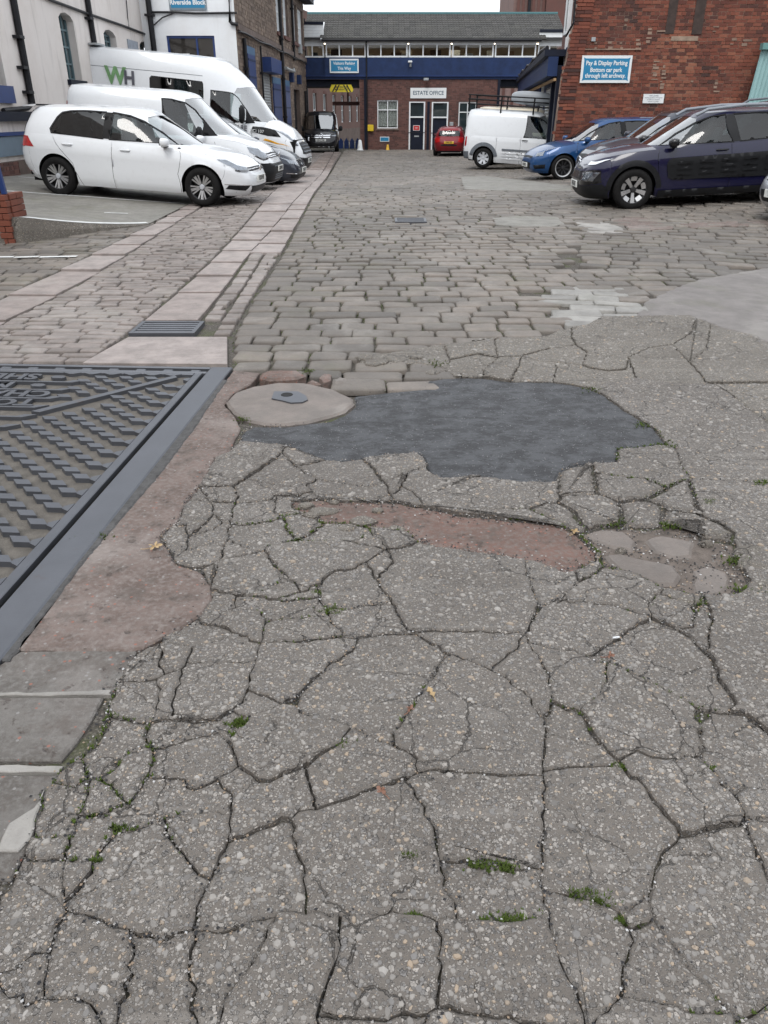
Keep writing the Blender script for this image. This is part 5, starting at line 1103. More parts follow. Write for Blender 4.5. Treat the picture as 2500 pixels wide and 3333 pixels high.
roof = mesh('roof', [(xl_, y_e + .05, z_e - .05), (xr_, y_e + .05, z_e - .05), (xr_, y_r, z_r - .05), (xl_, y_r, z_r - .05), (xl_, y_r + 3.4, z_e), (xr_, y_r + 3.4, z_e)], [(0, 1, 2, 3), (3, 2, 5, 4)], M_DARK, est)
tag(mesh('roof_tiles', tl.v, tl.f, M_TILE, roof, False, tl.t), kind='stuff')
m = MB(); m.tube([(xl_, y_r, z_r + .03), (xr_, y_r, z_r + .03)], .09, 8); m.build('ridge', plain('ridge_green', (0.04, 0.12, 0.13), .7), roof)
m = MB(); m.tube([(xcut0, y_e - .02, z_e - .06), (xcut1, y_e - .02, z_e - .06)], .065, 8); m.build('gutter', M_PIPE, est)
m = MB(); m.box(xcut0 - .06, xcut0 + .02, y_e + .0, y_e + .06, z_e - .05, z_e + .03); m.add([(xcut0 - .03, y_e - .03, z_e), (xcut0 + .06, y_e - .03, z_e), (xcut0 + .06, lerp(y_e, y_r, .6), lerp(z_e, z_r, .6) + .08), (xcut0 - .03, lerp(y_e, y_r, .6), lerp(z_e, z_r, .6) + .08)], [(0, 1, 2, 3)]); m.build('verge', M_WPAINT, est)
m = MB(); a = S(1193, 200)[0]; x_ = a - 8; m.tube([(x_, YO - .2, z_e - .1), (x_, YO - .14, z_e - .4), (x_, YO - .14, zg)], .04, 8); m.build('downpipe', M_PIPE, est)
fix(est)
tag(est, 'red brick estate office under a navy glazed bridge storey with grey tiled roof', 'building')
sign(WO, (1336, 286, 1452, 320), .03, 'long white ESTATE OFFICE board above the two doors', ['ESTATE OFFICE'], None, M_SIGNW, M_INK, [.27], [.5], bold=.003, sx=.92)
sign(WO, (1073, 192, 1168, 238), .13, 'teal Visitors Parking This Way sign on navy bridge panel', ['Visitors Parking', 'This Way'], M_SIGNB, M_SIGNW, M_SIGNW, [.2, .2], [.68, .32], .05, bold=.004, sx=.92)
M_YEL = plain('yellow_sign', (0.62, 0.50, 0.02), .5, var=.1); M_BLK = plain('sign_black', (0.015, 0.015, 0.015), .6)
a0, a1, z0, z1 = WO.rect(1073, 276, 1151, 300); ys = empty('height_limit_sign', WO.P((a0 + a1) / 2, z0, .2)); m = MB(); c_ = .12
m.prism([(a0, z0 + c_), (a0 + c_ * .5, z0), (a1 - c_ * .5, z0), (a1, z0 + c_), (a1 - c_, z1), (a0 + c_, z1)], lambda a, z, d: WO.P(a, z, d), .15, .18); m.build('board', M_YEL, ys)
for k in (0, 1):
    for sd_ in (1, -1):
        m = MB(); u = .12 + k * .17; q = [(u, 0), (u + .08, 0), (u + .28, 1), (u + .20, 1)]
        m.prism([((a0 + p * 1.0 if sd_ > 0 else a1 - p * 1.0), lerp(z0 + .01, z1 - .01, t)) for p, t in q], lambda a, z, d: WO.P(a, z, d), .18, .184); m.build('stripe', M_BLK, ys)
for t, zq in (('MAX HEIGHT 9ft', .68), ('MAX HEIGHT 2.75', .35)): text_mesh('lettering', t, .115, M_BLK, ys, Matrix.Translation(WO.P((a0 + a1) / 2, lerp(z0, z1, zq), .184)) @ Matrix.Rotation(radians(90), 4, 'X'), .001, bold=.002, sx=.8)
m = MB(); m.tube([WO.P(a0 + .3, z1, .165), WO.P(a0 + .3, zn - .1, .165)], .012, 6); m.tube([WO.P(a1 - .3, z1, .165), WO.P(a1 - .3, zn - .1, .165)], .012, 6); m.build('hanger', M_PIPE, ys)
fix(ys); tag(ys, 'yellow and black height limit board hanging under the bridge passage', 'sign')
def wallbox(name, px, d, mat, label, cat, extra=None):
    a0, a1, z0, z1 = WO.rect(*px); t = empty(name, WO.P((a0 + a1) / 2, z0, d)); m = MB(); m.bbox(a0 - 8, a1 - 8, YO - d - .15, YO - d, z0, z1, .02); m.build('case', mat, t)
    if extra: extra(a0, a1, z0, z1, t)
    fix(t); return tag(t, label, cat)
def defib(a0, a1, z0, z1, t): WO.part('door_panel', plain('defib_dark', (0.05, 0.06, 0.03), .5), t, (lerp(a0, a1, .58), lerp(a0, a1, .85), lerp(z0, z1, .2), lerp(z0, z1, .8), .15, .156)); WO.part('badge', plain('defib_green', (0.05, 0.30, 0.10), .5), t, (lerp(a0, a1, .12), lerp(a0, a1, .5), lerp(z0, z1, .12), lerp(z0, z1, .5), .15, .157))
wallbox('defibrillator_cabinet', (1196, 406, 1216, 427), 0.012, plain('defib_yellow', (0.68, 0.47, 0.015), .45), 'yellow defibrillator cabinet on the brick wall by the passage', 'cabinet', defib)
wallbox('keypad', (1463, 397, 1475, 411), 0.012, M_GREYMETAL, 'small grey entry keypad right of the estate office doors', 'keypad')
sign(WO, (1237, 445, 1267, 461), .015, 'small blue plate low on the office wall under the window', ['P'], M_SIGNB, M_SIGNW, M_SIGNW, [.01], [.5], .03, corner=False)
sign(WO, (1345, 408, 1366, 425), -.068, 'small red notice with white border on the office door', ['-----', '----'], plain('red_notice', (0.5, 0.03, 0.03), .5), M_SIGNW, M_SIGNW, [.09, .09], [.62, .38], .02, corner=False)
cc = empty('security_camera', WO.P(*S(1333, 210), .12)); a, z = S(1333, 205); m = MB(); m.bbox(a - .09 - 8, a + .13 - 8, YO - .42, YO - .2, z, z + .09, .02); m.build('camera_body', M_WPAINT, cc); m = MB(); m.bbox(a - 8, a + .1 - 8, YO - .2, YO - .1, z - .2, z + .05, .015); m.build('bracket', M_GREYMETAL, cc); fix(cc); tag(cc, 'white security camera fixed on the navy bridge panel', 'camera')
cc = empty('flood_light', WO.P(*S(1386, 258), .1)); a, z = S(1386, 260); m = MB(); m.bbox(a - .14 - 8, a + .14 - 8, YO - .38, YO - .18, z - .05, z + .08, .02); m.build('lamp_head', M_GREYMETAL, cc); m = MB(); m.box(a - .02 - 8, a + .02 - 8, YO - .2, YO - .05, z + .02, z + .1); m.build('bracket', M_PIPE, cc); fix(cc); tag(cc, 'small grey flood light under the navy beam above the office', 'light')
def bollard(px, py0, py1, Y, r0, r1, mat, label, nm):
    x, z0 = WY(px, py1, Y); _, z1 = WY(px, py0, Y); z0 = gbase(Y) - .02; m = MB(); m.lathe([(0, 0), (r0, 0), (r0, .04), (r0 * .8, .06), (r1, z1 - z0 - .05), (r1 * .6, z1 - z0), (0, z1 - z0)], 16, Matrix.Rotation(radians(90), 4, 'X')); o = m.build(nm, mat, None, True); o.location = (x, Y, z0); return tag(o, label, 'bollard')
bollard(1172, 455, 478, 46.8, .19, .09, M_WPAINT, 'white conical guard stone at the corner of the passage', 'guard_stone')
bollard(1262, 470, 487, 46.9, .11, .06, plain('bollard_yellow', (0.62, 0.36, 0.02), .5), 'short yellow bollard in front of the office wall', 'bollard')

# ---- building seen through the left passage and railings beneath it
WE = Wall((-6.2, 52), (-0.6, 84)); eb = empty('mill_building', (-5, 55, 0))
hol = []; n_e = 10
for i in range(n_e):
    a = 2.0 + i * 2.9; hol.append((a, a + 1.0, 1.0, 3.0))
wall_mesh('wall', WE, [(-1, -.5), (33, -.5), (33, 7.5), (-1, 7.5)], hol, m_brick('mill_brick', [(0.14, 0.075, 0.06), (0.2, 0.11, 0.09)], .4), eb, 0, .3)
for (a0, a1, z0, z1) in hol:
    o = sash(WE, eb, (a0, a1, z0, z1 - .12), -.1, .08, (.5,), (.45,), glass=M_GLASSB); m = MB(); m.prism([(a0 - .02, z1 - .12), (a0 + .2, z1 + .06), ((a0 + a1) / 2, z1 + .14), (a1 - .2, z1 + .06), (a1 + .02, z1 - .12)], lambda a, z, d: WE.P(a, z, d), -.05, .03); m.build('arch', M_BRICK2, o)
WE.part('downpipe', M_PIPE, eb, (6.0, 6.15, 0, 7, .01, .12)); WE.part('downpipe', M_GREYMETAL, eb, (3.4, 3.55, 0, 7, .01, .12)); WE.part('plinth', M_MORT_D, eb, (-1, 33, -.5, .55, .002, .08)); fix(eb)
tag(eb, 'brown brick building with arched windows seen through the passage', 'building')
gt = empty('passage_gate', (-2.5, 51, -.2)); m = MB(); m.box(-3.0, -.9, 50.8, 51.0, 2.05, 2.25); m.build('cross_beam', plain('gate_red', (0.10, 0.04, 0.035), .6), gt)
m = MB(); m.box(-1.05, -.95, 50.9, 51.0, -.3, 3.2); m.box(-2.15, -2.05, 50.9, 51, 2.25, 3.2); m.build('post', plain('gate_red', (0.1, 0.04, 0.035), .6), gt); fix(gt); tag(gt, 'dark red steel gate frame inside the left passage', 'gate')
for k in range(5):
    x = -2.55 + k * .33; m = MB(); m.prism([(x - .13, -.35), (x + .13, -.35), (x + .13, .18), (x, .36), (x - .13, .18)], lambda a, b, d: (a, d, b), 50.5, 50.53); o = m.build('palisade_board', M_NAVY2); tag(o, 'navy pointed board of the low fence inside the passage', 'fence board', 'pointed boards in the passage')
# building behind the right passage and the tall brick block above the roof
WQ = Wall((4.0, 60), (16, 60)); qb = empty('rear_brick_block', (9, 60, 0)); M_LILAC = m_brick('pink_render_brick', [(0.26, 0.17, 0.16), (0.34, 0.24, 0.22)], .5)
wall_mesh('wall', WQ, [(0, -.5), (12, -.5), (12, 4.8), (0, 4.8)], [], M_LILAC, qb, 0, .4)
for i in range(9): WQ.part('pilaster', M_BRICK2, qb, (1.6 + i * .62, 1.78 + i * .62, 2.0, 4.6, .002, .12))
fix(qb); tag(qb, 'pink brick block with thin pilasters seen through right passage', 'building')
xt0, _ = WY(1672, 20, 75); xt1, _ = WY(1775, 20, 75); xt2, _ = WY(1860, 20, 75); ct = empty('tall_brick_block', (xt0, 75, 0)); m = MB(); m.box(xt0, xt1, 75, 84, 4, 16); m.build('wall', m_brick('chimney_brick', [(0.17, 0.105, 0.095), (0.22, 0.14, 0.12)], .5), ct); m = MB(); m.box(xt1 + .01, xt2 + 2, 74.6, 82, 4, 15.5); m.build('wall', M_BRICK2, ct)
for i in range(6):
    m = MB(); x = lerp(xt0, xt1, .1 + i * .16); m.box(x, x + .22, 74.88, 74.998, 4, 15.6); m.build('pilaster', M_BRICK2, ct)
m = MB(); m.tube([(lerp(xt0, xt1, .48), 74.8, 4), (lerp(xt0, xt1, .48), 74.8, 15)], .12, 6); m.build('downpipe', M_PIPE, ct); fix(ct); tag(ct, 'tall soot-stained brick block rising behind the tiled roof', 'building')

# ---- left: white rendered wing (A), gable with sign (B), stone range (C)
XA, YB = -7.9, 29.6; xC0 = WY(776, 210, YB)[0]; xB0 = XA
WA = Wall((XA, 9.0), (XA, YB)); WA.n = Vector((1, 0)); WB = Wall((XA, YB), (xC0, YB)); WC = Wall((xC0, YB), (-4.25, 48.0))
wa = empty('white_rendered_wing', (XA, 15, 0)); 
def apx(x, y): return WA.px(x, y)
win_a = []
for (p0, p1, p2) in (((186, 30), (232, 30), (215, 258)), ((334, 88), (373, 92), (355, 156)), ((452, 128), (483, 130), (470, 172))):
    s0, zt_ = apx(*p0); s1, _ = apx(*p1); _, z0 = apx(*p2); win_a.append((s0, s1, z0, zt_))
s0, zt_ = apx(0, 190); win_a.append((apx(-170, 200)[0], apx(22, 275)[0], apx(22, 280)[1], 3.9))
wall_mesh('wall', WA, [(0, -.2), (WA.L, -.2), (WA.L, 6.6), (0, 6.6)], win_a, M_REND_A, wa, 0, .4)
for k, (a0, a1, z0, z1) in enumerate(win_a):
    o = sash(WA, wa, (a0, a1, z0, z1), -.18, .05, (.33, .67), (.25, .5, .75) if k in (0, 3) else (.4, .7), frame=plain('teal_steel_frame', (0.10, 0.16, 0.18), .5), glass=M_GLASSB)
    if k < 3:
        m = MB(); w_ = a1 - a0; m.prism([(a0, z1 - .0), (a0, z1 - .16), (a0 + w_ * .18, z1 - .06), (a0 + w_ * .5, z1 - .015), (a1 - w_ * .18, z1 - .06), (a1, z1 - .16), (a1, z1)], lambda a, z, d: WA.P(a, z, d), -.28, -.002); m.build('arch_head', M_REND_A, o)
    WA.part('window_sill', M_NAVY2 if k == 3 else M_NAVYD, o, (a0 - .1, a1 + .1, z0 - (.32 if k == 3 else .12), z0, -.15, .09))
def pipe(W, parent, pts, r, mat=M_PIPE, d=.07, clips=()):
    m = MB(); m.tube([W.P(*W.px(*p), d) for p in pts], r, 8); o = m.build('downpipe', mat, parent, True)
    for p in clips:
        a, z = W.px(*p); W.part('pipe_clip', mat, o, (a - r * 1.7, a + r * 1.7, z - .03, z + .03, 0, d + r * 1.2))
    return o
pipe(WA, wa, [(26, -40), (95, 338)], .075, clips=((48, 120), (62, 220), (80, 300))); pipe(WA, wa, [(270, -40), (299, 142)], .075, clips=((280, 60),)); pipe(WA, wa, [(95, 335), (80, 352), (0, 360)], .05)
pipe(WA, wa, [(120, -20), (157, 0), (280, 45), (390, 82), (470, 112), (486, 128)], .035, d=.05)
pipe(WA, wa, [(408, 0), (413, 60), (417, 90)], .014, d=.03)
WA.part('signboard', plain('grey_board', (0.30, 0.33, 0.38), .6, var=.3, scale=9), wa, (apx(412, 127)[0], apx(447, 150)[0], apx(430, 165)[1], apx(430, 132)[1], .005, .03))
WA.part('service_box', M_GREYMETAL, wa, (apx(285, 140)[0], apx(312, 140)[0], apx(290, 146)[1], apx(290, 140)[1], .005, .25))
WA.part('lintel', M_NAVYD, wa, (apx(-100, 370)[0], apx(90, 370)[0], 1.50, 1.68, .01, .12))
m = MB(); WA.box(m, 0, WA.L, -.2, .75, .002, .10); m.build('plinth', M_MORT_D, wa); bricks(WA, wa, 0, 9, .0, .75, .23, .085, [], M_BRICK2, 41, d=.10)
WA.part('low_panel', plain('blue_grey_panel', (0.15, 0.20, 0.25), .5), wa, (2.0, apx(100, 500)[0], .85, 1.22, .005, .06)); WA.part('panel_rail', M_NAVY2, wa, (2.0, apx(100, 480)[0], 1.23, 1.30, .005, .09))
fix(wa); tag(wa, 'weathered white rendered wing with arched steel windows and black downpipes', 'building')
wb = empty('white_gable_block', ((XA + xC0) / 2, YB, 0)); Rb = WB.rect(541, 116, 704, 196); 
wall_mesh('wall', WB, [(0, -.2), (WB.L, -.2), (WB.L, 7.2), (0, 7.2)], [Rb], M_REND_B, wb, 0, .4)
o = sash(WB, wb, Rb, -.04, .07, (.62,), (), frame=M_NAVY2, glass=m_glass('brown_glass', (.055, .05, .045))); a0, a1, z0, z1 = Rb
WB.part('notice', M_SIGNW, o, (lerp(a0, a1, .27), lerp(a0, a1, .44), lerp(z0, z1, .12), lerp(z0, z1, .28), -.07, -.068))
pipe(WB, wb, [(480, -30), (505, 175)], .09, d=.08, clips=((490, 50),)); pipe(WB, wb, [(497, 40), (560, 40), (640, 44), (772, 42)], .03, d=.05); pipe(WB, wb, [(503, 82), (530, 58), (570, 42)], .02, d=.06)
pipe(WB, wb, [(745, -40), (750, 70), (757, 78), (776, 80)], .05, d=.08)
fix(wb); tag(wb, 'clean white rendered block with a navy framed window', 'building')
M_SIGNG = plain('grey_sign_edge', (0.16, 0.21, 0.25), .5)
sign(WB, (545, -42, 674, 33), .02, 'teal Riverside Block sign with grey edge on the white block', ['Riverside Block'], M_SIGNB, M_SIGNG, M_SIGNW, [.185], [.33], .06, corner=False, bold=.006)
# stone range
wc = empty('stone_range', (xC0, YB, 0)); cp = WC.px
def crect(x0, yt, x1, yb): s0, z1 = cp(x0, yt); s1, _ = cp(x1, yt); _, z0 = cp((x0 + x1) / 2, yb); return (s0, s1, z0, z1)
Z = lambda t: 700 + t * .1929
shut = [crect(Z(515), 600 * .1929 + 5, Z(625), 1270 * .1929)]; 
up = [(cp(896, 5)[0], cp(912, 5)[0]), (cp(920, 30)[0], cp(935, 30)[0]), (cp(948, 60)[0], cp(964, 60)[0]), (cp(969, 80)[0], cp(985, 80)[0])]
zu0, zu1 = 4.75, 6.35
upr = [(a, b, zu0, zu1) for a, b in up]
roll = (cp(848, 180)[0], cp(878, 190)[0], 0, 3.05); dl = [(cp(883, 230)[0], cp(908, 240)[0], 1.0, 2.75), (cp(917, 240)[0], cp(938, 250)[0], 1.0, 2.75)]; brk = (cp(953, 250)[0], cp(973, 260)[0], .2, 2.7)
sh0 = (cp(800, 150)[0], cp(823, 150)[0], 2.1, 3.5)
holes = upr + [roll, sh0] + dl + [brk]
ztop = 7.0
wall_mesh('wall', WC, [(0, -.3), (WC.L, -.3), (WC.L, ztop), (0, ztop)], holes, M_MORT_D, wc, 0, .4)
bricks(WC, wc, .02, WC.L, -.3, ztop, .30, .115, holes, M_STONEW, 51, hj=.12, joint=.014, proud=(.004, .02), tonef=lambda a, z, r: min(1, max(0, r * .7 + .15 + .3 * noise.noise((a * .5, z * .9, 2)))), name='stone')
for R in upr: o = sash(WC, wc, R, -.1, .09, (.5,), (.5,), glass=plain('blind_white', (.55, .58, .6), .5)); WC.part('window_sill', M_BRICK2, o, (R[0] - .1, R[1] + .1, R[2] - .14, R[2], -.1, .08))
def slats(R, mat, nm, h, d=-.06):
    o = WC.part(nm, mat, wc, (R[0], R[1], R[2], R[3], d - .03, d)); n = int((R[3] - R[2]) / h)
    for i in range(n):
        m = MB(); z = R[2] + i * h; m.add([WC.P(R[0], z, d + .002), WC.P(R[1], z, d + .002), WC.P(R[1], z + h * .5, d + .022), WC.P(R[0], z + h * .5, d + .022), WC.P(R[1], z + h * .92, d + .002), WC.P(R[0], z + h * .92, d + .002)], [(0, 1, 2, 3), (3, 2, 4, 5)]); m.build('slat', mat, o)
    return o
slats(roll, M_GREYMETAL, 'roller_shutter', .1)
WC.part('shutter_hood', M_NAVY2, wc, (roll[0] - .15, roll[1] + .35, 3.06, 3.55, .002, .42)); 
for R in dl + [sh0]:
    o = WC.part('window_shutter', M_NAVY2, wc, (R[0], R[1], R[2], R[3], -.02, .06))
    for t in (.12, .5, .88): WC.part('strap', M_NAVY, o, (R[0] - .03, R[1] + .03, lerp(R[2], R[3], t) - .03, lerp(R[2], R[3], t) + .03, .06, .075))
    WC.part('lintel', plain('lintel_blue', (.05, .12, .22), .6), wc, (R[0] - .08, R[1] + .08, R[3] + .004, R[3] + .24, .002, .05))
slats(brk, M_PIPE, 'roller_shutter', .12, -.2)
# string course, downpipes, gutter, boxes
WC.part('string_course', M_MORT_D, wc, (0, WC.L, 4.08, 4.25, .022, .10))
m = MB(); m.tube([WC.P(-.05, 4.0, .1)] + [WC.P(i, 4.02 + .03 * sin(i * 1.3), .13) for i in range(0, 19)], .035, 6); m.build('cable', M_PIPE, wc)
def vpipe(px, z0, z1, r=.06):
    a = cp(*px)[0]; m = MB(); m.tube([WC.P(a, z1, .1), WC.P(a, z0, .1)], r, 8); o = m.build('downpipe', M_PIPE, wc, True)
    for z in (1.5, 3.0, 4.5, 6.0):
        if z0 < z < z1: WC.part('pipe_clip', M_PIPE, o, (a - r * 1.6, a + r * 1.6, z - .04, z + .04, .01, .1 + r * 1.2))
vpipe((782, 80), .2, 3.9, .07); vpipe((908, 120), -.1, 7.0, .075); vpipe((948, 120), 3.9, 6.9); vpipe((838, 130), .4, 3.9, .035); vpipe((986, 250), .8, 2.7)
for px in (938, 963): a = cp(px, 215)[0]; WC.part('alarm_box', M_NAVY, wc, (a, a + .5, 2.95, 3.35, .022, .2))
a = cp(969, 150)[0]; WC.part('air_vent', M_GREYMETAL, wc, (a, a + .75, 4.35, 4.74, .022, .14))
m = MB(); a = cp(920, 200)[0]; m.tube([WC.P(a, 3.45, .12), WC.P(a + .5, 3.4, .2), WC.P(a + 2.2, 3.4, .2), WC.P(a + 2.6, 3.5, .12)], .07, 8); m.build('vent_duct', M_GREYMETAL, wc, True)
m = MB(); m.add([WC.P(-.6, ztop - .05, .55), WC.P(WC.L + .3, ztop - .05, .55), WC.P(WC.L + .3, ztop + 2.2, -3.5), WC.P(-.6, ztop + 2.2, -3.5)], [(0, 1, 2, 3)]); m.build('roof', M_TILE, wc)
WC.part('fascia', M_NAVYD, wc, (-.6, WC.L + .3, ztop - .28, ztop - .06, .02, .55)); m = MB(); m.tube([WC.P(-.6, ztop - .02, .6), WC.P(WC.L + .3, ztop - .02, .6)], .07, 8); m.build('gutter', plain('gutter_teal', (.03, .09, .10), .5), wc)
WE2 = Wall(WC.P(WC.L, 0)[:2], (WC.P(WC.L, 0)[0] - 5, WC.P(WC.L, 0)[1] + .2)); fix(wc); tag(wc, 'brown coursed stone range with navy shutters and high white windows', 'building')

# ---- right: red brick building
YF = 25.6; WF = Wall((4.0, YF), (16.0, YF)); fp = WF.px
rb = empty('red_brick_building', (8, YF, 0)); ztF = 6.2
def cornx(z): return interp([(-.3, 5.08 - 4.0), (.6, 5.10 - 4.0), (2.6, 5.19 - 4.0), (3.0, 5.27 - 4.0), (4.4, 5.42 - 4.0), (6.2, 5.52 - 4.0)], z)
sMax = 9.5
ring = [(cornx(z), z) for z in (-.3, .6, 2.6, 3.0, 4.4, 6.2)]
wall_mesh('wall', WF, ring[:1] + [(sMax, -.3), (sMax, ztF)] + ring[1:][::-1], [], M_MORT_P, rb, 0, .35)
def ftone(a, z, r):
    t = .12 + r * .55 + .28 * noise.noise((a * .9, z * .9, 7))
    u = fp(2200, 200); 
    if abs(a - u[0]) < .55 + .35 * max(0, 2.9 - z) and 2.05 < z < 3.75 and r > .25: t += .27       # the newer brick infill
    if a < cornx(z) + .42: t -= .12
    return min(1, max(0, t))
keyf = lambda q: (0 if q[0] < 7 else 1, -q[1] + q[0], abs(q[2] - 2.3))
def skey(q):
    x = q[0] + 4.0; return abs(q[2] - 2.6) + .25 * abs(x - 7.5)
pier = [fp(2075, 300)[0], fp(2100, 0)[0]]
bricks(WF, rb, .9, sMax, .3, ztF, .238, .0885, [], M_BRICK, 61, nparts=300, proud=(.003, .022), joint=.012, tonef=ftone, ok=lambda a, z: a > cornx(z) + .01, keyf=skey, hj=.05)
# corner buttress of the same brick, a projecting pier and a ledge
m = MB()
zs_ = [-.3 + i * .0885 for i in range(74)]
for i, z in enumerate(zs_[:-1]):
    x0 = cornx(z); o_ = .115 if i % 2 else 0
    for a, b in ((x0 - .012, x0 + .225 - o_), (x0 + .236 - o_, x0 + .44)):
        WF.box(m, a + RND.uniform(-.012, .006), b, z, z + .077 + RND.uniform(-.006, .004), .0, .04 + RND.uniform(0, .022), max(0, min(1, RND.gauss(.28, .2))))
tag(mesh('corner_quoins', m.v, m.f, M_BRICK, rb, False, m.t), kind='stuff')
WF.part('ledge', M_MORT_P, rb, (fp(1885, 165)[0], fp(2085, 165)[0], fp(1950, 163)[1], fp(1950, 159)[1], .02, .05))
for (q0, q1) in (((2185, 118), (2270, 133)),): a0, z1 = fp(*q0); a1, z0 = fp(*q1); WF.part('stone_lintel', plain('buff_lintel', (.27, .20, .15), .9, var=.3), rb, (a0, a1, z0, z1, .0, .024))
for (x0, y0, x1, y1) in ((2180, -5, 2192, 110), (2268, -5, 2282, 112)): a0, z1 = fp(x0, y0); a1, z0 = fp(x1, y1); WF.part('soot_streak', plain('soot_joint', (.05, .035, .03), .95, var=.4), rb, (a0, a1, z0, 5.2, .0, .027))
rs__ = random.Random(4)
for (x0, y0, x1, y1) in ((2035, 55, 2050, 85), (2020, 125, 2032, 160), (1980, 125, 1992, 160), (1935, 125, 1947, 160), (2070, 120, 2084, 162), (2110, 85, 2125, 140), (2140, 95, 2172, 104), (2320, 75, 2340, 104), (2380, 120, 2392, 145), (2420, 120, 2445, 150), (2250, 255, 2264, 268), (2330, 250, 2342, 300), (2066, 40, 2070, 55), (2130, 190, 2140, 260), (2155, 210, 2160, 290)):
    a0, z1 = fp(x0, y0); a1, z0 = fp(x1, y1); n = max(1, int((z1 - z0) / .0885))
    for i in range(n):
        zz = lerp(z0, z1, i / n); m = MB(); aa = a0 + rs__.uniform(-.02, .03); wd = (a1 - a0) * rs__.uniform(.4, 1.0); WF.box(m, aa, aa + wd, zz, zz + .075 * rs__.uniform(.25, 1), .0, .0235 + rs__.uniform(0, .003)); m.build('mortar_smear', M_MORT_P, rb)
# side wall of the building with the white window, going back along the lane
WFs = Wall((5.48, 27.7), (5.42, YF + .36)); sd_R = (WFs.L - 1.5, WFs.L - .45, 3.75, 5.8)
wall_mesh('side_wall', WFs, [(0, 3.2), (WFs.L, 3.2), (WFs.L, 6.2), (0, 6.2)], [sd_R], M_BRICK2, rb, 0, .3); sash(WFs, rb, sd_R, .02, .08, (.5,), (.55,), glass=M_GLASS)
m = MB(); WFs.box(m, WFs.L - .42, WFs.L - .36, 2.2, 6.2, .01, .12); m.build('white_downpipe', M_WPAINT, rb)
m = MB(); m.tube([(5.2, YF + .2, 3.6), (5.32, YF - .1, 3.9), (5.28, YF - .12, 5.6)], .03, 6); m.build('cable', M_PIPE, rb)
fix(rb); tag(rb, 'soot-streaked red brick building with patched corner and old fixings', 'building')
sign(WF, (1894, 181, 2046, 270), .06, 'teal Pay and Display Parking sign on the red brick wall', ['Pay & Display Parking', 'Bottom car park', 'through left archway.'], M_SIGNB, M_SIGNW, M_SIGNW, [.155, .155, .155], [.72, .47, .26], .05, bold=.004, sx=.88)
sign(WF, (2094, 306, 2157, 336), .03, 'small white notice with faint grey print on the brick wall', ['DISCLAIMER', 'vehicles parked at owners risk', 'no liability is accepted', 'for loss or damage'], None, M_SIGNW, M_INKG, [.05, .042, .042, .042], [.82, .62, .42, .22], bold=0)
a0, a1, z0, z1 = WF.rect(1924, 122, 1936, 136); jb = MB(); jb.bbox(a0 + 4, a1 + 4, YF - .1, YF - .02, z0, z1, .01); tag(jb.build('junction_box', M_GREYMETAL), 'small grey junction box high on the red brick wall', 'junction box')
# navy shopfront going back from the brick corner
WN = Wall((5.30, YF + .4), (7.75, 47.6)); WN.n = Vector((-WN.d.y, WN.d.x)); nv = empty('navy_shopfront', (5.5, 28, 0))
WN.part('back_wall', M_NAVY, nv, (0, WN.L, -.2, 3.35, -.2, .0))
rs_ = (2.6, 6.2, -.1, 2.45); 
o = WN.part('roller_shutter', M_GREYMETAL, nv, (*rs_, .002, .03))
for i in range(24): m = MB(); z = rs_[2] + i * .106; m.add([WN.P(rs_[0], z, .031), WN.P(rs_[1], z, .031), WN.P(rs_[1], z + .055, .055), WN.P(rs_[0], z + .055, .055), WN.P(rs_[1], z + .1, .031), WN.P(rs_[0], z + .1, .031)], [(0, 1, 2, 3), (3, 2, 4, 5)]); m.build('slat', M_GREYMETAL, o)
WN.part('post', M_NAVYD, nv, (.05, .45, -.2, 2.9, .002, .2)); WN.part('post', M_NAVYD, nv, (1.9, 2.2, -.2, 2.9, .002, .2)); WN.part('post', M_NAVY2, nv, (9.0, 9.3, -.2, 2.9, .002, .12)); WN.part('window_post', M_WPAINT, nv, (8.0, 8.15, -.2, 2.8, .002, .1))
WN.part('beam', M_NAVY, nv, (0, WN.L, 2.62, 3.12, .21, .5)); WN.part('canopy', M_NAVYD, nv, (0, WN.L, 3.13, 3.3, .0, .62)); WN.part('batten', plain('raw_timber', (.38, .25, .13), .8, var=.2), nv, (0, WN.L, 2.50, 2.57, .22, .30))
m = MB(); m.tube([WN.P(.2, 3.36, .55)] + [WN.P(1 + i * 1.4, 3.36 + .05 * sin(i * 2), .58) for i in range(14)], .05, 7); m.build('cable_bundle', M_PIPE, nv)
fix(nv); tag(nv, 'navy painted shopfront with roller shutter beside the brick corner', 'building')
# teal corrugated shed
a0, z1 = fp(2460, 165); xs0 = a0 + 4.0; sh = empty('corrugated_shed', (xs0, 25.2, 0)); m = MB(); n = 46; v = []
for i in range(n + 1):
    x = xs0 + i * .06; y = 25.25 + (.018 if i % 2 else -.018) 
    v += [(x - .3, y, -.2), (x, y, z1)]
m.add(v, [(2 * i, 2 * i + 2, 2 * i + 3, 2 * i + 1) for i in range(n)]); m.build('cladding', plain('teal_sheet', (.26, .42, .42), .5, var=.12, scale=2), sh); m = MB(); m.box(xs0 - .03, xs0 + 3, 25.1, 25.3, z1, z1 + .16); m.build('flashing', plain('teal_trim', (.12, .26, .25), .5), sh); fix(sh); tag(sh, 'pale teal corrugated metal shed against the brick wall', 'shed')
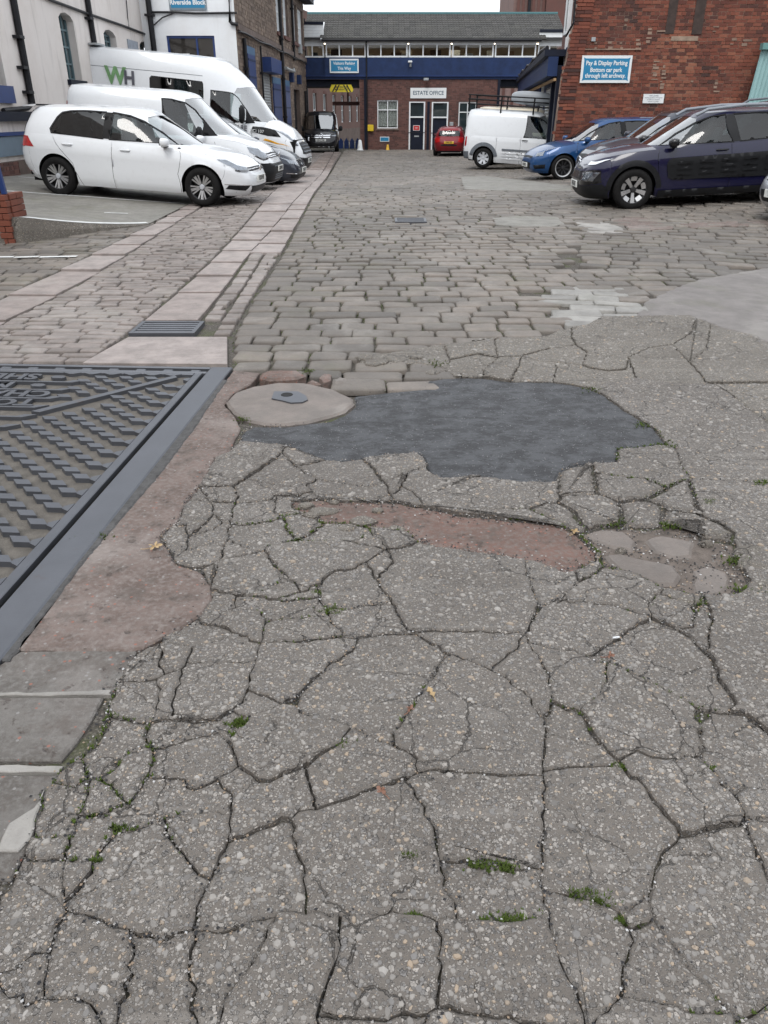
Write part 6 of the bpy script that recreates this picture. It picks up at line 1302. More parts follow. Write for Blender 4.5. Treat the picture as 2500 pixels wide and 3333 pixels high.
# brick gate pillar with navy post at the left
bp = empty('brick_pillar', (-5.55, 11.35, 0)); WPi = Wall((-6.05, 11.55), (-5.22, 11.55)); 
m = MB(); m.box(-6.04, -5.25, 11.58, 11.98, -.05, .56); m.build('core', M_MORT_D, bp)
r = random.Random(5)
for i in range(8):
    z = -.02 + i * .078
    for fa, (A0, A1) in enumerate(((-6.2, -5.22), )):
        x = A0 - (.11 if i % 2 else 0)
        while x < A1 - .02:
            b = min(x + .222, A1 - .012 * (i % 2)); q = MB()
            if b - x > .05: q.bbox(max(x, A0), b - .008, 11.55 + r.uniform(-.006, .004), 11.66, z, z + .07, .004); q.build('brick', M_BRICK, bp)
            x = b
    y = 11.668
    while y < 12.0: q = MB(); q.bbox(-5.33, -5.222 + r.uniform(-.006, .004), y, y + .205, z, z + .07, .004); q.build('brick', M_BRICK, bp); y += .213
q = MB(); q.bbox(-6.2, -5.30, 11.58, 11.8, .604, .672, .006); q.build('brick', M_BRICK, bp)
q = MB(); q.bbox(-5.57, -5.34, 11.56, 11.66, .675, .742, .006); ob = q.build('brick', M_BRICK, bp)
for i in range(3): q = MB(); q.lathe([(0, -.002), (.016, -.002)], 12, Matrix.Translation((-5.50 + i * .045, 11.558, .708))); q.build('brick_hole', M_DARK, ob)
fix(bp); bp.location = (bp.location.x + .30, bp.location.y - .78, .11); tag(bp, 'broken red brick pillar at the edge of the raised parking bay', 'pillar')
q = MB(); q.bbox(-.03, .03, -.03, .03, 0, 1.25, .006); po = q.build('navy_post', M_NAVY2); po.location = (-4.96, 10.84, .71); po.rotation_euler = (0, radians(-4), 0); tag(po, 'navy steel post standing on the broken brick pillar', 'post')
q = MB(); q.bbox(-.18, .18, -.01, .01, 0, .2, .004); po2 = q.build('post_sign', M_SIGNW, None); po2.location = (-5.2, 10.84, 1.75); tag(po2, 'white plate on the navy post, mostly cut off', 'sign')

# ---- unseen brick blocks, added for car reflections and to cut horizon light
for (nm, P0, P1, h_, lab) in (('facing_brick_block', (14, -13), (-16, -13), 8.5, 'long unseen red brick block behind the viewer, added for reflections and horizon light'), ('side_brick_block', (17, 12), (15, -13), 7.0, 'unseen red brick block added right of the viewer to cut horizon light'), ('left_brick_block', (-15, -13), (-11, 8), 7.5, 'unseen red brick block added left of the viewer to cut horizon light')):
    WB_ = Wall(P0, P1); WB_.n = Vector((WB_.d.y, -WB_.d.x)); mid = WB_.o + WB_.d * WB_.L / 2
    if WB_.n.dot(Vector((0, 5)) - mid) < 0: WB_.n = -WB_.n
    e = empty(nm, (mid.x, mid.y, 0)); hs_ = [(2 + i * 3.2, 3.2 + i * 3.2, z, z + 1.7) for i in range(int((WB_.L - 3) / 3.2)) for z in (1.2, 4.6)]
    wall_mesh('wall', WB_, [(0, -.3), (WB_.L, -.3), (WB_.L, h_), (0, h_)], hs_, m_brick('yard_brick', [(0.12, 0.05, 0.04), (0.19, 0.075, 0.055)], .3) if nm[0] == 'f' else bpy.data.materials['yard_brick'], e, 0, .3)
    for R in hs_: sash(WB_, e, R, -.08, .07, (.5,), (.5,))
    WB_.part('coping', M_MORT_D, e, (-.2, WB_.L + .2, h_, h_ + .2, -.4, .1)); fix(e); tag(e, lab, 'building')

# ================================================================== VEHICLES
def m_paint(name, col, metal=0.0, rough=0.4, dirt=0.12):
    t = NT(name); p = t.obj(); n = t.noise(p, 2.0, 6, 0.65); n2 = t.noise(p, 9.0, 6, 0.7)
    c = t.mix(t.math('MULTIPLY', t.sstep(n2, 0.5, 0.8), dirt), col, (0.25, 0.23, 0.2))
    return t.end(c, t.math('MULTIPLY_ADD', n, 0.12, rough - 0.06), metal, None, Coat_Weight=0.8, Coat_Roughness=t.math('MULTIPLY_ADD', n, 0.05, 0.01), Specular_IOR_Level=0.2)
P_WHITE = m_paint('white_car_paint', (0.74, 0.76, 0.78)); P_NAVY = m_paint('aubergine_car_paint', (0.0075, 0.0075, 0.034), 0.0, 0.3, .02); P_BLUE = m_paint('blue_car_paint', (0.012, 0.060, 0.175), 0.3, 0.35, .03)
P_RED = m_paint('red_car_paint', (0.20, 0.010, 0.016), 0.2, 0.4, .05); P_BLACK = m_paint('black_car_paint', (0.008, 0.008, 0.010), 0.1, 0.3, .03); P_SILVER = m_paint('silver_car_paint', (0.42, 0.43, 0.46), 0.7, 0.35, .05); P_GREYM = m_paint('charcoal_car_paint', (0.035, 0.040, 0.055), 0.4, 0.35, .05); P_CREAM = m_paint('cream_van_paint', (0.62, 0.55, 0.42))
M_PLAST = plain('black_bumper_plastic', (0.011, 0.0115, 0.013), 0.5, var=0.2, scale=20, Specular_IOR_Level=0.25); M_PLASTG = plain('grey_bumper_plastic', (0.13, 0.145, 0.165), 0.6, var=0.15)
M_TYRE = plain('tyre_rubber', (0.012, 0.0115, 0.0115), 0.8, var=0.3, scale=12, Specular_IOR_Level=0.15); M_ALLOY = plain('machined_alloy', (0.50, 0.50, 0.50), 0.35, 0.8, var=0.15); M_ALLOYD = plain('black_alloy', (0.03, 0.03, 0.032), 0.4, 0.3); M_HUB = plain('silver_wheel_trim', (0.55, 0.57, 0.60), 0.4, 0.3)
M_SEAL = plain('window_rubber', (0.007, 0.007, 0.008), 0.5, Specular_IOR_Level=0.2); M_LIN = plain('dark_cabin_lining', (0.04, 0.04, 0.043), 0.8); M_SEAT = plain('seat_fabric', (0.035, 0.036, 0.04), 0.9)
M_CARG = m_clear('car_glass', 0.02, (0.50, 0.57, 0.57)); M_TINT = m_clear('tinted_car_glass', 0.02, (0.10, 0.12, 0.12)); M_SCREEN = m_clear('windscreen_glass', 0.30, (0.42, 0.50, 0.52)); M_BLACKG = m_glass('black_glass', (0.012, 0.013, 0.015))
M_LENS = m_clear('lamp_lens', 0.12, (0.85, 0.87, 0.9)); M_CHROME = plain('chrome', (0.75, 0.76, 0.78), 0.12, 1.0, var=.03); M_LAMPIN = plain('lamp_reflector', (0.20, 0.22, 0.245), 0.2, 0.7, var=.6, scale=14)
M_REDL = plain('red_lens', (0.38, 0.012, 0.012), 0.15, var=.3, scale=20); M_PLATEW = plain('white_plate', (0.68, 0.69, 0.66), .45); M_PLATEY = plain('yellow_plate', (0.66, 0.42, 0.03), .45); M_AMBER = plain('amber_sticker', (0.75, 0.36, 0.02), .4)

from bisect import bisect_right
def binterp(xs_, ys_, x):
    if x <= xs_[0]: return ys_[0]
    if x >= xs_[-1]: return ys_[-1]
    i = bisect_right(xs_, x); return ys_[i - 1] + (ys_[i] - ys_[i - 1]) * (x - xs_[i - 1]) / (xs_[i] - xs_[i - 1] + 1e-12)
class Ring:
    def __init__(s, xf, xr, W, nf, nr, z0, z1, xc=0.0):
        s.xf, s.xr, s.W, s.nf, s.nr, s.z0, s.z1, s.xc = xf, xr, W, nf, nr, z0, z1, xc
        tab = [(0.0, 0.0)]; L = 0; q = None
        phs = {0.0, pi / 2, pi}
        for i in range(1, 240):
            q_ = i / 240
            phs |= {math.acos(q_ ** (nf / 2)), pi - math.acos(q_ ** (nr / 2)), math.asin(q_ ** (nf / 2)), pi - math.asin(q_ ** (nr / 2))}
        for ph in sorted(phs):
            p = s.xy(ph, 0.5)
            if q is not None:
                L += max(1e-6, math.dist(p, q)); tab.append((L, ph))
            q = p
        s.K = L; s.tu = [a for a, b in tab]; s.tp = [b for a, b in tab]
    def xy(s, ph, h):
        c, sn = cos(ph), max(0.0, sin(ph)); n = s.nf if c >= 0 else s.nr
        a = (interp(s.xf, h) - s.xc) if c >= 0 else (s.xc - interp(s.xr, h))
        return (s.xc + math.copysign(abs(c) ** (2 / n), c) * a, interp(s.W, h) * sn ** (2 / n))
    def raw(s, u, h):
        ph = binterp(s.tu, s.tp, u); x, y = s.xy(ph, h); z0, z1 = interp(s.z0, x), interp(s.z1, x); return Vector((x, y, z0 + h * (z1 - z0)))
    def P(s, u, h, off=0.0):
        p = s.raw(u, h)
        if off:
            e = .012; a = s.raw(min(s.K, u + e), h) - s.raw(max(0, u - e), h); b = s.raw(u, min(1, h + e)) - s.raw(u, max(0, h - e)); n = a.cross(b)
            if n.length > 1e-9:
                n.normalize()
                if n.dot(Vector((p.x - s.xc, p.y * 2 + 1e-3, 0))) < 0: n = -n
                p = p + n * off
        return p
    def side(s, x, z):
        z0, z1 = interp(s.z0, x), interp(s.z1, x); h = (z - z0) / (z1 - z0); hc = min(1, max(0, h))
        a = (interp(s.xf, hc) - s.xc) if x >= s.xc else (s.xc - interp(s.xr, hc)); n = s.nf if x >= s.xc else s.nr
        xi = max(-1, min(1, (x - s.xc) / a)); ph = math.acos(math.copysign(abs(xi) ** (n / 2), xi)); return (binterp(s.tp, s.tu, ph), hc)
    def end(s, y, z, front=True):
        h = 0.5; n = s.nf if front else s.nr
        for _ in range(6):
            eta = min(1, y / interp(s.W, h)); a = (interp(s.xf, h) - s.xc) if front else (s.xc - interp(s.xr, h)); d = a * (1 - eta ** n) ** (1 / n); x = s.xc + (d if front else -d)
            z0, z1 = interp(s.z0, x), interp(s.z1, x); h = min(1, max(0, (z - z0) / (z1 - z0)))
        eta = min(1, y / interp(s.W, h)); ph = math.asin(min(1, eta ** (n / 2))); return (binterp(s.tp, s.tu, ph if front else pi - ph), h)
KH = 0.7
def to_dom(R, pts):
    out = []
    for p in pts:
        if p[0] == 's': u, h = R.side(p[1], p[2])
        elif p[0] == 'f': u, h = R.end(p[1], p[2], True)
        elif p[0] == 'r': u, h = R.end(p[1], p[2], False)
        else: u, h = p[1], p[2]
        out.append((u, h * KH))
    return out
def dens(ring, seg):
    out = []
    for i, a in enumerate(ring):
        b = ring[(i + 1) % len(ring)]; n = max(1, int(math.dist(a, b) / seg + .5)); out += [(lerp(a[0], b[0], k / n), lerp(a[1], b[1], k / n)) for k in range(n)]
    return out
def tri_region(ring, holes, step):
    ring = dens(ring, step); pts = [Vector(p) for p in ring]; ed = [(i, (i + 1) % len(ring)) for i in range(len(ring))]
    hs = []
    for h in holes:
        h = dens(h, step); k = len(pts); pts += [Vector(p) for p in h]; ed += [(k + i, k + (i + 1) % len(h)) for i in range(len(h))]; hs.append(h)
    x0, x1 = min(p[0] for p in ring), max(p[0] for p in ring); y0, y1 = min(p[1] for p in ring), max(p[1] for p in ring)
    nx, ny = max(2, int((x1 - x0) / step)), max(2, int((y1 - y0) / step))
    for i in range(1, nx):
        for j in range(1, ny):
            p = (lerp(x0, x1, i / nx), lerp(y0, y1, j / ny))
            if inside(p, ring) and not any(inside(p, h) for h in hs): pts.append(Vector(p))
    v, e, f = delaunay_2d_cdt(pts, ed, [], 0, 1e-6)[:3]; keep = []
    for t in f:
        c = (sum(v[i].x for i in t) / 3, sum(v[i].y for i in t) / 3)
        if inside(c, ring) and not any(inside(c, h) for h in hs): keep.append(tuple(t))
    return v, keep
class Car:
    def __init__(s, name, step=0.07):
        s.root = empty(name); s.step = step
    def panel(s, R, name, pts, mat, off=0.0, holes=(), gap=0.0, sides='LR', parent=None, lining=None, step=None, thick=0):
        ring = to_dom(R, pts); hl = [to_dom(R, h) for h in holes]
        if gap:
            ring = dens(ring, s.step); ring = inset(ring, gap)
        v, f = tri_region(ring, hl, step or s.step); out = []
        jobs = [(name, off, mat, parent or s.root)]
        for (nm, o_, mt, par) in jobs:
            co = [R.P(p.x, min(1, max(0, p.y / KH)), o_) for p in v]
            out += s.emit(nm, co, f, mt, sides, par)
        if lining is not None:
            co = [R.P(p.x, min(1, max(0, p.y / KH)), -0.03) for p in v]; s.emit('lining', co, f, lining, 'M', s.root)
        return out
    def emit(s, nm, co, f, mt, sides, par):
        out = []
        bm = bmesh.new()
        def fill(sgn):
            vs_ = [bm.verts.new((c.x, c.y * sgn, c.z)) for c in co]
            for t in f:
                try: bm.faces.new([vs_[i] for i in (t if sgn > 0 else t[::-1])])
                except ValueError: pass
        def done():
            bmesh.ops.remove_doubles(bm, verts=bm.verts, dist=0.0015)
            for fc in bm.faces: fc.smooth = True
            bmesh.ops.recalc_face_normals(bm, faces=bm.faces)
            me = bpy.data.meshes.new(nm); bm.to_mesh(me); me.materials.append(mt); out.append(link(bpy.data.objects.new(nm, me), par)); bm.clear()
        if sides == 'M': fill(1); fill(-1); done()
        else:
            if 'L' in sides: fill(1); done()
            if 'R' in sides: fill(-1); done()
        bm.free(); return out
    def cap(s, name, outline, zf, mat, off=0.0, step=None, lining=None):        # a panel seen from above; outline (x, y>=0) of the left half
        v, f = tri_region(outline, [], step or s.step); co = [Vector((p.x, p.y, zf(p.x, p.y) + off)) for p in v]
        o = s.emit(name, co, f, mat, 'M', s.root)[0]
        if lining: s.emit('lining', [c - Vector((0, 0, .03)) for c in co], f, lining, 'M', s.root)
        return o
def bottom_line(z0, xa, xb, arches):                    # lower edge of a side panel from xa to xb with the wheel arches cut out
    st = 1 if xb > xa else -1; pts = []; n = max(2, int(abs(xb - xa) / .05)); xs_ = [lerp(xa, xb, i / n) for i in range(n + 1)]
    for (xw, zw, R) in arches:
        for k in range(17):
            x = xw + R * cos(pi * k / 16)
            if min(xa, xb) < x < max(xa, xb): xs_.append(x)
    xs_ = sorted(set(round(x, 5) for x in xs_)); xs_ = xs_ if st > 0 else xs_[::-1]
    for x in xs_: pts.append((x, bot_z(z0, x, arches)))
    return pts
def bot_z(z0, x, arches):
    z = interp(z0, x)
    for (xw, zw, R) in arches:
        if abs(x - xw) < R: z = max(z, zw + math.sqrt(R * R - (x - xw) ** 2))
    return z
def spoke_wheel(root, x, y, z, r, rr, w, side, style, steer=0.0):
    e = empty('wheel', (x, y, z), (0, 0, steer + (0 if side > 0 else pi)), root)     # local +Y points outwards
    prof = [(rr * .98, -w / 2), (rr + .02, -w / 2 - .004), (r - .035, -w / 2 - .006), (r - .008, -w / 2 + .025), (r, -w / 2 + .05), (r, w / 2 - .05), (r - .008, w / 2 - .025), (r - .035, w / 2 + .004), (rr + .02, w / 2 + .002), (rr * .98, w / 2 - .008)]
    m = MB(); m.lathe(prof, 40); m.build('tyre', M_TYRE, e, True, 50)
    m = MB(); yo = w / 2 - .012; m.lathe([(rr * .985, w / 2 - .004), (rr * .95, yo), (rr * .91, yo - .012), (rr * .90, -w * .2), (0, -w * .25)], 40)
    rim = m.build('rim', M_ALLOYD if style in ('golf', 'cactus', 'black', 'fiesta') else M_HUB if style == 'hub' else M_ALLOYD, e, True, 40)
    if style in ('fiesta',): m = MB(); m.lathe([(rr * .99, w / 2 - .002), (rr * .97, w / 2 + .004), (rr * .88, w / 2 - .004), (rr * .84, yo - .03)], 40); m.build('rim_lip', M_ALLOY, e, True)
    def spoke(a, wd0, wd1, r0, r1, dy, mat, nm='spoke', th=.018):
        q = MB(); M = Matrix.Rotation(a, 4, 'Y')
        v = [(r0, yo - .03 + dy, -wd0), (r1, yo + dy - .004, -wd1), (r1, yo + dy - .004, wd1), (r0, yo - .03 + dy, wd0)]
        v2 = [(p[0], p[1] - th, p[2] * 1.25) for p in v]; q.add([M @ Vector(p) for p in v + v2], [(0, 1, 2, 3), (0, 4, 5, 1), (1, 5, 6, 2), (2, 6, 7, 3), (3, 7, 4, 0)]); q.build(nm, mat, e)
    if style == 'golf':
        for k in range(5):
            for d_, wq in ((-.33, .011), (-.07, .010), (.07, .010), (.33, .011)): spoke(2 * pi * k / 5 + d_ + pi / 2, .010, wq, rr * .26, rr * .93, .004, M_ALLOY)
    elif style == 'cactus':
        for k in range(5):
            a = 2 * pi * k / 5 + .3; spoke(a, .022, .034, rr * .22, rr * .94, .004, M_ALLOY); spoke(a + pi / 5, .045, .05, rr * .62, rr * .94, .0, M_ALLOY, 'blade')
    elif style == 'hub':
        for k in range(7): spoke(2 * pi * k / 7 + .2, .030, .040, rr * .2, rr * .92, .006, M_HUB)
        for k in range(7): spoke(2 * pi * (k + .5) / 7 + .2, .008, .02, rr * .55, rr * .92, -.004, M_SEAL, 'slot')
    elif style == 'fiesta':
        for k in range(9): spoke(2 * pi * k / 9, .010, .014, rr * .2, rr * .82, -.012, M_ALLOYD)
    else:
        for k in range(6): spoke(2 * pi * k / 6, .02, .03, rr * .2, rr * .92, 0, M_ALLOY if style == 'alloy' else M_HUB)
    q = MB(); q.lathe([(0, yo - .004), (rr * .17, yo - .006), (rr * .22, yo - .022), (rr * .24, yo - .05)], 20); q.build('hub_cap', M_ALLOYD if style in ('fiesta', 'cactus') else M_HUB, e, True)
    return e
def mirror_unit(root, x, y, z, sx, mat, size=(.085, .12, .075), drop=0):
    for sd_ in (1, -1):
        bm = bmesh.new(); bmesh.ops.create_uvsphere(bm, u_segments=16, v_segments=10, radius=1)
        for v in bm.verts:
            p = v.co; q = lambda t, n: math.copysign(abs(t) ** n, t); v.co = Vector((q(p.x, .75) * size[0] * (1 if p.x > 0 else .45), q(p.y, .7) * size[1], q(p.z, .65) * size[2]))
        o = mesh('door_mirror', [v.co[:] for v in bm.verts], [[v.index for v in f.verts] for f in bm.faces], mat, root, True); bm.free(); o.location = (x, sd_ * (y + size[1] + .03), z)
        m = MB(); m.bbox(-.05, .035, -.001 - size[1] - .07, -.02, -size[2] * .75 - .03, -size[2] * .35, .01); st_ = m.build('mirror_arm', M_PLAST, o)
        if sd_ < 0: st_.scale = (1, -1, 1)
        m = MB(); m.bbox(-size[0] * .46, -size[0] * .40, -size[1] * .78, size[1] * .78, -size[2] * .7, size[2] * .72, .005); m.build('mirror_glass', M_BLACKG, o)
def handle(root, x, y, z, mat, L=.2):
    for sd_ in (1, -1):
        m = MB(); m.tube([(x - L / 2, sd_ * (y - .012), z), (x - L / 2 + .03, sd_ * (y + .025), z), (x + L / 2 - .03, sd_ * (y + .028), z), (x + L / 2, sd_ * (y - .012), z)], [.011, .014, .015, .011], 8); m.build('door_handle', mat, root, True)
def plate_(root, x, z, txt, front=True, mat=None, tilt=0, y=0):
    e = empty('number_plate', (x, y, z), (0, 0, radians(90 if front else -90)), root)        # plate faces local -Y
    m = MB(); m.bbox(-.26, .26, -.012, .004, -.056, .056, .003); m.build('plate', mat or M_PLATEW, e)
    if txt: text_mesh('lettering', txt, .105, M_BLK, e, Matrix.Translation((0, -.0135, 0)) @ Matrix.Rotation(radians(90), 4, 'X'), .0008, bold=.003, sx=.72)
def seats(c, rows, zf, z_h=.62):
    for x in rows:
        for y in (-.36, .36):
            m = MB(); m.bbox(x - .05, x + .45, y - .24, y + .24, zf, zf + .16, .05); M = Matrix.Translation((x - .02, y, zf + .1)) @ Matrix.Rotation(radians(-16), 4, 'Y')
            m.bbox(-.08, .06, -.23, .23, 0, z_h, .05, M=M); m.bbox(-.05, .05, -.12, .12, z_h + .03, z_h + .2, .035, M=M); m.build('seat', M_SEAT, c.root)

def make_car(sp):
    c = Car(sp['name'], sp.get('step', .075)); g = sp; paint = g['paint']; root = c.root
    R1 = Ring(g['xf1'], g['xr1'], g['W1'], g.get('nf1', 4.2), g.get('nr1', 5), g['z0'], g['z1'])
    zb = g['zb']; R2 = Ring(g['xf2'], g['xr2'], g['W2'], g.get('nf2', 3.4), g.get('nr2', 5), [(0, zb)], g['ze'], g.get('xc2', -.3))
    ar = [(g['xwf'], g['rw'], g['ra']), (g['xwr'], g['rw'], g['ra'])]
    cuts = g['cuts']                                     # side panels between successive cuts, front to rear: (name, [(x,z)...] rear-edge polyline)
    def cutline(cl):                                     # from bottom to top, clipped to the panel
        pts = list(cl); x0 = pts[0][0]; b = bot_z(g['z0'], x0, ar); pts = [(x0, b)] + [p for p in pts if p[1] > b + .02]; xt = pts[-1][0]; pts = [p for p in pts if p[1] < interp(g['z1'], xt) - .01]; pts.append((xt, interp(g['z1'], xt))); return pts
    prev = cutline(cuts[0][1]); front_cut = prev
    for nm, cl in cuts[1:]:
        cur = cutline(cl); lo = bottom_line(g['z0'], prev[0][0], cur[0][0], ar); n = max(2, int(abs(prev[-1][0] - cur[-1][0]) / .06)); hi = [(x, interp(g['z1'], x)) for x in [lerp(cur[-1][0], prev[-1][0], i / n) for i in range(n + 1)]]
        ring = lo + cur[1:-1] + hi + prev[::-1][1:-1]
        c.panel(R1, nm, [('s', *p) for p in ring], paint, gap=.0035); prev = cur
    # ends
    for front, cut in ((True, front_cut), (False, prev)):
        cd = to_dom(R1, [('s', *p) for p in cut]); uu = 0.0 if front else R1.K
        lo = bottom_line(g['z0'], cut[0][0], (1 if front else -1) * (abs(interp(g['xf1'] if front else g['xr1'], 0)) - .02), ar)
        dl_ = to_dom(R1, [('s', *p) for p in lo]); ring = [('d', p[0], p[1] / KH) for p in cd[::-1]] + [('d', p[0], p[1] / KH) for p in dl_[1:]] + [('d', uu, 0.0), ('d', uu, 1.0)]
        c.panel(R1, 'front_bumper' if front else g.get('tail', 'rear_bumper'), ring, paint, gap=0.0, sides='M')
    # bonnet
    xcl = g['cowl']
    def ye(x): return R1.raw(R1.side(x, interp(g['z1'], x))[0], 1.0).y
    nose = interp(g['xf1'], 1.0)
    def zh(x, y):
        x = min(x, nose - 1e-4); e = max(ye(x), 1e-3); rho = min(1, abs(y) / e); zs = interp(g['z1'], x); ed_ = min(1, max(0, (nose - x) / .16)); return zs + (interp(g['hood'], x) - zs) * (1 - rho ** 2.6) * ed_ ** .7
    ucl = R1.side(xcl, interp(g['z1'], xcl))[0]; N = 26
    loop = [R1.raw(ucl * (i / N) ** .8, 1.0) for i in range(N + 1)]; out = [(p.x, max(0, p.y)) for p in loop]; out[0] = (nose, 0)
    out += [(xcl + .10 * t, ye(xcl) * (1 - t)) for t in (.25, .5, .75, 1)]
    c.cap('bonnet', inset(dens(out, c.step), 0.0), zh, paint)
    if g.get('deck'):                                     # closing shelf over the rear body
        pass
    # greenhouse
    top = [('d', R2.K * i / 50, 1.0) for i in range(51)]; bot_ = [('d', R2.K * (50 - i) / 50, 0.0) for i in range(51)]
    wins = g['windows']; ws = g['screen']; rwn = g.get('rear_screen')
    holes = [[('s', *p) for p in w_[1]] for w_ in wins if w_[2] is not None]
    sc = [('f', *p) for p in ws]; 
    # the screens run over the centre line: cut them as notches of the outline
    topf = top; ring = []
    u0 = to_dom(R2, sc)
    ring = [('d', u0[-1][0], u0[-1][1] / KH)] 
    ring = [('d', 0.0, 1.0)] + top[1:]
    scd = [('d', p[0], p[1] / KH) for p in u0]            # from the top centre round to the bottom centre
    if rwn:
        rd = [('d', p[0], p[1] / KH) for p in to_dom(R2, [('r', *p) for p in rwn])]
        ring = [('d', 0.0, 1.0)] + top[1:] + rd + bot_ + scd[::-1]
    else: ring = [('d', 0.0, 1.0)] + top[1:] + bot_ + scd[::-1]
    c.panel(R2, 'cabin_shell', ring, paint, holes=holes, sides='M', lining=g.get('lining', M_LIN))
    def screen(nm, dpts, glass):
        o = c.panel(R2, nm, dpts, glass, off=-.004, sides='M')[0]; return o
    screen('windscreen', scd + [], M_SCREEN if g.get('clear', True) else M_BLACKG)
    if rwn: screen('rear_window', rd, g.get('rear_glass', M_TINT))
    for w_ in wins:
        if w_[2] is None:                                 # painted or dark infill laid on the shell
            c.panel(R2, w_[0], [('s', *p) for p in w_[1]], w_[3], off=.004); continue
        for o in c.panel(R2, w_[0], [('s', *p) for p in w_[1]], w_[2], off=-.005):
            pass
        big = [(p[0], p[1]) for p in inset([tuple(q) for q in w_[1]], -.018)]
        c.panel(R2, 'window_seal', [('s', *p) for p in big], M_SEAL, off=.003, holes=[[('s', *p) for p in w_[1]]])
    for nm, rg_, pts, mat, off, sides in g.get('overlays', ()):
        c.panel(R1 if rg_ == 1 else R2, nm, pts, mat, off=off, sides=sides, step=g.get('ostep', .05))
    # roof
    Nn = 60; tl_ = [R2.raw(R2.K * i / Nn, 1.0) for i in range(Nn + 1)]; ro = [(p.x, max(0, p.y)) for p in tl_]
    xs_t = [p[0] for p in ro]; xmx, xmn = max(xs_t), min(xs_t)
    def yr(x):
        for (xa, ya), (xb, yb) in zip(ro, ro[1:]):
            if xb <= x <= xa: return lerp(ya, yb, (xa - x) / (xa - xb + 1e-9))
        return .001
    def zr(x, y):
        e = max(yr(x), .02); rho = min(1, abs(y) / e); ex = min(1, max(0, (xmx - x) / .35)) * min(1, max(0, (x - xmn) / .3)); return interp(g['ze'], x) + g.get('crown', .05) * (1 - rho ** 2.2) * (ex * (2 - ex)) ** .5
    c.cap('roof', ro, zr, g.get('roof_paint', paint), lining=M_LIN)
    # underbody, cabin floor, seats, dashboard
    xn, xt = interp(g['xf1'], .3) - .25, interp(g['xr1'], .3) + .2; Wm = g['W1'][len(g['W1']) // 2][1]
    m = MB(); m.box(xt, xn, -(Wm - .29), Wm - .29, interp(g['z0'], 0) + .015, zb - .16); m.box(g['xwr'] + g['ra'] + .03, g['xwf'] - g['ra'] - .03, -(Wm - .10), Wm - .10, interp(g['z0'], 0) + .01, zb - .17); m.box(g['xwf'] + g['ra'] + .02, xn, -(Wm - .2), Wm - .2, .26, zb - .2); m.box(xt, g['xwr'] - g['ra'] - .02, -(Wm - .2), Wm - .2, .30, zb - .17); m.build('underbody', M_SEAL, root)
    m = MB(); m.bbox(xcl - .75, xcl - .05, -(Wm - .2), Wm - .2, zb - .15, zb + .06, .05); m.build('dashboard', M_LIN, root)
    if g.get('seat_rows'): seats(c, g['seat_rows'], zb - .32, g.get('seat_h', .58))
    if g.get('bulkhead'): m = MB(); m.box(g['bulkhead'] - .03, g['bulkhead'], -Wm * .72, Wm * .72, zb - .15, interp(g['ze'], g['bulkhead']) - .10); m.build('bulkhead', M_LIN, root)
    for xw in (g['xwf'], g['xwr']):
        for sd_ in (1, -1):
            spoke_wheel(root, xw, sd_ * (Wm - .125), g['rw'] * 1.0, g['rw'], g['rr'], .21, sd_, g.get('wheel', 'alloy'))
    mirror_unit(root, *g['mirror'], **g.get('mirror_kw', {}))
    for h_ in g.get('handles', ()): handle(root, *h_)
    c.R1, c.R2 = R1, R2
    return c
def put(c, x, y, z, yaw, pitch=0.0, roll=0.0, label='', cat='car', group=None):
    c.root.location = (x, y, z); c.root.rotation_euler = (roll, pitch, yaw); c.root.rotation_mode = 'XYZ'; tag(c.root, label, cat, group); return c.root
SV = lambda *p: [('s', *q) for q in p]
FV = lambda *p: [('f', *q) for q in p]
RV = lambda *p: [('r', *q) for q in p]

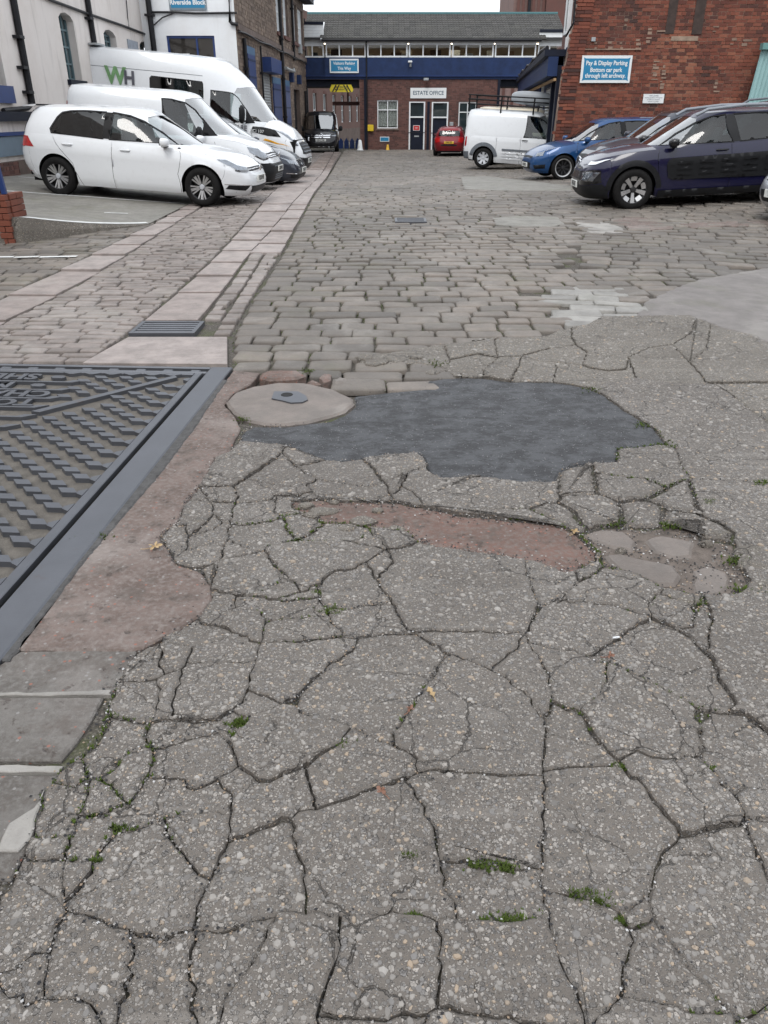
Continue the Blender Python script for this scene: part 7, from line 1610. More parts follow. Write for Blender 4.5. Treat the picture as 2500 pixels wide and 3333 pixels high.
# a five-door hatchback, adjusted for each make
def hatch(name, paint, **kw):
    g = dict(name=name, paint=paint, xf1=[(0, 2.03), (.12, 2.10), (.3, 2.145), (.55, 2.15), (.8, 2.10), (.93, 2.02), (1, 1.92)], xr1=[(0, -1.98), (.3, -2.09), (.55, -2.10), (.8, -2.06), (1, -2.02)],
        W1=[(0, .80), (.1, .845), (.3, .870), (.6, .886), (.745, .897), (.768, .886), (.92, .868), (1, .838)], nf1=4.8, nr1=5.5,
        z0=[(-2.1, .30), (-1.7, .24), (-1.0, .185), (1.0, .185), (1.7, .19), (2.15, .20)], z1=[(-2.1, .98), (-1.3, .985), (0, .945), (.9, .905), (1.4, .845), (1.8, .765), (2.0, .705), (2.15, .65)],
        hood=[(.9, .985), (1.3, .945), (1.6, .88), (1.85, .79), (2.0, .725), (2.15, .66)], cowl=.98, zb=.85,
        xf2=[(0, 1.26), (.3, .99), (.6, .70), (.85, .43), (1, .25)], xr2=[(0, -2.05), (.4, -2.01), (.75, -1.93), (.93, -1.86), (1, -1.82)], W2=[(0, .838), (.2, .825), (.5, .765), (.8, .67), (.93, .615), (1, .56)], nf2=2.9, nr2=5.5,
        ze=[(-2.0, 1.365), (-1.5, 1.40), (-.9, 1.425), (-.2, 1.435), (.2, 1.42), (.6, 1.375), (1.3, 1.25)], crown=.05,
        xwf=1.315, xwr=-1.315, rw=.316, rr=.215, ra=.365,
        cuts=[('f', [(1.66, .2), (1.70, .75)]), ('front_wing', [(.93, .2), (.90, .5), (.93, .92)]), ('front_door', [(-.27, .2), (-.25, .95)]), ('rear_door', [(-.86, .2), (-1.0, .55), (-1.28, .86), (-1.33, .97)]), ('rear_quarter', [(-1.72, .3), (-1.78, .98)])],
        windows=[('front_window', [(.84, .955), (.56, 1.12), (.26, 1.27), (.02, 1.345), (-.27, 1.375), (-.30, .975)], M_CARG), ('rear_door_window', [(-.43, .98), (-.41, 1.375), (-.75, 1.375), (-1.05, 1.355), (-1.19, 1.325), (-1.27, 1.25), (-1.38, 1.07), (-1.36, 1.015)], M_TINT), ('door_pillar', [(-.302, .972), (-.272, 1.38), (-.408, 1.38), (-.428, .977)], None, M_SEAL)],
        screen=[(0, 1.375), (.25, 1.37), (.47, 1.345), (.56, 1.28), (.64, 1.15), (.705, 1.00), (.70, .955), (.4, .945), (0, .945)], rear_screen=[(.48, 1.27), (.54, 1.24), (.60, 1.03), (.55, 1.0), (0, .99), (0, 1.275)][::-1],
        mirror=(.70, .82, .99), mirror_kw=dict(size=(.10, .10, .068), mat=paint, sx=1), handles=[(-.02, .872, .82, paint), (-1.06, .872, .85, paint)], seat_rows=[.05, -.85], wheel='alloy')
    g['rear_screen'] = [(0, 1.275), (.48, 1.27), (.54, 1.24), (.60, 1.03), (.55, 1.0), (0, .99)]
    mk = dict(size=(.10, .10, .068)); g['mirror'] = (.70, .82, .99, 1, paint); g['mirror_kw'] = mk
    g.update(kw); return g
LAMP_H = [*FV((.40, .70), (.44, .585), (.60, .58), (.74, .605)), *SV((1.86, .66), (1.62, .79)), *FV((.70, .715))]
golf_ov = [
    ('headlight', 1, FV((.46, .665), (.47, .60), (.62, .585), (.74, .60)) + SV((1.90, .635), (1.74, .70), (1.58, .775), (1.72, .772)) + FV((.66, .70)), M_LAMPIN, .004, 'LR'),
    ('headlight_lens', 1, FV((.455, .668), (.465, .595), (.62, .58), (.74, .595)) + SV((1.91, .63), (1.74, .695), (1.565, .778), (1.72, .777)) + FV((.66, .705)), M_LENS, .010, 'LR'),
    ('headlight_trim', 1, FV((.47, .625), (.475, .60), (.62, .587), (.74, .602)) + SV((1.88, .632), (1.80, .665)) + FV((.72, .625)), M_PLAST, .006, 'LR'),
    ('grille', 1, FV((0, .665), (.45, .66), (.46, .60), (0, .60)), M_PLAST, .004, 'M'), ('grille_trim', 1, FV((0, .635), (.455, .632), (.455, .622), (0, .625)), M_CHROME, .008, 'M'),
    ('lower_grille', 1, FV((0, .36), (.50, .37), (.44, .255), (0, .245)), M_PLAST, .004, 'M'), ('fog_recess', 1, FV((.54, .375), (.78, .375), (.78, .31), (.60, .29)), M_PLAST, .004, 'LR'), ('bumper_trim', 1, FV((.50, .385), (.80, .392), (.80, .382), (.50, .374)), M_CHROME, .007, 'LR'),
    ('tail_light', 1, RV((.55, .93), (.55, .77), (.74, .76)) + SV((-1.90, .77), (-1.70, .77), (-1.83, .93)), M_REDL, .006, 'LR'), ('bumper_reflector', 1, RV((.6, .40), (.6, .36), (.76, .36)) + SV((-1.97, .37), (-1.95, .40)), M_REDL, .005, 'LR'),
    ('hatch_glass_edge', 2, SV((-1.82, 1.335), (-1.87, 1.335), (-2.0, 1.0), (-1.95, 1.0)), M_SEAL, .006, 'LR'),
    ('fuel_flap_line', 1, SV((-1.50, .88), (-1.33, .88), (-1.33, .75), (-1.50, .75)), P_WHITE, .003, 'LR')]
c = make_car(hatch('white_hatchback', P_WHITE, overlays=golf_ov, wheel='golf', step=.06))
plate_(c.root, 2.155, .475, 'BD18 VFK'); m = MB(); m.lathe([(0, .0), (.052, .0), (.058, -.012)], 24, Matrix.Translation((2.148, 0, .645)) @ Matrix.Rotation(radians(-90), 4, 'Z')); m.build('badge', M_CHROME, c.root)
gz0 = bz(-4.7, 15.4)
# bays slope: rear of each car stands higher
put(c, -4.42, 15.6, .262, radians(-6.6), radians(3.45), 0, 'white five-door hatchback with black multi-spoke alloys parked by the painted line')
GOLF = c
m = MB(); m.add([(-1.70, -.56, 1.435), (-1.98, -.54, 1.405), (-1.98, .54, 1.405), (-1.70, .56, 1.435), (-1.72, -.56, 1.41), (-1.97, -.53, 1.38), (-1.97, .53, 1.38), (-1.72, .56, 1.41)], [(0, 1, 2, 3), (4, 7, 6, 5), (1, 5, 6, 2), (0, 4, 5, 1), (3, 2, 6, 7)]); m.build('spoiler', P_WHITE, c.root)

# vans
def van(name, paint, **kw):
    g = hatch(name, paint)
    g.update(xf1=[(0, 2.12), (.15, 2.18), (.4, 2.20), (.65, 2.17), (.85, 2.08), (1, 1.95)], xr1=[(0, -2.14), (.3, -2.19), (1, -2.18)], W1=[(0, .82), (.1, .87), (.35, .915), (.7, .925), (.9, .915), (1, .895)], nf1=4.8, nr1=10,
        z0=[(-2.2, .28), (-1.7, .24), (-1, .20), (1, .20), (2.2, .22)], z1=[(-2.2, 1.02), (0, 1.02), (1.0, 1.03), (1.5, .98), (1.85, .88), (2.2, .74)], hood=[(.9, 1.14), (1.3, 1.10), (1.7, .99), (2.0, .86), (2.2, .75)], cowl=1.12, zb=.95,
        xf2=[(0, 1.62), (.3, 1.22), (.6, .84), (.85, .56), (1, .40)], xr2=[(0, -2.19), (.7, -2.15), (.93, -2.11), (1, -2.06)], W2=[(0, .895), (.25, .88), (.6, .845), (.85, .80), (.95, .755), (1, .70)], nf2=3.0, nr2=11,
        ze=[(-2.2, 1.80), (-1, 1.80), (0, 1.80), (.5, 1.77), (.9, 1.68), (1.6, 1.5)], crown=.05, xwf=1.36, xwr=-1.43, rw=.325, rr=.205, ra=.375, tail='rear_doors',
        cuts=[('f', [(1.74, .2), (1.78, .8)]), ('front_wing', [(1.0, .2), (.98, 1.02)]), ('front_door', [(-.18, .2), (-.18, 1.02)]), ('side_panel', [(-1.0, .2), (-1.0, 1.02)]), ('rear_quarter', [(-1.98, .3), (-1.98, 1.02)])],
        windows=[('front_window', [(1.00, 1.07), (.93, 1.13), (.55, 1.50), (.36, 1.62), (.1, 1.665), (-.08, 1.665), (-.10, 1.04), (.35, 1.02)], M_CARG)],
        screen=[(0, 1.73), (.4, 1.72), (.62, 1.69), (.70, 1.60), (.78, 1.35), (.82, 1.13), (.8, 1.09), (.4, 1.08), (0, 1.08)], rear_screen=None, mirror=(.72, .90, 1.10, 1, M_PLAST), mirror_kw=dict(size=(.07, .10, .12)), handles=[(-.02, .915, .95, paint)], seat_rows=[.1], bulkhead=-.30, seat_h=.66, wheel='hub')
    g.update(kw); return g
berl_ov = [('headlight', 1, FV((.52, .80), (.54, .70), (.72, .68)) + SV((1.93, .70), (1.72, .80), (1.66, .90), (1.86, .875)) + FV((.62, .82)), M_LAMPIN, .004, 'LR'), ('headlight_lens', 1, FV((.515, .805), (.535, .695), (.72, .675)) + SV((1.94, .695), (1.72, .795), (1.65, .905), (1.86, .882)) + FV((.62, .828)), M_LENS, .010, 'LR'), ('lamp_bezel', 1, FV((.52, .72), (.54, .69), (.72, .66)) + SV((1.93, .68), (1.80, .74)) + FV((.70, .71)), M_PLAST, .006, 'LR'),
    ('grille', 1, FV((0, .80), (.5, .79), (.52, .71), (0, .71)), M_PLAST, .004, 'M'), ('grille_bar', 1, FV((0, .77), (.5, .765), (.5, .745), (0, .75)), M_CHROME, .008, 'M'), ('grille_bar', 1, FV((0, .735), (.52, .73), (.52, .715), (0, .72)), M_CHROME, .008, 'M'),
    ('bumper_cover', 1, FV((0, .60), (.60, .61), (.86, .60)) + SV((1.86, .60), (1.80, .30), (1.82, .235)) + FV((.7, .235), (0, .235)), M_PLAST, .006, 'M')] + [('bumper_slat', 1, FV((0, z), (.42, z), (.42, z - .02), (0, z - .02)), M_PLASTG, .012, 'M') for z in (.56, .40, .36, .32)] + [
    ('side_rub_strip', 1, SV((.92, .52), (-.94, .52), (-.94, .44), (.92, .44)), M_PLAST, .008, 'LR'), ('tail_light', 2, RV((.74, 1.5), (.74, 1.0)) + SV((-2.10, 1.0), (-2.08, 1.5)), M_REDL, .006, 'LR'), ('quarter_infill', 2, SV((1.02, 1.06), (.88, 1.20), (.70, 1.38), (.70, 1.06)), M_SEAL, .004, 'LR')]
c = make_car(van('white_panel_van', P_WHITE, overlays=berl_ov)); plate_(c.root, 2.215, .50, 'SD70 HVM'); m = MB(); m.lathe([(0, .0), (.055, .0), (.06, -.014)], 24, Matrix.Translation((2.195, 0, .76)) @ Matrix.Rotation(radians(-90), 4, 'Z')); m.build('badge', M_CHROME, c.root)
c.root.scale = (1.02,) * 3; put(c, -4.6, 19.0, .215, radians(-4), radians(3.9), 0, 'small white panel van with black lower bumper parked beside the white hatchback', 'van')
# large van
def bigvan():
    g = van('large_white_van', P_WHITE)
    g.update(xf1=[(0, 2.98), (.15, 3.05), (.4, 3.08), (.65, 3.04), (.85, 2.92), (1, 2.74)], xr1=[(0, -3.0), (.3, -3.05), (1, -3.05)], W1=[(0, .92), (.1, .97), (.35, 1.01), (.7, 1.03), (.9, 1.02), (1, 1.005)],
        z0=[(-3.1, .40), (-2.5, .36), (-1.6, .34), (1.6, .32), (3.1, .28)], z1=[(-3.1, 1.20), (1.4, 1.20), (2.0, 1.20), (2.5, 1.12), (2.8, 1.0), (3.1, .86)], hood=[(1.8, 1.40), (2.2, 1.34), (2.6, 1.18), (2.9, 1.0), (3.1, .88)], cowl=2.02, zb=1.12,
        xf2=[(0, 2.42), (.3, 2.02), (.55, 1.74), (.8, 1.42), (.92, 1.15), (1, .90)], xr2=[(0, -3.06), (.85, -3.02), (1, -2.94)], W2=[(0, 1.005), (.25, 1.0), (.6, .965), (.85, .92), (.95, .87), (1, .80)], nf2=3.2, nr2=14, xc2=-.5,
        ze=[(-3.1, 2.54), (0, 2.54), (.6, 2.53), (1.0, 2.47), (1.3, 2.38), (2.4, 2.2)], crown=.06, xwf=2.05, xwr=-1.65, rw=.35, rr=.21, ra=.41,
        cuts=[('f', [(2.52, .3), (2.56, .9)]), ('front_wing', [(1.62, .3), (1.60, 1.2)]), ('front_door', [(.52, .3), (.52, 1.2)]), ('sliding_door', [(-.75, .3), (-.75, 1.2)]), ('side_panel', [(-1.65, .9), (-1.65, 1.2)]), ('rear_quarter', [(-2.80, .4), (-2.80, 1.2)])],
        windows=[('front_window', [(1.66, 1.30), (1.50, 1.52), (1.28, 1.76), (1.15, 1.84), (.62, 1.86), (.60, 1.36), (.72, 1.24), (1.0, 1.20)], M_CARG), ('side_window', [(.38, 2.02), (.40, 1.98), (.40, 1.36), (-.92, 1.36), (-.96, 1.40), (-.96, 2.0), (-.92, 2.04)][::-1], M_TINT)],
        screen=[(0, 2.02), (.5, 2.01), (.74, 1.97), (.82, 1.85), (.90, 1.55), (.93, 1.36), (.9, 1.30), (.4, 1.28), (0, 1.28)], mirror=(1.45, .97, 1.42, 1, M_PLAST), mirror_kw=dict(size=(.09, .11, .20)), handles=[(.68, 1.0, 1.08, M_PLAST)], seat_rows=[.75], bulkhead=.45, seat_h=.70)
    g['overlays'] = [('headlight', 1, FV((.60, .98), (.62, .84), (.78, .83)) + SV((2.78, .90), (2.50, 1.06), (2.28, 1.14), (2.60, 1.055)) + FV((.72, .97)), M_LAMPIN, .004, 'LR'), ('headlight_lens', 1, FV((.595, .985), (.615, .835), (.78, .825)) + SV((2.79, .895), (2.50, 1.055), (2.26, 1.145), (2.60, 1.062)) + FV((.72, .978)), M_LENS, .010, 'LR'),
        ('wing_trim', 1, SV((2.30, 1.14), (1.72, 1.18), (1.66, 1.06), (2.1, 1.00), (2.45, 1.0)), M_PLAST, .006, 'LR'), ('quarter_infill', 2, SV((1.74, 1.25), (1.60, 1.42), (1.50, 1.55), (1.50, 1.22)), M_SEAL, .006, 'LR'), ('grille', 1, FV((0, .93), (.52, .92), (.60, .66), (0, .66)), M_PLAST, .005, 'M')] + [('grille_bar', 1, FV((0, z), (.5, z), (.52, z - .025), (0, z - .025)), M_PLASTG, .012, 'M') for z in (.86, .79, .72)] + [
        ('bumper_cover', 1, FV((0, .58), (.8, .60), (.96, .58)) + SV((2.70, .60), (2.62, .42), (2.64, .33)) + FV((.8, .30), (0, .30)), M_PLAST, .008, 'M'), ('amber_flash', 1, SV((2.72, .80), (2.40, .86), (2.2, .915), (2.05, .94), (2.0, .90), (2.35, .84)), M_AMBER, .005, 'LR'),
        ('side_rub_strip', 1, SV((1.5, .62), (-1.2, .62), (-1.2, .50), (1.5, .50)), M_PLAST, .01, 'LR'), ('roof_seam', 2, SV((.4, 2.16), (-2.9, 2.16), (-2.9, 2.148), (.4, 2.148)), M_PLASTG, .002, 'LR')]
    return g
c = make_car(bigvan()); BV = c
def side_text(c, s, size, x, z, y, mat, sx=1.0, bold=.0, rot=0):      # lettering on the right-hand flank (local -Y), reading towards the nose
    return text_mesh('lettering', s, size, mat, c.root, Matrix.Translation((x, -y, z)) @ Matrix.Rotation(radians(90), 4, 'X') @ Matrix.Rotation(rot, 4, 'Y'), .003, 'CENTER', bold, sx=sx)
M_GREEN = plain('logo_green', (0.17, 0.33, 0.15), .5, var=.5, scale=3); M_LOGOG = plain('logo_grey', (0.10, 0.10, 0.12), .5)
side_text(c, 'W', .50, -1.86, 1.97, .982, M_GREEN, 1.0, .02); side_text(c, 'H', .40, -1.50, 1.95, .985, M_LOGOG, 1.0, .014); side_text(c, 'WELFARE', .16, 1.24, 1.12, 1.032, M_LOGOG, 1.0, .002); side_text(c, 'dCi 107', .10, 1.85, 1.085, 1.035, M_SIGNW, 1.1)
plate_(c.root, 3.08, .50, 'YT17 OKE'); m = MB(); m.bbox(3.02, 3.05, -.06, .06, .94, 1.03, .01); m.build('badge', M_CHROME, c.root); m = MB(); m.bbox(.3, .6, -.5, -.2, 2.48, 2.53, .02); m.build('roof_vent', M_PLASTG, c.root)
c.root.scale = (1.05, 1.05, 1.12); put(c, -5.4, 24.7, .17, radians(-5), radians(4.9), 0, 'large white van with green and grey WH lettering and dark side window', 'van')

bmw_ov = [('headlight', 1, FV((.34, .66), (.36, .585), (.55, .575), (.72, .60)) + SV((1.86, .66), (1.66, .73)) + FV((.66, .67)), M_LAMPIN, .005, 'LR'), ('headlight_lens', 1, FV((.335, .665), (.355, .58), (.55, .57), (.72, .595)) + SV((1.87, .655), (1.64, .735)) + FV((.66, .675)), M_LENS, .010, 'LR'), ('kidney_grille', 1, FV((.04, .68), (.20, .67), (.22, .56), (.06, .50)), M_PLAST, .010, 'LR'), ('kidney_trim', 1, FV((.03, .69), (.21, .68), (.235, .55), (.05, .49)), M_CHROME, .006, 'LR'), ('lower_grille', 1, FV((0, .36), (.70, .37), (.66, .27), (0, .26)), M_PLAST, .006, 'M'), ('bumper_trim', 1, FV((.55, .38), (.75, .385), (.75, .372), (.55, .365)), M_CHROME, .007, 'LR')]
c = make_car(hatch('charcoal_car', P_GREYM, overlays=bmw_ov)); plate_(c.root, 2.165, .45, 'YB13 DVZ', y=0)
put(c, -4.2, 21.4, .10, radians(-5), radians(4.0), 0, 'charcoal car with twin oval grille parked between two white vans')
# black people carrier facing the camera
vito_ov = [('headlight', 1, FV((.50, .95), (.54, .78), (.74, .76), (.86, .86)) + SV((2.05, .98)) + FV((.72, .97)), M_LAMPIN, .005, 'LR'), ('headlight_lens', 1, FV((.495, .955), (.535, .775), (.74, .755), (.865, .86)) + SV((2.06, .985)) + FV((.72, .977)), M_LENS, .010, 'LR'), ('grille', 1, FV((0, .90), (.46, .88), (.50, .68), (0, .68)), M_PLAST, .005, 'M')] + [('grille_bar', 1, FV((0, z), (.47, z - .01), (.48, z - .05), (0, z - .04)), M_CHROME, .012, 'M') for z in (.89, .81, .73)] + [('lower_grille', 1, FV((0, .42), (.62, .42), (.6, .30), (0, .30)), M_PLAST, .006, 'M'), ('bumper_trim', 1, FV((0, .285), (.72, .29), (.72, .27), (0, .265)), M_CHROME, .008, 'M')]
g = van('black_people_carrier', P_BLACK, overlays=vito_ov, step=.09, wheel='alloy', ze=[(-2.2, 1.86), (0, 1.86), (.5, 1.83), (.9, 1.72), (1.6, 1.5)], seat_rows=[.1, -.9], bulkhead=None); g['windows'] = g['windows'] + [('side_window', [(-.25, 1.04), (-.25, 1.68), (-1.15, 1.68), (-1.15, 1.04)], M_BLACKG)]
c = make_car(g); plate_(c.root, 2.215, .58, 'KN12 YUD', y=.0); m = MB(); m.lathe([(.085, .0), (.10, .012), (.115, .0), (.10, -.01), (.085, .0)], 24, Matrix.Translation((2.21, 0, .79)) @ Matrix.Rotation(radians(-90), 4, 'Z'))
for k in range(3): a = 2 * pi * k / 3 + pi / 2; m.box(2.20, 2.215, -.006, .006, 0, .09, M=Matrix.Translation((0, 0, .79)) @ Matrix.Rotation(a - pi / 2, 4, 'X'))
m.build('star_badge', M_CHROME, c.root)
put(c, -3.35, 46.0, gbase(46), radians(-90 + 3), 0, 0, 'black people carrier with chrome grille facing out by the passage', 'van')

# ---- right-hand side
red_ov = [('tail_light', 1, RV((.50, .92), (.48, .74), (.70, .66)) + SV((-1.93, .70), (-1.78, .86), (-1.80, .95)), M_REDL, .006, 'LR'), ('number_plate_recess', 1, RV((0, .78), (.3, .78), (.3, .62), (0, .62)), P_RED, .002, 'M'), ('bumper_shadow', 1, RV((0, .60), (.45, .60), (.42, .52), (0, .52)), M_PLAST, .004, 'M')]
c = make_car(hatch('red_hatchback', P_RED, overlays=red_ov, step=.09, rear_glass=M_CARG)); plate_(c.root, -2.115, .69, 'YN06 OXF', False, M_PLATEY); m = MB(); m.bbox(-2.0, -1.93, -.15, .15, 1.27, 1.295, .008); m.build('brake_light', M_REDL, c.root)
c.root.scale = (.86,) * 3; put(c, 3.28, 41.6, gbase(41), radians(82), 0, 0, 'dark red hatchback with its tail towards the yard outside the office')
c = make_car(hatch('white_hatchback', P_WHITE, step=.1)); put(c, 5.2, 36.5, gbase(36), radians(75), 0, 0, 'white hatchback almost hidden behind the white van with grey wheel arches')
tc_ov = [('arch_trim', 1, SV(*[(-1.43 + R_ * cos(radians(a)), .325 + R_ * sin(radians(a))) for R_, rg_ in ((.50, range(10, 171, 10)), (.385, range(170, 9, -10))) for a in rg_]), M_PLASTG, .018, 'LR'), ('arch_trim', 1, SV(*[(1.36 + R_ * cos(radians(a)), .325 + R_ * sin(radians(a))) for R_, rg_ in ((.50, range(10, 171, 10)), (.385, range(170, 9, -10))) for a in rg_]), M_PLASTG, .018, 'LR'), ('rub_strip', 1, SV((.90, .66), (-.80, .66), (-.80, .60), (.90, .60)), M_PLASTG, .022, 'LR'),
    ('rear_bumper_cover', 1, RV((0, .50), (.80, .50)) + SV((-1.96, .52), (-1.96, .30)) + RV((.8, .28), (0, .28)), M_PLASTG, .02, 'M'), ('tail_light', 1, RV((.80, 1.0), (.80, .68)) + SV((-2.06, .68), (-2.06, 1.0)), M_REDL, .008, 'LR'), ('fuel_flap_ring', 1, SV(*[(-1.62 + .09 * cos(a * pi / 8), .87 + .09 * sin(a * pi / 8)) for a in range(16)]), P_WHITE, .008, 'LR')] + [('door_rib', 1, SV((.85, z), (-.8, z), (-.8, z - .05), (.85, z - .05)), P_WHITE, .020, 'LR') for z in (.56, .47, .38)]
g = van('white_trade_van', P_WHITE, overlays=tc_ov, wheel='hub'); g['handles'] = [(-.05, .925, .95, M_PLAST)]; g['windows'] = [('front_window', [(1.02, 1.10), (.80, 1.32), (.55, 1.53), (.30, 1.66), (-.06, 1.68), (-.10, 1.05), (.35, 1.05), (.5, .99), (.9, 1.02)], M_CARG)]
g['W2'] = [(0, .895), (.25, .875), (.6, .83), (.85, .78), (.95, .74), (1, .68)]
c = make_car(g); RKZ = 1.86
put(c, 5.05, 29.95, -.13, radians(-16), radians(2.7), 0, 'white trade van with grey wheel arches and a full-length black roof rack', 'van')
rk = empty('roof_rack', (0, 0, 0)); rk.parent = c.root
for sd_ in (1, -1):
    for dz in (0, .14, .27): m = MB(); m.tube([(-2.15, sd_ * .72, RKZ + .12 + dz), (1.15, sd_ * .72, RKZ + .10 + dz)], .024, 6); m.build('rail', M_SEAL, rk)
    for x in (-2.1, -1.0, .1, 1.1): m = MB(); m.tube([(x, sd_ * .74, RKZ - .12), (x, sd_ * .72, RKZ + .39)], .026, 6); m.build('upright', M_SEAL, rk)
for i in range(8): m = MB(); x = -2.1 + i * .46; m.tube([(x, -.72, RKZ + .12), (x, .72, RKZ + .12)], .022, 6); m.build('cross_bar', M_SEAL, rk)
# camper beyond it with a roof box on top
g = van('cream_camper_van', P_CREAM, step=.09); g['windows'] = g['windows'] + [('side_window', [(-.35, 1.25), (-.35, 1.60), (-1.5, 1.60), (-1.5, 1.25)], M_BLACKG)]
c = make_car(g); put(c, 5.75, 33.3, -.02, radians(-14), radians(2.0), 0, 'cream camper van standing behind the white trade van', 'van')
bm = bmesh.new(); bmesh.ops.create_uvsphere(bm, u_segments=24, v_segments=14, radius=1); q_ = lambda t, n: math.copysign(abs(t) ** n, t)
for v in bm.verts:
    p = v.co.copy(); v.co = Vector((q_(p.x, .6) * .86, q_(p.y, .55) * .40, q_(p.z, .6) * .24 * (1 - .35 * max(0, p.x)) * (1 if p.z > 0 else .8)))
box_ = mesh('roof_box', [v.co[:] for v in bm.verts], [[v.index for v in f.verts] for f in bm.faces], plain('grey_roof_box', (.30, .32, .34), .5, var=.1), None, True); bm.free()
box_.location = (5.25, 30.1, 2.07); box_.rotation_euler = (0, radians(4), radians(-16)); tag(box_, 'grey streamlined roof box on the rack of the white trade van', 'roof box')
for xx in (5.25, 6.15):
    pass
fi_ov = [('headlight', 1, FV((.52, .70), (.56, .62), (.74, .64)) + SV((1.80, .74), (1.45, .86), (1.38, .87), (1.60, .80)) + FV((.66, .74)), M_LAMPIN, .005, 'LR'), ('headlight_lens', 1, FV((.515, .705), (.555, .615), (.74, .635)) + SV((1.81, .735), (1.45, .853), (1.37, .875), (1.60, .808)) + FV((.66, .748)), M_LENS, .010, 'LR'), ('lower_grille', 1, FV((0, .48), (.45, .46), (.38, .30), (0, .30)), M_PLAST, .005, 'M'), ('fog_recess', 1, FV((.58, .40), (.78, .42), (.76, .32), (.60, .31)), M_PLAST, .005, 'LR'), ('grille', 1, FV((0, .63), (.4, .62), (.42, .58), (0, .58)), M_PLAST, .005, 'M')]
g = hatch('blue_hatchback', P_BLUE, overlays=fi_ov, wheel='fiesta', rr=.235)
c = make_car(g); plate_(c.root, 2.165, .40, 'FL10 XKD')
def face_left(c, xw, yw, z, pitch, label, yaw=180.0, k=1.0):      # stand a car nose left with its near front wheel at (xw, yw)
    a = radians(yaw); c.root.scale = (k, k, k); fx, fy = 1.315 * k, .78 * k
    # near side is the car's left (+Y local) when it faces -X
    ox = xw - (fx * cos(a) - fy * sin(a)); oy = yw - (fx * sin(a) + fy * cos(a)); return put(c, ox, oy, z, a, pitch, 0, label)
face_left(c, 4.82, 22.7, gz(6, 23.2), radians(2.2), 'blue hatchback with black and chrome-lipped wheels parked against the brick wall', 180 + 6, .98)
ds_ov = [('headlight', 1, FV((.50, .72), (.52, .60), (.70, .60)) + SV((1.82, .70), (1.52, .82)) + FV((.64, .74)), M_LAMPIN, .006, 'LR'), ('grille', 1, FV((0, .66), (.42, .65), (.4, .5), (0, .5)), M_PLAST, .006, 'M')]
c = make_car(hatch('black_roofed_hatchback', P_GREYM, overlays=ds_ov, roof_paint=P_BLACK)); c.root.children
face_left(c, 5.45, 18.9, gz(7, 19.6) + .04, radians(2.8), 'charcoal hatchback with black roof between the blue and purple cars', 180 + 4, .98)
c = make_car(hatch('black_estate_car', P_BLACK, overlays=ds_ov)); face_left(c, 6.5, 16.7, gz(7.5, 17.5), radians(3.0), 'black car with roof rails seen over the dark purple car roof', 180 + 3, 1.06)
for sd_ in (1, -1): m = MB(); m.tube([(.25, sd_ * .56, 1.43), (.1, sd_ * .58, 1.50), (-.6, sd_ * .58, 1.52), (-1.4, sd_ * .56, 1.49), (-1.6, sd_ * .55, 1.41)], .02, 8); m.build('roof_rail', M_PLASTG, c.root, True)
ca_ov = [('daytime_light', 1, FV((.44, .79), (.46, .745), (.66, .745)) + SV((1.88, .77), (1.66, .83)) + FV((.64, .79)), plain('daytime_lens', (.75, .78, .82), .15, var=.05), .008, 'LR'), ('headlight', 1, FV((.46, .61), (.46, .50), (.70, .49)) + SV((1.97, .50), (1.88, .62)) + FV((.66, .63)), M_LAMPIN, .010, 'LR'), ('headlight_lens', 1, FV((.44, .62), (.44, .49), (.70, .48)) + SV((1.98, .49), (1.87, .63)) + FV((.66, .64)), M_LENS, .016, 'LR'),
    ('lamp_surround', 1, FV((0, .63), (.42, .64), (.66, .665)) + SV((1.86, .66), (1.84, .46)) + FV((.7, .44), (0, .42)), P_BLACK, .006, 'M'), ('bumper_cover', 1, FV((0, .42), (.72, .43)) + SV((1.84, .44), (1.72, .36), (1.70, .20)) + FV((.78, .20), (0, .20)), M_PLAST, .010, 'M'),
    ('side_cushion_panel', 1, SV((.76, .77), (.80, .72), (.76, .50), (.68, .46), (-.95, .44), (-1.06, .60), (-1.1, .80), (-1.0, .82), (.70, .79)), M_PLAST, .016, 'LR')]
for i in range(5):
    for j in range(3):
        x = .62 - i * .36; z = .715 - j * .085 + i * .006
        if x > -1.0: ca_ov.append(('side_cushion', 1, SV((x, z + .025), (x + .0, z - .02), (x - .25, z - .02), (x - .25, z + .025)), M_PLAST, .030, 'LR'))
for xw in (1.315, -1.315): ca_ov.append(('arch_trim', 1, SV(*[(xw + R_ * cos(radians(a)), .33 + R_ * sin(radians(a))) for R_, rg_ in ((.46, range(2, 179, 8)), (.372, range(178, 1, -8))) for a in rg_]), M_PLAST, .018, 'LR'))
ca_ov.append(('sill_trim', 1, SV((.90, .30), (-.90, .30), (-.90, .19), (.90, .19)), M_PLAST, .020, 'LR'))
g = hatch('purple_crossover', P_NAVY, overlays=ca_ov, wheel='cactus', rw=.33, rr=.225, ra=.37, step=.06)
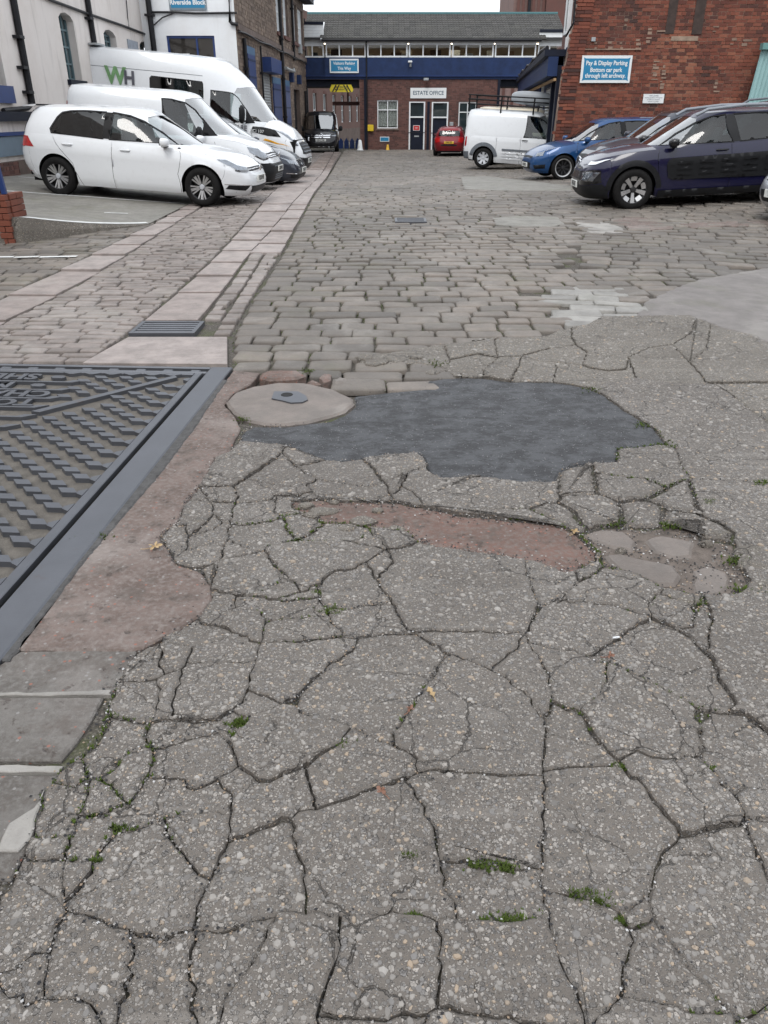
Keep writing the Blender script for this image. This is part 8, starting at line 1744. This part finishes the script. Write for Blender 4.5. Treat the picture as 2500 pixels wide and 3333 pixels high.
g['z1'] = [(-2.1, .99), (-1.3, .99), (0, .965), (.9, .945), (1.4, .91), (1.8, .85), (2.0, .79), (2.15, .72)]; g['hood'] = [(.9, 1.02), (1.3, .995), (1.6, .955), (1.85, .88), (2.0, .81), (2.15, .73)]; g['mirror'] = (.72, .83, 1.03, 1, P_BLACK); g['xf1'] = [(0, 2.02), (.12, 2.10), (.3, 2.14), (.55, 2.145), (.8, 2.11), (.93, 2.05), (1, 1.97)]
g['ze'] = [(-2.0, 1.36), (-1.5, 1.405), (-.9, 1.43), (-.2, 1.445), (.2, 1.43), (.6, 1.385), (1.3, 1.25)]
g['windows'] = [('front_window', [(.86, .985), (.60, 1.14), (.30, 1.29), (.06, 1.37), (-.16, 1.39), (-.27, .995)], M_CARG), ('rear_door_window', [(-.40, 1.0), (-.30, 1.39), (-.65, 1.395), (-1.0, 1.375), (-1.30, 1.33), (-1.50, 1.22), (-1.56, 1.05)], M_TINT), ('door_pillar', [(-.275, .99), (-.165, 1.395), (-.295, 1.395), (-.395, .995)], None, M_PLAST)]
g['handles'] = [(-.10, .882, .88, P_BLACK), (-1.12, .882, .90, P_BLACK)]; g['screen'] = [(0, 1.395), (.25, 1.39), (.47, 1.365), (.56, 1.30), (.64, 1.17), (.70, 1.04), (.69, 1.0), (.4, .99), (0, .99)]; g['zb'] = .87
c = make_car(g); plate_(c.root, 2.165, .42, 'FH65 ATF'); CACTUS = c
for sd_ in (1, -1): m = MB(); m.tube([(.30, sd_ * .56, 1.41), (.12, sd_ * .585, 1.49), (-.5, sd_ * .585, 1.525), (-1.3, sd_ * .57, 1.50), (-1.62, sd_ * .55, 1.41)], .026, 8); m.build('roof_rail', plain('grey_rail', (.22, .24, .27), .45), c.root, True)
spx, spz = (-1.0, 1.0)
m = MB(); a_ = [(2.10, -.02, .80), (2.11, .02, .80)]; 
for zz in (.79, .835): m.tube([(2.075, -.07, zz - .02), (2.095, 0, zz + .02), (2.075, .07, zz - .02)], .011, 6)
m.build('chevron_badge', M_CHROME, c.root)
face_left(c, 4.30, 14.35, .228, radians(3.2), 'dark purple crossover with black padded door panels and five-spoke wheels', 180 - 2)
c = make_car(hatch('silver_car', P_SILVER, overlays=fi_ov)); plate_(c.root, 2.165, .42, 'YR09 LBK'); face_left(c, 6.62, 11.4, gz(7.8, 12.2), radians(2.6), 'silver car with only its front corner showing at the yard edge', 180 + 4)
